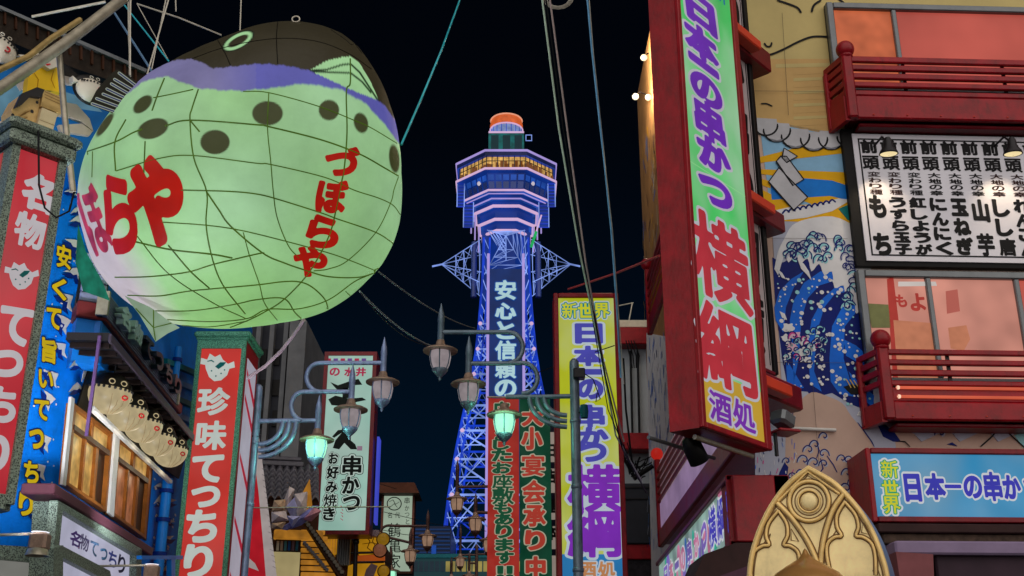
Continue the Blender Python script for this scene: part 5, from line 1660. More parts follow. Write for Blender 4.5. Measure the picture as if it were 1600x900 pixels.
# right lamp
pups = [625, 527, 475]
pups = [628, 525, 474]
arms = [[(897,619),(840,620),(790,620)],
        arcp(817,591,23,24,-90,90) + [(780,568),(735,568)],
        arcp(795,543,22,24,-90,90) + [(740,519),(688,519)]]
arms[1] = [(815,615)] + arms[1]; arms[2] = [(795,567)] + arms[2]
for R_, w_ in ((36,28),(47,37),(59,46)):
    arms.append([(892-R_*cos(radians(a))-6, 619+w_*sin(radians(a))+2) for a in range(0, 91, 9)])
slamp2, PB2 = street_lamp(897, 563, 15.5, -1, [(788,649),(732,601),(688,549)], lamp_post_dark, "dark grey street lamp with three lanterns in front of the yellow sign", "street lamps with three lanterns", .80, arms, [lamp_grn, lamp_dim, lamp_dim])
v = PB2.l(788, 665)
lg2 = lg.copy(); lg2.energy = 10; lo = bpy.data.objects.new("green_lamp_light", lg2); C.objects.link(lo); lo.parent = slamp2; lo.location = (v.x, -.30, v.z)
m = MB(); a = PB2.l(897, 585); m.bbox(-.02,.14,-.16,.0,a.z-.09,a.z+.05,dark_metal,.01); m.tube([(.1,-.1,a.z),(.25,-.1,a.z-.1),(.34,-.1,a.z-.38),(.28,-.1,a.z-.42),(.30,-.1,a.z-.3)], .008, cable_black, 5); m.build("junction_box", slamp2)
m = MB(); a = PB2.l(912, 646); m.lathe([(.05,-.09),(.06,0),(.05,.09)], PM("teal_box_paint",(20,80,90),.5), 10, a.x, -.1, a.z); m.tube([(0,0,a.z),(a.x,-.1,a.z)], .012, dark_metal, 5); m.build("clamp_lamp", slamp2)
# further lamps
pups = [870, 797, 718]
def far_lamp(pole, top, Y, lamps, pu, arms, glass, label, sc):
    global pups
    pups = pu
    return street_lamp(pole, top, Y, 1, lamps, brass_d, label, "street lamps with three lanterns", sc, arms, glass, rpole=.055)
brass_d = PM("brown_lamp_post", (84, 58, 54), .5, .3, 9, .3)
far_lamp(569, 853, 30, [(610,893),(641,862),(668,838)], [853, 824, 796], [[(569,878),(610,878)], arcp(592,850,12,12,270,90)+[(600,838),(641,848)], [(598,850)]+arcp(608,834,14,13,270,90)+[(620,822),(668,822)]], [lamp_grn, lamp_wrm, lamp_wrm], "small far brown street lamp with three lanterns in front of the roofed sign", .80)
far_lamp(800, 800, 28, [(765,845),(743,812),(714,780)], [815, 770, 718], [[(800,830),(765,830)], [(790,800)]+arcp(775,812,12,10,-90,90)+[(743,800)], arcp(770,772,16,12,-90,90)+[(714,761)]], [lamp_wrm, lamp_wrm, lamp_wrm], "far brown street lamp half hidden by the red banner, two lanterns showing", .84)
far_lamp(745, 852, 40, [(719,873),(733,900),(705,905)], [820, 860, 870], [[(745,867),(719,867)], [(745,880),(733,880)], [(745,866),(790,866)]], [lamp_wrm, lamp_wrm, lamp_wrm], "smallest street lamp, lowest against the tower's leg", .80)

# ================================================================== shops at the end of the left side
P = Pl(460, 905, 23, 12)
q = thing("tiled_roof_shop", P, "small shop front with a dark wavy tiled roof and amber lit ceiling slats", "building")
tile = PM("dark_roof_tile", (92, 90, 100), .42, .1, 9, .3)
zr1 = P.l(460, 716).z; zr0 = P.l(460, 778).z; xa, xb = P.l(408, 750).x, P.l(500, 750).x
nrow, ncol = 6, 8
for r_ in range(nrow):
    t = r_/nrow
    for c_ in range(ncol):
        w_ = (xb-xa)/ncol; x = xa + c_*w_
        m = MB()
        z_ = zr0+(zr1-zr0)*t; yb = .9*t
        vs = []
        for i in range(6):
            u = i/5; h_ = .10*sin(u*pi*1.0)
            vs += [(x+w_*u, yb-.06, z_+h_-.02), (x+w_*u, yb+.2, z_+h_+(zr1-zr0)/nrow*1.1)]
        for i in range(6):
            u = i/5; vs.append((x+w_*u, yb-.06, z_+.10*sin(u*pi)-.08))
        m.add(vs, [(2*i, 2*i+2, 2*i+3, 2*i+1) for i in range(5)]+[(12+i, 13+i, 2*(i+1), 2*i) for i in range(5)], tile)
        m.build("tile", q)
m = MB(); m.bbox(xa-.05, xb-.3, .8, 1.1, zr1, zr1+.12, tile, .03); m.bbox(xa, xb-.35, .82, 1.08, zr1+.12, zr1+.22, tile, .03); m.build("ridge", q)
m = MB(); m.add([(xa,.05,-P.O.z),(xb,.05,-P.O.z),(xb,.05,zr0),(xa,.05,zr0),(xa,3,-P.O.z),(xb,3,-P.O.z),(xb,3,zr1),(xa,3,zr1)], [(0,1,2,3),(5,4,7,6),(4,0,3,7),(1,5,6,2)], wood_dark); m.build("wall", q)
amb = EM("amber_lit_slat", (190, 126, 40), .55, 3, .5); paleshade = EM("pale_lit_screen", (176, 160, 112), .7, 2, .15)  # slats and screen glow: amber shop light put into their emission
for k in range(8):
    y0 = 828+k*9.5
    m = MB(); qbox(m, P, 470, y0, 536-(7-k)*4, y0+6.5, -.12, -.02, amb, .01); m.build("slat", q)
m = MB(); qbox(m, P, 396, 862, 468, 905, -.3, -.25, paleshade); m.build("screen", q)
m = MB(); qbox(m, P, 428, 828, 505, 842, -.35, -.1, amb, .02); m.build("lintel", q)
m = MB(); qbox(m, P, 430, 842, 470, 862, -.2, -.1, brown_dark, .01); m.build("shelf", q)
for k, c_ in enumerate(((190,180,160),(150,130,110),(60,110,120),(20,70,130),(90,70,80),(40,90,110))):
    m = MB(); qbox(m, P, 432+k*6, 845, 436+k*6, 860, -.24, -.2, PM("hanging_strip", c_, .6)); m.build("hanging_strip", q)
# orange gable and diagonal eave with dark tiles
m = MB(); m.ppoly(P, [(470,775),(484,748),(488,790),(474,800)], -.3, -.2, EM("amber_gable", (176,116,30), .6, 3, .3)); m.build("gable", q)
m = MB(); m.ppoly(P, [(474,815),(484,815),(541,895),(536,905),(528,900)], -.7, -.45, wood_dark); m.build("eave_board", q)
for k in range(16):
    t = k/16; x, y = 478+60*t, 815+84*t
    m = MB(); c_ = P.l(x, y, -.72); m.tube([(c_.x,-.74,c_.z),(c_.x,-.45,c_.z)], .04, PM("grey_tile_end",(110,104,92),.5) if k == 0 else gte, 7); gte = m.m[0]; m.build("tile_end", q)
for k in range(12):
    t = k/12; x, y = 476+38*t, 848+46*t
    m = MB(); c_ = P.l(x, y, -.5); m.tube([(c_.x,-.52,c_.z),(c_.x,-.3,c_.z)], .035, tile, 7); m.build("tile_end", q)
# folded paper fans / crafts on the roof edge
P2 = Pl(460, 830, 21.5, 0)
q = thing("paper_crane_display", P2, "folded white and violet patterned paper shapes on the shop's roof edge", "decoration")
cols5 = [(236,220,214),(190,190,232),(214,150,160),(140,140,200),(226,190,150)]
crs = [PM("folded_paper", c_, .6, 0, 6, .3) for c_ in cols5]
shapes = [([(440,790),(452,760),(460,764),(448,800)],0),([(446,792),(462,775),(474,790),(458,812)],1),([(460,772),(480,768),(478,800),(464,806)],0),([(428,782),(446,780),(444,796),(424,800)],4),([(424,800),(446,798),(450,812),(424,816)],0),
          ([(436,826),(470,805),(488,790),(498,790),(490,806),(470,820),(448,828)],3),([(470,812),(492,792),(502,798),(486,814)],2),([(424,818),(446,815),(440,826),(424,826)],4),([(448,806),(470,806),(456,824)],1)]
for k, (pp, ci) in enumerate(shapes):
    m = MB()
    yo = -.05*k
    n_ = len(pp); cxp = sum(a for a, b in pp)/n_; cyp = sum(b for a, b in pp)/n_
    V = [P2.l(a, b, yo) for a, b in pp]; c0 = P2.l(cxp, cyp, yo-.12); c0.y = yo-.12
    Bk = [v+Vector((0,.05,0)) for v in V]
    m.add(V+[c0]+Bk, [(i, (i+1)%n_, n_) for i in range(n_)]+[tuple(range(2*n_, n_, -1))], crs[ci]); m.build("folded_sheet", q)
# yellow-lit stall front
P3 = Pl(560, 905, 27, 0)
q = thing("yellow_stall", P3, "stall front with yellow lit panels and corrugated sheets behind the far lamp", "building")
ylw = EM("yellow_lit_board", (190, 134, 20), .65, 1.6, .35)
m = MB(); qbox(m, P3, 500, 834, 526, 866, 0, .1, ylw, .01); m.build("panel", q)
for k in range(6):
    m = MB(); qbox(m, P3, 501+k*4.3, 835, 503.6+k*4.3, 865, -.08, -.005, amb, .01); m.build("corrugation", q)
m = MB(); qbox(m, P3, 526, 836, 548, 884, 0, .1, grey_metal, .01); m.build("shutter", q)
for k in range(6):
    m = MB(); qbox(m, P3, 527+k*3.6, 837, 529+k*3.6, 883, -.06, -.005, grey_white, .01); m.build("shutter_rib", q)
m = MB(); qbox(m, P3, 548, 828, 592, 838, -.3, .1, PM("pink_white_board",(180,160,160),.5), .01); m.build("fascia", q)
m = MB(); m.ppoly(P3, [(560,846),(566,834),(596,832),(600,862),(560,866)], -.1, .1, ylw); m.build("panel", q)
m = MB(); m.ppoly(P3, [(556,868),(600,866),(600,874),(556,878)], -.14, .1, EM("orange_lit_board",(176,80,24),.6)); m.build("lintel", q)
m = MB(); m.ppoly(P3, [(556,880),(600,878),(604,930),(540,930),(544,884)], -.1, .1, ylw); m.build("panel", q)
m = MB()
m.ribbon(P3, [(572,836),(578,846),(574,856),(582,862)], 1.6, -.104, wood); m.ribbon(P3, [(586,834),(582,846),(590,858)], 1.4, -.104, wood); m.ribbon(P3, [(566,850),(580,848),(592,850)], 1.2, -.104, wood); m.build("painted_line", q)
m = MB(); m.ppoly(P3, [(572,890),(580,880),(590,884),(582,905),(570,930),(560,930)], -.13, -.1, PM("violet_grey_print2",(150,130,140),.5)); m.build("poster", q)
m = MB(); m.box(P3.l(500,870).x, P3.l(594,870).x, .12, 2.5, -P3.O.z, P3.l(560,842).z, wood_dark); m.build("wall", q)
for (x, y, s_) in ((599,843,15),(594,860,16),(600,893,14)):
    pp = Pl(x, y, 26.0, 0)
    t_ = thing("round_lantern", pp, {843:"upper round yellow disc lantern by the roofed sign",860:"middle round bronze disc lantern with a pinkish face",893:"lowest round yellow disc lantern by the green lamp"}[y], "lantern", "round disc lanterns")
    r_ = (pp.l(x+s_,y).x)*.62
    m = MB(); m.lathe([(r_*.1,.10),(r_*.8,.12),(r_,.05),(r_,-.05),(r_*.8,-.12),(r_*.1,-.10)], EM("yellow_lantern_skin",(150,110,24),.6,4,.3) if y != 860 else EM("bronze_lantern_skin",(136,84,60),.55,4,.3), 24); o = m.build("shade", t_); o.rotation_euler = (radians(90),0,0)
    m = MB(); m.tube([(r_*cos(a),-.02,r_*sin(a)) for a in [i*2*pi/24 for i in range(24)]], .028, wood_dark, 6, True); m.build("rim", t_)
m = MB()
P4 = Pl(560, 905, 26.3, 0)
t_ = thing("iron_bracket_frame", P4, "dark iron frame with a tall post in front of the yellow stall", "frame")
m.tube([P4.l(556,848), P4.l(554,925)], .05, dark_metal, 8); m.build("post", t_)
for y in (863, 878): 
    m = MB(); m.tube([P4.l(548,y+1), P4.l(600,y)], .028, dark_metal, 6); m.build("bar", t_)
m = MB(); m.sphere(tuple(P4.l(556,847)), .08, dark_metal, 10, 6); m.build("finial", t_)

# ================================================================== cables across the sky
w_ = lambda *a, **k: wire("overhead_cable", *a, **k)
grey_c = PM("pale_green_cable", (190, 214, 194), .5); brn_c = PM("brown_cable", (176, 160, 158), .5)
w_([(846,-10,12.5),(873,200,13.2),(905,390,14.0),(940,560,15.0),(962,680,16.0),(1003,752,19.0)], .013, grey_c, "pale green cable, left of the bundle passing the tower's right side")
w_([(852,-10,12.5),(880,200,13.2),(912,400,14.0),(946,590,15.0),(972,700,16.0),(1010,770,19.0)], .011, cable_black, "black cable in the middle of the bundle beside the tower")
w_([(858,-10,12.4),(886,200,13.1),(915,410,13.9),(942,560,15.0),(975,690,16.0)], .012, brn_c, "brown cable on the right of the bundle beside the tower")
w_([(849,-10,12.6),(876,210,13.3),(908,395,14.1),(950,640,15.4),(990,735,17.0)], .007, cable_black, "thin black cable woven through the bundle beside the tower")
w_([(917,-10,13),(925,80,13.2),(938,200,13.5),(945,260,13.7),(955,360,14.1),(963,470,14.6),(970,590,15.2)], .013, PM("blue_cable",(120,180,226),.5), "single blue cable right of the bundle, down to the yellow sign")
w_([(920,-10,13),(927,80,13.2),(947,270,13.7),(957,360,14.1),(965,470,14.6),(975,600,15.2)], .006, wire_pale, "thin pale wire twisted along the single blue cable")
w_([(888,452,20),(960,428,17),(1030,400,13.5)], .018, PM("red_rope",(186,74,78),.6), "red rope rising from the yellow sign to the big red sign")
w_([(838,583,24),(900,560,20),(960,540,19)], .010, cable_black, "thin black line behind the yellow sign's left edge")
for k, (x0,y0,x1,y1) in enumerate(((560,738,620,764),(560,820,700,842),(600,800,760,830))):
    w_([(x0,y0,30),((x0+x1)/2,(y0+y1)/2+4,30),(x1,y1,30)], .008, cable_black, ["faint line running to the brown roofed sign","faint line low before the dark block","second faint line crossing the tower's leg"][k])
p0 = at(872, 2, 12.6)
m = MB()
for k in range(4):
    m.tube([at(872+(18+k*2)*cos(a), -4+(14+k*1.5)*sin(a), 12.6+.03*k)-p0 for a in [i*pi/8 for i in range(16)]], .006, wire_pale, 5, True)
m.build("cable_coil", None, p0, label="coil of pale cable hanging at the top edge beside the bundle", cat="cable")
# ================================================================== RIGHT: the big skewer restaurant
RO = at(1215, 600, 13.0)
RW = Pl(0, 0, 0, 2.5, O=Vector((RO.x, RO.y, 0)))        # front wall, faces the camera
SW = Pl(0, 0, 0, -90, O=Vector((RO.x, RO.y, 0)))        # side wall along the street: local x towards the camera (negative = away)
rb = thing("corner_restaurant", RW, "red railed restaurant building painted with waves, rope and rays on the right", "building")
H = 19.5
# recolour notes: generic painted sea, rays and rope
c_skin = PM("ochre_mural_paint", (186, 168, 112), .55, 0, 1.2, .10)
c_skin2 = PM("warm_ochre_mural_tone", (190, 156, 100), .55, 0, 1.2, .12)
c_grey = PM("pale_lilac_mural_paint", (164, 168, 186), .55, 0, 1.0, .10)
c_lpink = PM("pale_pink_mural_paint", (184, 156, 142), .55, 0, 1.0, .12)
c_yel = PM("yellow_ray_paint", (212, 160, 12), .55, 0, 2, .08)
c_lb = PM("light_blue_ray_paint", (128, 172, 204), .55, 0, 2, .15)
c_sky = PM("sky_blue_paint", (16, 110, 196), .5, 0, 2, .2)
c_navy = PM("navy_wave_paint", (4, 22, 100), .5, 0, 2, .2)
c_mid = PM("mid_blue_wave_paint", (14, 96, 204), .5, 0, 2, .2)
c_foam = PM("foam_white_paint", (206, 206, 210), .5, 0, 4, .08)
c_cyan = PM("pale_cyan_foam_paint", (140, 196, 204), .5, 0, 4, .15)
c_pnk = PM("magenta_foam_paint", (196, 60, 140), .5, 0, 4, .2)
c_lp2 = PM("pink_foam_paint", (206, 166, 186), .5, 0, 4, .15)
c_rope = PM("grey_rope_paint", (176, 176, 182), .5, 0, 2.5, .16)
m = MB(); x1 = 9.0
m.box(0, x1, 0, .42, 0, H, c_lpink); m.build("wall", rb)
def mural(name, f, kind=None):
    mm = MB(); f(mm)
    return mm.build(name, rb, kind=kind) if kind else mm.pieces(name, rb)
auto = [True]
def pp(mm, pts, lv, mat):
    mm.ppoly(RW, pts, -.002*lv-.001, 0, mat)
    if auto[0]: mm.cut()
def ln(mm, pts, w_, lv=6, mat=black_print):
    mm.ribbon(RW, pts, w_, -.002*lv-.001, mat)
    if auto[0]: mm.cut()
L0 = lambda y: 1164 + y*.085        # left edge of the front wall in pixels
def f(mm):
    pp(mm, [(L0(-80)+1,-80),(1700,-80),(1700,230),(1330,238),(L0(200)+1,200)], 1, c_skin)
    pp(mm, [(L0(92)+1,92),(1300,92),(1320,212),(1270,205),(L0(188)+1,188)], 2, c_skin2)  # lower band in a warmer tone
    pp(mm, [(1212,100),(1300,98),(1302,104),(1212,106)], 3, c_skin)
    for k in range(9): pp(mm, [(1240,112+k*10),(1300,110+k*10),(1303,114+k*10),(1240,117+k*10)], 3, c_skin if k % 2 else c_skin2)
mural("belly_painting", f)
def f(mm):
    ln(mm, smooth_pts([(1180,84),(1200,86),(1222,78),(1250,64),(1272,57),(1302,58)]), 3)
    ln(mm, smooth_pts([(1214,0),(1232,6),(1246,12),(1252,20)]), 3); ln(mm, smooth_pts([(1283,0),(1272,8),(1268,19)]), 3)
    ln(mm, smooth_pts([(1194,67),(1198,72),(1204,72),(1206,66)]), 2.5); ln(mm, smooth_pts([(1189,162),(1198,162),(1207,166)]), 2.2)
    ln(mm, smooth_pts([(1192,186),(1215,196),(1250,206),(1290,210),(1322,210)]), 3)
    ln(mm, smooth_pts([(1310,-2),(1318,4),(1324,10)]), 3)
mural("belly_line", f)
def f(mm):   # rays
    pp(mm, [(1186,186),(1330,212),(1352,350),(1206,345)], 2, c_lb)
    C0 = (1120, 262)
    for a0, a1 in ((-14,-6.5),(2,8),(14,21),(26,33)):
        q = []
        for aa in (a0, a1):
            r_ = radians(aa); q.append((C0[0]+66*cos(r_), C0[1]+66*sin(r_))); q.append((C0[0]+240*cos(r_), C0[1]+240*sin(r_)))
        pp(mm, [q[0], q[1], q[3], q[2]], 3, c_yel)
    pp(mm, [(1206,322),(1345,316),(1350,350),(1206,345)], 4, c_yel)
    pp(mm, [(1204,290),(1250,278),(1300,282),(1342,296),(1343,316),(1296,306),(1206,312)], 3.5, c_sky)
    pp(mm, [(1206,330),(1240,322),(1270,320),(1310,310),(1330,312),(1300,330),(1260,340),(1206,346)], 5, c_foam)
    for k in range(9): ln(mm, smooth_pts([(1222+k*9,334-k*2),(1228+k*9,328-k*2),(1234+k*9,332-k*2)]), 2.5, 6, c_navy)
    pp(mm, [(1310,326),(1330,318),(1344,322),(1345,342),(1325,344)], 6, PM("teal_mural_paint",(10,110,110),.5))
mural("ray_painting", f)
def f(mm):   # pale field behind the sea
    pp(mm, [(1206,345),(1260,334),(1300,335),(1330,350),(1352,360),(1400,700),(1280,760),(1224,640)], 3.2, c_grey)
mural("pale_sky_painting", f)
def f(mm):   # rope
    for (x, y, r_) in ((1197,196,18),(1214,203,21),(1243,212,22),(1272,217,21),(1299,216,20),(1325,214,17)):
        q = [(x+r_*cos(radians(a)), y+r_*.86*sin(radians(a))) for a in range(-10, 200, 14)]
        pp(mm, q+[(x-r_*.9,y-12),(x+r_*.9,y-10)], 6+.4*(x-1190)/25, c_rope)
        ln(mm, q, 2.6, 7+.4*(x-1190)/25)
    for pts in ([(1225,231),(1246,244),(1229,254),(1222,246)], [(1229,244),(1256,280),(1239,290),(1213,252),(1220,244)], [(1217,262),(1262,308),(1240,328),(1201,284)]):
        pp(mm, pts, 11, c_rope); ln(mm, pts+[pts[0]], 2.2, 12)
mural("rope_painting", f)
def f(mm):
    c_shadow = PM("dark_grey_mural_paint", (112,114,122), .5)
    for x, y in ((1214,222),(1243,232),(1272,236),(1299,234)):
        pp(mm, [(x-12,y-6),(x,y-3),(x+12,y-6),(x+6,y-1),(x-6,y-1)], 10.5, c_shadow)
mural("rope_fold_painting", f)
# sea: navy mass, swell bands, dots, foam claws (a plain painted sea)
def f(mm):
    pp(mm, smooth_pts([(1207,402),(1222,410),(1236,402),(1254,392),(1268,398),(1292,404),(1306,420),(1322,448),(1338,476),(1352,470)], 4)+[(1362,560),(1366,645),(1330,632),(1300,614),(1268,622),(1262,612),(1232,610),(1222,560),(1212,480)], 4, c_navy)
    for pts in ([(1210,480),(1218,455),(1236,436),(1256,424),(1240,450),(1228,480),(1224,520),(1212,500)],
                [(1234,500),(1240,470),(1256,442),(1282,424),(1308,422),(1316,432),(1300,440),(1280,446),(1262,466),(1252,500),(1248,560),(1240,600),(1238,540)],
                [(1262,540),(1268,500),(1286,466),(1308,446),(1326,448),(1322,456),(1304,460),(1288,480),(1276,520),(1272,580),(1284,612),(1266,600)],
                [(1296,560),(1300,510),(1318,476),(1344,478),(1336,490),(1320,510),(1318,560),(1336,620),(1312,616),(1298,596)],
                [(1318,530),(1338,540),(1360,560),(1364,586),(1340,566),(1322,556)],
                [(1228,560),(1240,580),(1256,606),(1244,608),(1230,600)], [(1326,580),(1344,600),(1366,618),(1364,636),(1338,616)]):
        pp(mm, pts, 5, c_mid)
mural("sea_painting", f)
def f(mm):
    R2 = random.Random(3)
    n_ = 0
    while n_ < 190:
        x = R2.uniform(1212, 1362); y = R2.uniform(430, 650)
        if x < 1214+(y-430)*.08 or (y > 605 and x < 1300+ (y-605)*.9) : continue
        if y < 500 and x > 1300+ (y-430)*.7: continue
        s_ = R2.choice((1.1,1.4,1.8,2.4,3.1)); mm.pdisc(RW, x, y, s_*1.15, s_*1.05, -.015, c_foam if R2.random() < .8 else c_cyan, 8); n_ += 1
mural("spray_dot_painting", f, "stuff")
def claw(mm, x, y, s, fl=1, lv=7, body=c_foam, edge=c_navy):
    q = [(x+fl*s*a, y+s*b) for a, b in smooth_pts([(-1.0,.2),(-.6,-.6),(.1,-.8),(.7,-.4),(.9,.2),(.55,.5)], 3)]
    inner = [(x+fl*s*a, y+s*b) for a, b in smooth_pts([(.55,.5),(.5,.0),(.1,-.25),(-.3,-.1),(-.4,.4),(-1.0,.2)], 3)]
    auto[0] = False; pp(mm, q+inner[1:-1], lv, body); ln(mm, q, 1.5, lv+1, edge); auto[0] = True; mm.cut()
def hook(mm, x, y, s, fl=1, lv=8, a=0, body=None):
    q = []
    for u, v in smooth_pts([(-1.0,.55),(-.75,-.25),(-.1,-.75),(.6,-.5),(.8,.1),(.4,.45),(.1,.15)], 3):
        u *= fl; q.append((x+s*(u*cos(a)-v*sin(a)), y+s*(u*sin(a)+v*cos(a))))
    auto[0] = False
    ln(mm, [(p[0]+s*.12, p[1]+s*.22) for p in q[1:-2]], s*.36, lv-.6, body or c_cyan)
    ln(mm, q, 1.5+s*.04, lv, c_navy)
    auto[0] = True; mm.cut()
def f(mm):
    R2 = random.Random(11)
    pp(mm, smooth_pts([(1210,420),(1216,392),(1226,372),(1238,352),(1262,342),(1300,338),(1330,350),(1352,366),(1372,520),(1356,500),(1350,478),(1338,490),(1334,462),(1322,470),(1318,446),(1304,450),(1300,424),(1288,430),(1280,412),(1268,424),(1262,404),(1250,412),(1244,398),(1232,410),(1226,398),(1216,430)], 3), 6.2, c_foam)
    for x0, y0, n_, w_, h_ in ((1246,366,30,84,40),(1226,384,8,30,16),(1318,404,10,18,70)):
        for k in range(n_):
            x = x0+R2.uniform(0, w_); y = y0+R2.uniform(0, h_)+max(0, x-1300)*.5
            if x < 1262 and y < 378: continue
            hook(mm, x, y, R2.uniform(6, 10), R2.choice((1,1,-1)), 8+k*.05, R2.uniform(-.5,.6), R2.choice((c_cyan,c_cyan,c_grey)))
    for pts in ([(1214,420),(1222,426),(1228,436),(1222,434)], [(1246,404),(1256,412),(1264,424),(1268,438),(1260,428),(1252,420)], [(1218,486),(1226,490),(1230,500),(1222,496)]):
        pp(mm, pts, 9, c_foam)
mural("foam_painting", f)
def f(mm):
    R2 = random.Random(5)
    for cx_, cy_, r_ in ((1232,512,9),(1243,524,8),(1256,532,9),(1238,542,8),(1268,544,7),(1250,552,8),(1230,556,6),(1262,562,6),(1228,528,7)):
        pp(mm, [(cx_+r_*(1+.25*sin(5*t+cx_))*cos(t), cy_+r_*.8*(1+.25*cos(4*t+cy_))*sin(t)) for t in [i*2*pi/16 for i in range(16)]], 7, R2.choice((c_foam, c_lp2, c_foam)))
    for k in range(26):
        x = 1224+R2.uniform(0, 66); y = 512+R2.uniform(0, 56)
        hook(mm, x, y, R2.uniform(4, 8), R2.choice((1,-1)), 8+k*.1, R2.uniform(-.6,.6), R2.choice((c_foam, c_pnk, c_cyan, c_foam)))
mural("pink_foam_painting", f)
def f(mm):
    pp(mm, smooth_pts([(1228,650),(1248,628),(1268,613),(1290,618),(1316,630),(1330,650),(1352,676),(1366,700)], 3)+[(1366,780),(1226,780)], 4.5, c_lpink)
    pp(mm, [(1224,600),(1234,612),(1248,628),(1230,652),(1228,760),(1180,760),(1180,600)], 4.2, c_grey)
    for (x,y,s_,fl) in ((1286,681,7,1),(1272,694,8,1),(1288,708,8,-1),(1262,702,8,1),(1254,718,9,1),(1270,722,9,1),(1286,724,7,1),(1238,744,7,-1),(1322,738,8,1),(1314,716,7,1),(1326,718,7,-1),(1332,752,8,1),(1250,738,6,1),(1228,720,6,1),(1320,762,9,1)):
        hook(mm, x, y, s_, fl, 6.6, 0, c_cyan if (int(x) % 2) else c_grey)
    for pts in ([(1276,690),(1280,704),(1276,716)], [(1292,712),(1302,726),(1308,738)], [(1340,660),(1352,676),(1362,690),(1366,698)], [(1282,716),(1286,732),(1280,740)]): ln(mm, pts, 2, 7, c_navy)
    pp(mm, [(1218,738),(1226,722),(1232,730),(1228,756),(1220,768),(1212,764)], 6, c_navy)
    R2 = random.Random(9)
    for k in range(90):
        x = R2.uniform(1180, 1244); y = R2.uniform(640, 770); ln(mm, [(x,y),(x+R2.uniform(-3,3),y+R2.uniform(4,10))], R2.uniform(1,2.4), 6.5, R2.choice((c_navy,c_pnk,c_mid,c_foam)))
mural("lower_wave_painting", f)
def f(mm):   # band under the lower balcony
    for k in range(3): pp(mm, [(1420+k*60,668),(1450+k*60,660),(1470+k*60,676),(1440+k*60,690)], 5, c_grey)
    for (x,y,s_,fl) in ((1415,664,7,1),(1430,672,7,-1),(1446,668,6,1),(1468,676,8,1),(1484,662,6,-1),(1534,668,6,1)): hook(mm, x, y, s_, fl, 6.6, 0, c_grey)
    pp(mm, [(1372,665),(1384,664),(1398,676),(1408,690),(1396,690),(1380,682)], 6, c_navy)
    ln(mm, smooth_pts([(1532,698),(1550,682),(1560,670),(1568,670),(1584,684),(1602,700)]), 2.2, 6); ln(mm, [(1404,689),(1414,690),(1422,698)], 2.2, 7)
    pp(mm, [(1480,694),(1488,691),(1496,697)], 6, c_navy)
    pp(mm, [(1585,680),(1600,676),(1640,690),(1640,705),(1600,700)], 5, c_cyan)
mural("band_painting", f)
def f(mm):
    pp(mm, [(1350,606),(1332,600),(1318,604),(1330,616),(1352,616)], 9, black_print)
    for k in range(5): ln(mm, [(1322+k*6,592+k*1),(1330+k*6,606)], 2.6, 11, PM("tan_boat_paint",(190,160,90),.5) if k == 0 else tbp); tbp = mm.m[-1]
mural("small_plank_painting", f)
joint = PM("dark_panel_joint", (70, 60, 52), .7)
for y in (142, 372, 566):
    k = MB(); k.ribbon(RW, [(L0(y)+2, y), (1296+(y-20)*.08, y+1)], .9, -.034, joint); k.build("panel_joint", rb)
for x in (1262,):
    k = MB(); k.ribbon(RW, [(x-40, 20), (x-30, 180)], .8, -.034, joint); k.build("panel_joint", rb)
    k = MB(); k.ribbon(RW, [(x+8, 600), (x+18, 728)], .9, -.034, joint); k.build("panel_joint", rb)
# conduit pipe on the wall
m = MB(); a, b_ = RW.l(1232,669,-.05), RW.l(1306,672,-.05); m.tube([a, b_], .02, off_white, 8); m.build("conduit", rb)
m = MB()
# ---- side wall (towards the street)
def SWl(px, py, y=0): return SW.l(px, py, y)
YF = 3.07/.1225
zside = at(998, 150, YF).z
side = MB(); side.box(-(YF-13), -.45, .0, 9.0, 0, zside, PM("brown_mural_side", (150, 112, 72), .55, 0, 1.5, .25))
o = side.build("side_wall", rb); o.rotation_euler = (0,0,radians(-90-2.5)); 
def sidebuild(mm, name, parent=None):
    o = mm.build(name, parent or rb)
    if parent is None: o.rotation_euler = (0,0,radians(-92.5))
    return o
mm = MB()
mm.ppoly(SW, [(1010,520),(1206,560),(1222,760),(1236,940),(1020,1000)], -.006, 0, c_foam)
R2 = random.Random(21)
for k in range(260):
    x = R2.uniform(1012, 1060); y = R2.uniform(515, 850)
    mm.ribbon(SW, [(x,y),(x+R2.uniform(-2,2),y+R2.uniform(8,24))], R2.uniform(2.5,8), -.010-.00004*k, R2.choice((c_navy,c_mid,c_foam,c_sky,c_grey)))
for k in range(90):
    x = R2.uniform(1004, 1030); y = R2.uniform(190, 480)
    mm.ribbon(SW, [(x,y),(x+R2.uniform(-4,4),y+R2.uniform(10,40))], R2.uniform(2,6), -.010-.00004*k, R2.choice((c_navy,brown_dark,c_skin2,c_sky,black_print,c_yel,cream)))
o = sidebuild(mm, "side_painting"); o["kind"] = "stuff"

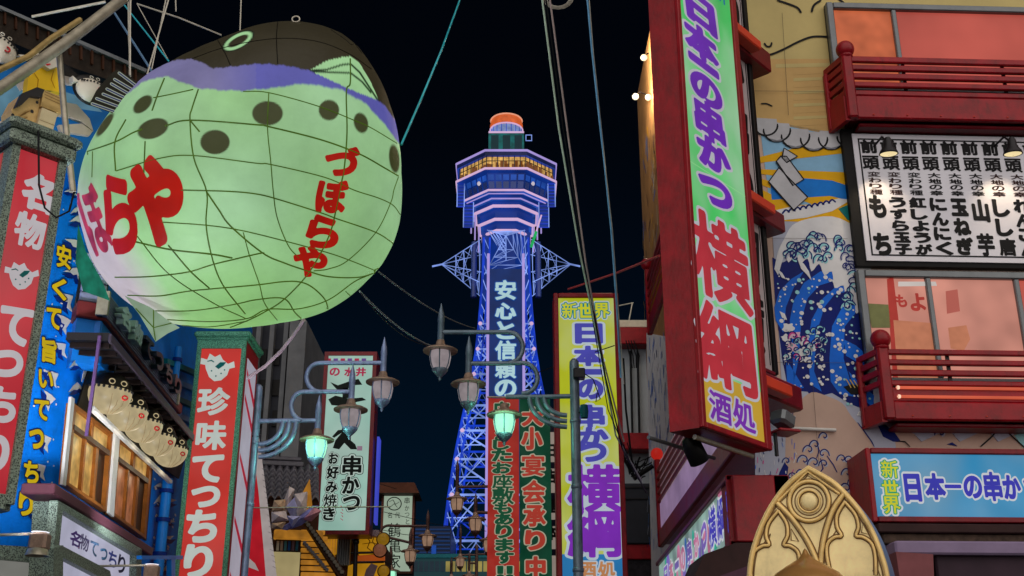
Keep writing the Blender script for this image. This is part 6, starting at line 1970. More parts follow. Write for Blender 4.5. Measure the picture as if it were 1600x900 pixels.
# ---- windows with red film
film = EM("red_lit_window_film", (192, 86, 74), .78, .9, .22)
film2 = EM("orange_lit_window_film", (194, 98, 62), .78, 2.2, .35)
film3 = EM("pale_lit_window_film", (200, 134, 118), .80, 1.3, .3)
def window(l, t, r, b, mull, label, films):
    w0 = MB(); x0, x1_, z0, z1 = qbox(w0, RW, l, t, r, b, -.05, -.02, dark_metal)
    wo = w0.build("window", rb, label=label)
    f_ = .09
    fr = MB()
    for bb_ in ((x0, x0+f_, z0, z1), (x1_-f_, x1_, z0, z1), (x0+f_, x1_-f_, z1-f_, z1), (x0+f_, x1_-f_, z0, z0+f_)): fr.bbox(bb_[0], bb_[1], -.14, -.05, bb_[2], bb_[3], grey_metal, .012)
    fr.build("frame", wo)
    xs = [x0+f_] + [RW.l(mx_, (t+b)/2, -.1).x for mx_ in mull] + [x1_-f_]
    for mx_ in xs[1:-1]:
        k = MB(); k.bbox(mx_-.03, mx_+.03, -.13, -.05, z0+f_, z1-f_, grey_metal, .01); k.build("mullion", wo)
    for i in range(len(xs)-1):
        k = MB(); k.box(xs[i]+.03*(i > 0), xs[i+1]-.03*(i < len(xs)-2), -.075, -.06, z0+f_, z1-f_, films[i]); k.build("pane", wo)
    return wo, x0, x1_, z0, z1
window(1296, 14, 1700, 150, [1404, 1640], "upper window with red lit film", [film2, film, film])
wo, *_ = window(1346, 428, 1720, 606, [1460, 1600], "lower window with red and white lit film", [film3, film3, film])
mm = MB()
def wp_(pts, mat, lv=1): mm.ppoly(RW, pts, -.080-.003*lv, -.076, mat)
shopr = EM("red_window_print", (176, 54, 46), .7, 3, .2); shopo = EM("orange_window_print", (198, 124, 92), .74, 4, .2)
wp_([(1386,436),(1396,434),(1404,500),(1410,600),(1396,600)], shopr); wp_([(1396,500),(1460,505),(1468,600),(1404,600)], shopo, 2)
wp_([(1355,474),(1388,476),(1392,512),(1362,512)], PM("grey_green_print",(120,124,80),.5), 1)
wp_([(1478,455),(1496,452),(1500,486),(1480,490)], EM("faded_red_print", (186,96,84), .74), 1); wp_([(1482,512),(1510,508),(1516,530),(1506,548),(1486,544)], shopo, 2)
wp_([(1404,440),(1462,440),(1464,446),(1404,447)], EM("ceiling_tube",(196,186,180),.9), 3)
mm.build("film_print", wo)
L = text_px(RW, [("も",1408,470,18,20),("よ",1434,472,24,28)], [(.05, -.09, shopr)]); L[0].build("film_lettering", wo)

# ---- balconies: rails, posts, fascia
def balcony(l, r, rails, fasc, under, ball, side_l, label, glow):
    P = RW
    D_ = .40
    x0 = P.l(l, rails[0][0], -D_).x; x1_ = P.l(r, rails[0][0], -D_).x
    base = MB(); z1 = P.l(1450, fasc[0], -D_).z; z0 = P.l(1450, fasc[1], -D_).z
    base.bbox(x0, x1_, -D_, -D_+.08, z0, z1, red_paint, .015); base.box(x0+.02, x1_, -D_+.08, -.0, z0+.06, z0+.14, red_dark)
    bo = base.build("balcony", rb, label=label)
    def splay(k, za_, zb__, t_=.045):
        a, b_ = (x0-.03, -D_+.03), (x0-.14, -.02)
        vs = [(a[0]-t_,a[1],za_),(a[0],a[1],za_),(b_[0],b_[1],za_),(b_[0]-t_,b_[1],za_)]; vs += [(x, y, zb__) for x, y, z in vs]
        k.add(vs, [(0,3,2,1),(4,5,6,7),(0,1,5,4),(1,2,6,5),(2,3,7,6),(3,0,4,7)], red_paint)
    k = MB(); splay(k, z0-.02, z1, .06); k.build("side_fascia", bo)
    u = MB(); u.bbox(x0+.1, x1_, -D_+.12, 0, z0-.05, z0-.001, red_dark, .02); u.build("under_beam", bo)
    for (a, b) in rails:
        za, zb_ = P.l(1450, a, -D_).z, P.l(1450, b, -D_).z
        k = MB(); k.bbox(x0+.05, x1_, -D_+.01, -D_+.07, zb_, za, red_paint, .012); k.build("rail", bo)
        k = MB(); splay(k, zb_, za); k.build("side_rail", bo)
    bl = MB()
    for i in range(14):
        bl.lathe([(.012,0),(.012,.008),(.001,.01)], red_orange, 6, x0+.25+i*.42, -D_-.004, z0+.04)
    bl.build("edge_light_dot", bo, kind="stuff")  # orange dots in place of the little lights under the edge
    for px in glow:
        xx = P.l(px, rails[-1][0], -D_+.1).x
        k = MB(); k.box(xx-.02, xx+.02, -D_+.075, -D_+.10, z1-.0, P.l(1450, rails[0][0], -D_).z, dark_metal); k.build("baluster", bo)
    zt_ = P.l(l-6, ball+10, -D_).z
    k = MB(); k.bbox(x0-.07, x0+.06, -D_-.03, -D_+.10, z0, zt_, red_paint, .02); k.build("corner_post", bo)
    k = MB(); k.sphere((x0, -D_+.03, zt_+.07), .115, red_paint, 20, 12); k.lathe([(.06,-.06),(.085,-.045),(.085,-.02)], red_paint, 14, x0, -D_+.03, zt_+.0); k.build("ball_finial", bo)
    k = MB(); k.bbox(x0-.20, x0-.13, -.08, 0, z0, P.l(l, rails[0][0], -D_).z-.05, red_paint, .01); k.build("wall_post", bo)
    return bo, x0, x1_, z0, z1
balcony(1323, 1720, [(89,98),(102,110.5),(115,123.5),(128.5,136.5),(142,150)], (151,186), 200, 73, 0, "upper red railed balcony", (1415, 1571))
bo, x0, x1_, z0, z1 = balcony(1379, 1730, [(545,553.5),(561,569.5),(577,586),(594,602)], (627,656), 0, 528, 0, "lower red railed balcony with orange strips", (1484, 1640))
k = MB(); k.bbox(x0, x1_, -.39, -.34, z1, RW.l(1450,602.5,-.4).z-.02, red_paint, .01); k.build("kick_board", bo)
strip = EM("orange_gap_glow", (206, 92, 66), .9, 1, .2)  # window glow in the rail gaps, added as orange lines with bright ends
for y in (606, 620):
    k = MB(); za = RW.l(1450, y, -.41).z; k.tube([(x0+.1,-.41,za),(x1_,-.41,za)], .018, strip, 6); k.sphere((x0+.12,-.41,za), .024, EM("gap_end_glow",(250,210,180),1.0), 8, 5); k.build("gap_glow", bo)

# ---- the menu board
P = RW.sub(1350, 412, -.10)
mbd = thing("menu_board", P, "wide white menu board of black brush characters in a dark frame between the balconies", "menu board")
k = MB(); _x0, _x1, _z0, _z1 = qbox(k, P, 1327, 206, 1720, 418, 0, .08, black_paint); k.build("frame", mbd)
k = MB(); fx0, fx1 = P.l(1331,213,-.01).x, _x1-.1; fz1, fz0 = P.l(1450,212,-.01).z, P.l(1450,409,-.01).z
k.box(fx0, fx1, -.02, 0, fz0, fz1, PM("white_menu_sheet", (208,206,216), .35, 0, 1, .06)); k.build("face", mbd)
k = MB(); g_ = .065; t_ = .018
k.box(fx0+g_, fx0+g_+t_, -.024, -.0201, fz0+g_, fz1-g_, black_print); k.box(fx0+g_+t_, fx1-g_, -.0241, -.0201, fz1-g_-t_, fz1-g_, black_print); k.box(fx0+g_+t_, fx1-g_, -.0241, -.0201, fz0+g_, fz0+g_+t_, black_print); k.build("border", mbd)
k = MB(); k2 = MB()
colx = [P.l(x, 240, -.02).x for x in (1359,1390,1421,1452,1484,1516,1548,1580,1612,1643)]
cw = colx[1]-colx[0]; zrow = lambda y: P.l(1450, y+2, -.02).z
subs = ["変わり種"]*3+["大地の幸"]*7
mains = [["もち",(320,378),(44,44)],["うずら玉子",(0,),()],["紅しょうが",(0,),()],["にんにく",(0,),()],["玉ねぎ",(0,),()],["山芋",(0,),()],["しし唐",(0,),()],["れんこん",(0,),()],["なす",(0,),()],["しめじ",(0,),()]]
for i, x in enumerate(colx):
    if x > fx1-.2: break
    for ch, y, h_ in (("前",229,21),("頭",254,22)):
        put_glyph(k, ch, x, zrow(y), cw*.86, zrow(y-h_/2)-zrow(y+h_/2), -.024, black_print, r=.075); k.cut()
    for j, ch in enumerate(subs[i]):
        y = 272+j*9.2; put_glyph(k2, ch, x+cw*.08, zrow(y), cw*.64, zrow(y-4)-zrow(y+4), -.024, brown_dark if i in (0,1,6,7) else black_print, r=.035); k2.cut()
    s = mains[i][0]; n_ = len(s); y0, y1 = 306, 397
    gap = (y1-y0)/n_
    for j, ch in enumerate(s):
        y = y0+gap*(j+.5); hh = min(gap*.92, 36)
        if s == "もち": y = (322, 381)[j]
        if s == "山芋": y = (326, 379)[j]
        put_glyph(k, ch, x+cw*.06, zrow(y), cw*.84, zrow(y-hh/2)-zrow(y+hh/2), -.024, black_print, r=.072); k.cut()
k.pieces("character", mbd); k2.pieces("small_character", mbd)
# clip-on spots over the board
warm_lamp = EM("warm_lamp_face", (236, 214, 160), 1.0, 5, .05)
def spot_lamp(px, py, label, P=RW, y=-.55, grp="spotlights over the menu board"):
    p = P.sub(px, py, y)
    t_ = thing("spotlight", p, label, "spotlight", grp)
    k = MB(); k.lathe([(.03,.14),(.05,.10),(.06,.02),(.10,-.03),(.115,-.07),(.105,-.075)], dark_metal, 18); o = k.build("housing", t_); o.rotation_euler = (radians(8),0,0)
    k = MB(); k.lathe([(.10,-.07),(.06,-.085),(.005,-.09)], warm_lamp, 18); o = k.build("lens", t_); o.rotation_euler = (radians(8),0,0)
    k = MB(); k.tube([(0,.02,.10),(0,.15,.24),(0,.45,.26)], .014, dark_metal, 6); k.build("bracket", t_)
    ld = bpy.data.lights.new("spot_beam", "SPOT"); ld.energy = 16; ld.color = (1,.78,.5); ld.spot_size = radians(95); ld.spot_blend = .9; ld.shadow_soft_size = .06
    lo_ = bpy.data.objects.new("spot_beam", ld); C.objects.link(lo_); lo_.parent = t_; lo_.location = (0,.06,-.12); lo_.rotation_euler = (radians(34),0,0)
    return t_
spot_lamp(1388, 232, "lit black spotlight over the left of the menu board")
spot_lamp(1582, 232, "lit black spotlight over the right of the menu board")

# ---- blue horizontal sign
P = RW.sub(1372, 816, -.62)
bs = thing("box_sign", P, "wide light blue lit sign with indigo characters and a red end, lower right", "sign")
k = MB(); bx0 = (P.l(1358,710).x+P.l(1371,806).x)/2; bx1 = P.l(1730,760).x; bz1, bz0 = P.l(1450,710).z, P.l(1450,808).z
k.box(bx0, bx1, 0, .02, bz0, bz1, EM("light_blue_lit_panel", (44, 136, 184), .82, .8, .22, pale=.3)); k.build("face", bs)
k = MB(); f_ = .06
for b in ((bx0-f_, bx0, bz0-f_, bz1+f_),): k.bbox(b[0], b[1], -.04, .6, b[2], b[3], red_paint, .012)
k.bbox(bx0, bx1, -.04, .6, bz1, bz1+f_, red_dark, .01); k.bbox(bx0, bx1, -.04, .6, bz0-f_, bz0, red_dark, .01); k.box(bx0, bx1, .022, .58, bz0, bz1, red_dark); k.build("frame", bs)
ind = EM("indigo_lit_print", (52, 52, 168), .85, 2, .1); whh = EM("white_lit_print", (196, 200, 206), .85, 2, .06)
its = [("日",1426,762,26,44),("本",1461,760,32,42),("一",1489,760,26,11),("の",1520,761,29,36),("串",1551,760,28,46),("か",1581,761,28,38),("つ",1614,761,28,32),("横",1652,760,34,44)]
L = text_px(P, its, [(.06, -.012, ind), (.145, -.006, whh)])
for mb_, nm in zip(L, ("lettering", "lettering_halo")): mb_.build(nm, bs)
L = text_px(P, [("新",1390,733,26,27),("世",1391,762,25,24),("界",1393,789,27,27)], [(.03, -.014, yl), (.09, -.010, EM("green_lit_outline",(20,150,110),.85)), (.20, -.005, whh)])
for mb_, nm in zip(L, ("heading", "heading_outline", "heading_halo")): mb_.build(nm, bs)
# dark eaves below
k = MB(); a = RW.l(1372, 822, -.8); z_a = RW.l(1450, 818, -.8).z; z_b = RW.l(1450, 832, -.8).z; z_c = RW.l(1450, 848, -.8).z
k.bbox(a.x, x1, -.8, 0, z_b, z_a, brown_dark, .01); k.build("lower_fascia", rb)
k = MB(); k.bbox(a.x+.06, x1, -.74, 0, z_c, z_b-.003, PM("mottled_brown_band",(70,56,48),.7,0,12,.5), .01); k.build("gutter", rb)
k = MB(); k.bbox(a.x+.1, x1, -.95, 0, RW.l(1450,866,-.95).z, z_c-.003, PM("lilac_fascia",(128,112,140),.5,0,2,.15), .02); k.build("canopy_edge", rb)
k = MB(); k.ppoly(RW, [(1400,862),(1458,866),(1462,960),(1414,960)], -1.0, -.1, PM("dusty_pink_panel",(120,70,74),.6,0,3,.2)); k.build("canopy_end", rb)
k = MB(); k.bbox(RW.l(1462,880,-.85).x, x1, -.85, -.1, 2.2, RW.l(1450,866,-.85).z, PM("dark_plum_panel",(56,42,52),.6,0,3,.2), .02); k.build("canopy_panel", rb)
k = MB(); k.box(.5, x1-.1, -.06, 0, .1, 2.2, EM("shopfront_glow",(150,110,70),.6,.8,.3)); k.build("shopfront", rb)

# ================================================================== the big projecting sign
cor = at(1093, 668, 10.5)
P = Pl(0,0,0,49, O=cor)
big = thing("projecting_sign", P, "huge red box sign with a green lit face and purple and red characters", "sign")
# faces by width
wR = P.l(1200, 707).x
SL = Pl(0,0,0,-34, O=cor); wL = -SL.l(1047, 683).x
Htop = 9.0
zbot = 0.0
dn = Vector((-cos(radians(-34)),-sin(radians(-34)),0))*wL      # world vector of the left flank, going away
loc = Vector((dn.dot(P.u), dn.dot(P.n), 0))
foot = [(0,0),(wR,0),(wR+loc.x,loc.y),(loc.x,loc.y)]
k = MB(); vs = [(x,y,zbot) for x,y in foot]+[(x,y,Htop) for x,y in foot]
k.add(vs, [(3,2,1,0),(4,5,6,7),(0,1,5,4),(1,2,6,5),(2,3,7,6),(3,0,4,7)], red_paint); k.build("box", big)
m_ = .045
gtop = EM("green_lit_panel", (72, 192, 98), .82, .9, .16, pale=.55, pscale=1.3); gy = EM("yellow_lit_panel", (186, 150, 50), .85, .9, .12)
zdiv = P.l(1150, 597, -.02).z
k = MB(); k.box(m_*1.2, wR-m_*2, -.02, -.001, zdiv, Htop, gtop); k.build("face", big)
k = MB(); k.box(m_*1.2, wR-m_*2, -.0201, -.001, .06, zdiv, gy); k.build("lower_face", big)
k = MB(); k.bbox(-.01, m_*1.2, -.05, -.001, 0, Htop, red_paint, .008); k.bbox(wR-m_*2, wR+.01, -.05, -.001, 0, Htop, red_paint, .008); k.bbox(m_*1.2, wR-m_*2, -.05, -.001, 0, .06, red_paint, .008); k.build("rim", big)
k = MB(); zs = P.l(1115,276,-.02).z; k.box(m_*1.2, wR-m_*2, -.0225, -.0202, zs, zs+.008, EM("pale_panel_joint",(140,210,140),.8)); k.build("panel_joint", big)
pur = EM("violet_lit_letter", (98, 40, 164), .85, 2, .12); crm = EM("crimson_lit_letter", (176, 46, 58), .82, 2, .14); hal = EM("pale_lit_halo", (176, 176, 184), .85, 2, .08)
zz = lambda y: P.l(1130, y, -.02).z
its = [("日",1095,18,46,48),("本",1096,68,50,50),("一",1100,102,46,12),("の",1104,141,48,44),("串",1109,191,46,58),("か",1116,243,50,48),("つ",1119,301,50,42)]
L = text_px(P, its, [(.075, -.032, pur), (.145, -.026, hal)], shear=-.10)
for mb_, nm in zip(L, ("lettering", "lettering_halo")): mb_.build(nm, big)
L = text_px(P, [("横",1128,409,88,128),("綱",1136,545,88,124)], [(.07, -.032, crm), (.105, -.026, hal)], shear=-.04)
for mb_, nm in zip(L, ("large_lettering", "large_lettering_halo")): mb_.build(nm, big)
L = text_px(P, [("酒",1126,637,34,46),("処",1163,650,34,46)], [(.045, -.032, EM("purple_foot_letter",(110,44,160),.85)), (.12, -.026, hal)])
for mb_, nm in zip(L, ("foot_lettering", "foot_lettering_halo")): mb_.build(nm, big)
L = text_px(P, [("新",1124,-10,20,22)], [(.05, -.03, EM("blue_top_letter",(20,110,150),.8))]); L[0].build("top_lettering", big)
k = MB(); k.tube([(.1,.12,-.05),(wR-.1,.12,-.05)], .025, steel_pole, 8); k.tube([(-.1,.5,-.03),(wR-.2,.5,-.03)], .02, grey_metal, 8); k.build("under_pipe", big)
# arms to the building
for y0, y1, xr_ in ((83,112,1204),(335,363,1226),(605,641,1253)):
    xe = P.l(xr_, y0, .25).x
    za, zb_ = P.l(xr_, y0, .25).z, P.l(xr_, y1, .25).z
    k = MB(); k.bbox(wR, xe, .25, .75, zb_, za, red_dark, .02); k.build("support_arm", big)
    k = MB(); k.bbox(wR+.0, wR+(xe-wR)*.62, .10, .249, zb_+.02, zb_+.15, red_orange, .015); k.build("arm_lit_strip", big)  # orange light on the arm's lower face, put in as a coloured strip

# black and white sign behind it
P5 = Pl(0,0,0,49, O=at(1210, 588, 12.5))
q = thing("vertical_sign", P5, "narrow black and white sign tucked behind the big green faced sign", "sign")
xr5 = 0.0; xl5 = -.80
k = MB(); k.box(xl5, xr5-.08, -.02, 0, .02, 8.6, PM("grey_white_sheet",(176,164,166),.5,0,1.2,.12)); k.build("face", q)
k = MB(); k.bbox(xr5-.08, xr5, -.06, .14, 0, 8.7, black_paint, .01); k.box(xl5, xr5-.08, .001, .14, 0, 8.7, black_paint); k.bbox(xl5, xr5-.08, -.06, 0, -.02, .02, red_dark, .005); k.build("frame", q)
k = MB(); k.box(xr5-.12, xr5-.105, -.024, -.0201, .1, 8.5, black_print); k.build("border", q)
k = MB()
for i, ch in enumerate("横綱の串かつ日本一"):
    k.cut()
    put_glyph(k, ch, -.42, .55+i*.80, .50, .72, -.025, black_print, r=.07, shear=.1)
k.pieces("character", q)

# floodlight hanging under the sign
p = at(1083, 700, 11.0)
t_ = thing("floodlight", flatpl(p.x, p.y, p.z, 20), "black cylindrical floodlight hanging under the big red sign", "floodlight")
k = MB(); k.lathe([(.085,-.16),(.10,-.15),(.095,.02),(.07,.10),(.03,.12)], black_paint, 18); o = k.build("housing", t_); o.rotation_euler = (radians(10), radians(-32), 0)
k = MB(); k.tube([(-.03,.02,.08),(-.05,.05,.20),(-.02,.08,.30)], .014, black_paint, 6); k.bbox(-.08,.02,-.0,.1,.18,.24,black_paint,.01); k.build("bracket", t_)
# lamp and grey hood right of the sign foot
p = at(1222, 655, 11.9)
t_ = thing("floodlight", flatpl(p.x, p.y, p.z, 20), "grey hooded floodlight right of the big sign's foot", "floodlight")
k = MB(); k.bbox(-.10,.12,-.10,.10,-.08,.08,grey_metal,.03); o = k.build("housing", t_); o.rotation_euler = (0,radians(18),radians(20))
k = MB(); k.bbox(-.13,.13,-.14,.12,-.16,-.13,red_paint,.01); k.tube([(-.1,0,-.13),(-.1,.0,-.4)], .02, dark_metal, 6); k.build("bracket", t_)
# globe lamps on the far side wall
for (x, y, lb) in ((1006,90,"upper bright bare bulb left of the big sign's red flank"),(993,151,"left of the two bare bulbs lower beside the red flank"),(1013,152,"bulb closest to the red flank of the big sign")):
    p = at(x, y, 22.5)
    t_ = thing("bare_bulb", flatpl(p.x, p.y, p.z), lb, "bulb", "bare bulbs on the side wall")
    k = MB(); k.sphere((0,0,0), .075, EM("bulb_glow",(255,236,196),1.4) if y == 90 else blb, 12, 8); blb = k.m[0]; k.build("bulb", t_)
    k = MB(); k.tube([(0,.02,.05),(.12,.1,.18),(.5,.3,.1)], .018, dark_metal, 6); k.build("bracket", t_)
    ld = bpy.data.lights.new("bulb_light", "POINT"); ld.energy = 70; ld.color = (1,.8,.55); ld.shadow_soft_size = .08
    lo_ = bpy.data.objects.new("bulb_light", ld); C.objects.link(lo_); lo_.parent = t_; lo_.location = (-.25,-.12,0)

# ---- side balcony and its slats, seen end-on along the street
def sdl(px, py, y): return SW.l(px, py, y)
YB = -.55
A_ = sdl(1145, 700, YB); B_ = sdl(1030, 838, YB)
xa, xb = B_.x, A_.x
zf = (A_.z+B_.z)/2
ba = MB(); ba.bbox(xa, xb, YB, YB+.08, zf-.10, zf+.18, red_paint, .012); ba.box(xa, xb, YB+.08, -.0, zf-.06, zf+.02, c_lp2)
bo = ba.build("side_balcony", rb); bo.rotation_euler = (0,0,radians(-92.5))
k = MB(); k.box(xa+.05, xb, YB+.03, YB+.05, zf+.18, zf+.62, EM("violet_lit_board",(150,124,160),.6,1.5,.3)); k.build("board", bo)
for i in range(5):
    k = MB(); z_ = zf+.66+i*.13; k.bbox(xa, xb, YB, YB+.05, z_, z_+.055, red_paint, .01); k.build("rail", bo)
k = MB(); k.box(xa, xb, YB+.06, YB+.07, zf+.62, zf+1.35, EM("pinkish_lit_gap",(150,130,140),.55,2,.3)); k.build("back_film", bo)
k = MB(); k.bbox(xa-.10, xa, YB-.02, YB+.08, zf-.1, zf+1.42, red_paint, .015); k.build("post", bo)
k = MB(); k.sphere((xa-.05, YB+.03, zf+1.52), .11, EM("red_lit_ball",(200,40,30),.6), 16, 10); k.build("ball_finial", bo)
# upper side balcony
A_ = sdl(1034, 600, YB)
zf2 = SW.l(1018, 500, YB).z; xa2 = SW.l(1012, 480, YB).x; 
ba = MB(); ba.bbox(xa2, xa2+6, YB, YB+.08, zf2-.1, zf2+.2, red_paint, .012)
bo2 = ba.build("side_balcony", rb); bo2.rotation_euler = (0,0,radians(-92.5))
for i in range(5):
    k = MB(); z_ = zf2+.3+i*.16; k.bbox(xa2, xa2+6, YB, YB+.05, z_, z_+.07, red_paint, .01); k.build("rail", bo2)
k = MB(); k.bbox(xa2-.1, xa2, YB-.02, YB+.08, zf2-.1, zf2+1.2, red_paint, .015); k.sphere((xa2-.05,YB+.03,zf2+1.3), .12, red_paint, 14, 8); k.build("post", bo2)
k = MB(); k.box(xa2, xa2+6, YB+.06, YB+.07, zf2+.2, zf2+.5, EM("yellow_green_film",(150,160,60),.6)); k.build("film", bo2)

# ---- lower street-side sign
SS = Pl(0,0,0,-90, O=Vector((RO.x-.75, RO.y+.2, SW.l(1145,850,-.75).z)))
cpx = SS.l(1145, 745)
SS = Pl(0,0,0,-90, O=SS.w((SS.l(1145, 800).x, 0, 0)))
st = thing("street_side_sign", SS, "colourful lit sign with a plain red end running along the street side", "sign")
z1s = SS.l(1144,748).z; z0s = SS.l(1146,846).z; Ls = -6.5
k = MB(); k.box(Ls, -.04, -.0, .02, z0s, z1s, EM("mixed_pastel_lit_panel",(130,160,150),.8,1.4,.45)); k.build("face", st)
k = MB(); k.box(Ls, 0, .021, .62, z0s-.05, z1s+.05, red_paint); k.bbox(Ls, 0, -.05, .02, z1s, z1s+.06, red_dark, .01); k.bbox(Ls, 0, -.05, .02, z0s-.06, z0s, red_dark, .01); k.bbox(-.04, .0, -.05, .62, z0s-.06, z1s+.06, red_paint, .008); k.build("frame", st)
k = MB()
cmats = [EM("violet_patch",(112,90,170),.8,3,.3), EM("teal_patch",(20,160,130),.8,3,.3), EM("pink_patch",(186,110,140),.8,3,.3), EM("blue_patch",(20,90,160),.8,3,.3)]
R2 = random.Random(4)
for i in range(26):
    x = Ls+.2+i*.235; c_ = SS.O
    mt = cmats[R2.randrange(4)]
    k.disc(x, z0s+R2.uniform(.15,.8)*(z1s-z0s), R2.uniform(.08,.26), R2.uniform(.1,.26), -.003-i*.0002, mt, 12); k.cut()
k.pieces("colour_patch", st)
k = MB(); k2 = MB()
hS = z1s-z0s
for i, ch in enumerate("綱横つか串の一本日"):
    w__ = .62 if i < 2 else .5
    x = -.62-i*.62
    put_glyph(k, ch, x, z0s+hS*.55, w__*.86, hS*.72 if i < 2 else hS*.5, -.016, ind if i < 2 else cmats[(i*2)%4], r=.06)
    put_glyph(k2, ch, x, z0s+hS*.55, w__*.86, hS*.72 if i < 2 else hS*.5, -.011-i*.0003, whh, r=.13, r0=.06); k.cut(); k2.cut()
k.pieces("character", st); k2.pieces("character_halo", st)
k = MB(); put_glyph(k, "酒", -.2, z0s+hS*.72, .26, hS*.36, -.016, ind, r=.05); k.cut(); put_glyph(k, "処", -.2, z0s+hS*.32, .26, hS*.36, -.016, ind, r=.05); k.pieces("foot_character", st)
# plain red box end and brown eaves underneath
eb = MB(); ex0, ex1, ez0, ez1 = qbox(eb, RW, 1148, 742, 1214, 846, -.78, -.2, red_paint, .01); eb.build("sign_end_box", rb)
k = MB(); k.ppoly(RW, [(1100,866),(1150,848),(1230,848),(1230,960),(1060,960)], -.9, -.1, brown_dark); k.build("eaves_board", rb)
k = MB(); k.ppoly(RW, [(1110,905),(1220,866),(1222,880),(1120,925)], -.95, -.901, PM("plum_board",(74,46,62),.5)); k.build("eaves_trim", rb)

# ================================================================== neighbour beyond: pale walls with red beams
P = Pl(990, 905, 27.5, 0)
nb = thing("neighbour_building", P, "pale grey panelled building with red beams beyond the yellow sign", "building")
k = MB(); z0_ = -P.O.z
k.box(P.l(955,700).x, P.l(1130,700).x, 0, 8, z0_, P.l(990,500).z, grey_white); k.build("wall", nb)
for (t, b_) in ((511,537),(676,702),(850,874)):
    k = MB(); qbox(k, P, 958, t, 1021, b_, -.45, 0, red_paint, .02); k.build("beam", nb)
k = MB(); qbox(k, P, 962, 500, 1021, 511, -.1, 0, cream, .01); k.build("parapet", nb)
k = MB(); qbox(k, P, 975, 755, 1026, 850, -.5, 0, dark_cladding, .03); k.build("dark_tank", nb)
for y in (760, 778): 
    k = MB(); qbox(k, P, 975, y, 1026, y+2, -.53, -.501, dark_metal); k.build("tank_band", nb)
k = MB(); qbox(k, P, 1014, 537, 1021, 676, -.3, 0, PM("tan_post",(160,112,78),.6), .02); k.build("corner_post", nb)
k = MB(); qbox(k, P, 966, 874, 1040, 960, -.4, 0, PM("charcoal_mesh",(40,38,44),.8,0,14,.5)); k.build("lower_wall", nb)
for x in (985, 996):
    k = MB(); a = P.l(x,548,-.1); b_ = P.l(x+3,676,-.1); k.tube([a,b_], .03, cable_black, 6); k.build("conduit", nb)
# rooftop aerial
p = P.O
t_ = thing("rooftop_aerial", P.sub(983, 500, .3), "thin rooftop aerial above the red beam", "aerial")
PA = P.sub(983, 500, .3)
k = MB(); k.tube([(0,0,0), PA.l(988,474)], .02, wire_pale, 6); k.build("mast", t_)
k = MB(); k.tube([PA.l(966,478), PA.l(990,473)], .014, wire_pale, 6); k.build("crossbar", t_)
# tangle of service cables
t_ = thing("cable_tangle", Pl(995, 745, 22, 0), "tangle of black service cables and clamps left of the blue mural", "cables")
PT = Pl(995, 745, 22, 0)
R2 = random.Random(8)
for i in range(11):
    a = Vector((PT.l(970+R2.uniform(0,10), 690+R2.uniform(0,20)))); b_ = PT.l(990+R2.uniform(-6,8), 740+R2.uniform(-12,8)); c_ = PT.l(1014+R2.uniform(-16,8), 722+R2.uniform(-18,24))
    pts = [((1-t)**2)*a+2*(1-t)*t*(b_+Vector((R2.uniform(-.1,.1),R2.uniform(-.1,.1),-R2.uniform(.0,.35))))+t*t*c_ for t in [j/10 for j in range(11)]]
    k = MB(); k.tube(pts, R2.choice((.010,.014,.02)), cable_black, 5); k.build("cable", t_)
k = MB(); k.tube([PT.l(990,748), PT.l(1020,728)], .045, black_paint, 8); k.build("splice_case", t_)
for i in range(4):
    k = MB(); k.tube([PT.l(978+i*4,532), PT.l(984+i*5,556), PT.l(988+i*3,575)], .012, cable_black, 5); k.build("drop_cable", t_)
k = MB(); k.tube([PT.l(974,560), PT.l(978,640), PT.l(990,745)], .022, cable_black, 6); k.build("cable", t_)

# ================================================================== gold gothic arch with a pointed dome in front
P = Pl(1280, 960, 7.6, -24)
ga = thing("gold_arch_panel", P, "pale gold pointed arch panel with gothic tracery, bottom right", "arch panel")
gold = PM("pale_gold_paint", (240, 204, 130), .38, .1, 3, .2, .06, 30, wear=.5)
gold_l = PM("bright_gold_field", (255, 232, 170), .4, .05, 2.4, .3, wear=.22)
gold_d = PM("brown_gold_groove", (110, 74, 22), .5, .2, 6, .2)
outl = smooth_pts([(1166,960),(1167,900),(1172,862),(1186,820),(1206,782),(1232,750),(1263,727)], 6)[:-1] + smooth_pts([(1263,727),(1306,752),(1342,790),(1366,828),(1382,868),(1391,905),(1394,960)], 6)
k = MB(); k.ppoly(P, outl, 0, .30, gold_l, PM("blue_grey_edge_paint",(96,120,160),.4)); k.build("panel", ga)
def groove(pts, w_, y=-.004, mat=gold_d, nm="groove"):
    k = MB(); k.ribbon(P, pts, w_, y, mat); k.build(nm, ga)
def moulding(pts, wpx, nm="moulding", closed=False):
    q = [P.l(x, y, -.012) for x, y in pts]
    sc = (P.l(pts[0][0], pts[0][1]-1, 0)-P.l(*pts[0], 0)).length
    k = MB(); k.tube(q, wpx/2*sc, gold, 8, closed); k.build(nm, ga)
def offs(pts, d):
    o_ = []
    for i in range(len(pts)):
        a = pts[max(0,i-1)]; b = pts[min(len(pts)-1,i+1)]
        dx, dy = b[0]-a[0], b[1]-a[1]; L_ = hypot(dx, dy) or 1
        o_.append((pts[i][0]-dy/L_*d, pts[i][1]+dx/L_*d))
    return o_
lo_, ro_ = outl[:len(outl)//2+1], outl[len(outl)//2:]
moulding(offs(outl, 4.5)[1:-1], 8)
groove(offs(outl, 10.5)[2:-2], 2.2)
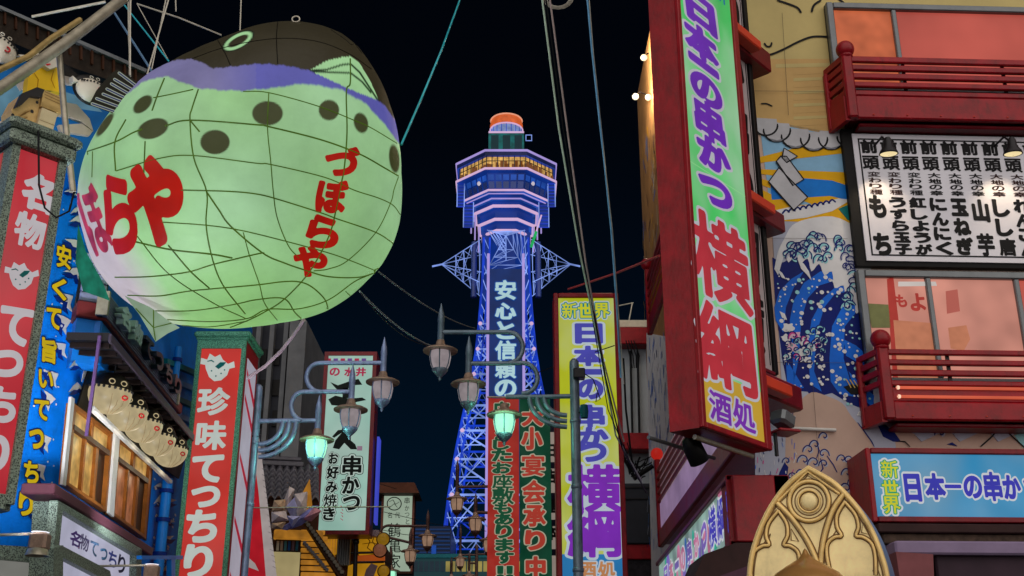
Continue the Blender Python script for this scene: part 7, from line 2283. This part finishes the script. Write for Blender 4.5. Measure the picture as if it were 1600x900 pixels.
# central diamond, rings
moulding([(1216,783),(1262,737),(1312,772)][0:3], 4); groove([(1220,784),(1262,743),(1306,771)], 2)
for r_, w_ in ((31,6),(24,2.2),(17,3)):
    pts = [(1264+r_*cos(a), 783+r_*1.0*sin(a)) for a in [i*2*pi/36 for i in range(36)]]
    if w_ > 2.5: moulding(pts, w_, closed=True)
    k = MB(); k.ribbon(P, [(1264+(r_-w_/2-.9)*cos(a), 783+(r_-w_/2-.9)*sin(a)) for a in [i*2*pi/36 for i in range(36)]], 1.8, -.004, gold_d, closed=True); k.build("groove", ga)
    if w_ > 5:
        k = MB(); k.ribbon(P, [(1264+(r_+w_/2+.9)*cos(a), 783+(r_+w_/2+.9)*sin(a)) for a in [i*2*pi/36 for i in range(36)]], 1.6, -.004, gold_d, closed=True); k.build("groove", ga)
k = MB(); k.sphere(tuple(P.l(1264,783,0)), .055, gold_l, 18, 8, sy=.35); k.build("boss", ga)
for pts in (smooth_pts([(1214,786),(1236,808),(1256,836),(1270,862),(1280,890),(1284,930)],5), smooth_pts([(1318,772),(1302,796),(1290,830),(1284,862),(1282,890)],5)):
    moulding(pts, 7); groove(offs(pts, 5), 1.8); groove(offs(pts, -5), 1.8)
def trefoil(fx, nm):
    pts = smooth_pts([fx(a, b) for a, b in ((0,-1.0),(-.32,-.62),(-.38,-.25),(-.26,.02),(-.50,.06),(-.78,.25),(-.86,.62),(-.80,1.2))], 4)
    pts2 = smooth_pts([fx(a, b) for a, b in ((0,-1.0),(.32,-.62),(.38,-.25),(.26,.02),(.50,.06),(.78,.25),(.86,.62),(.80,1.2))], 4)
    for q in (pts, pts2):
        moulding(q, 4.5, nm); groove(offs(q, 3.2), 2.0); groove(offs(q, -3.2), 2.0)
trefoil(lambda a, b: (1213+a*44+b*-3, 850+b*52), "tracery")
trefoil(lambda a, b: (1326+a*44+b*6, 836+b*52), "tracery")
for tri in ([(1193,850),(1204,834),(1200,846),(1187,856)], [(1236,826),(1248,846),(1236,844)], [(1298,842),(1310,824),(1308,840)], [(1348,816),(1362,836),(1346,832)], [(1368,880),(1376,902),(1364,892)]):
    k = MB(); k.ribbon(P, tri, 2, -.005, gold_d, closed=True); k.build("groove", ga)
PD = Pl(1264, 930, 7.2, 0)
dm = thing("pointed_dome", PD, "glossy tan gold dome with a pointed tip before the gold arch", "statue")
zt_ = PD.l(1264, 857).z; rr = PD.l(1330, 905).x
k = MB(); dz = zt_
prof = [(.001,dz),(.012,dz-.012),(.022,dz-.035),(.05,dz-.065),(.12,dz-.105),(.19,dz-.15),(.24,dz-.21),(.27,dz-.29),(.28,dz-.42),(.26,dz-.6),(.2,dz-.9)]
k.lathe(prof, PM("polished_tan_gold", (176,128,72), .22, .35, 3, .1), 40); k.build("dome", dm)
# plinth so that it stands
k = MB(); k.bbox(-.35,.35,-.3,.5,-PD.O.z+.12,dz-.85,brown_dark,.03); k.build("plinth", dm)
k = MB(); a, b_ = P.l(1180,960), P.l(1384,960); k.bbox(a.x, b_.x, -.02, .34, -P.O.z+.12, a.z+.1, brown_dark, .02); k.build("base", ga)
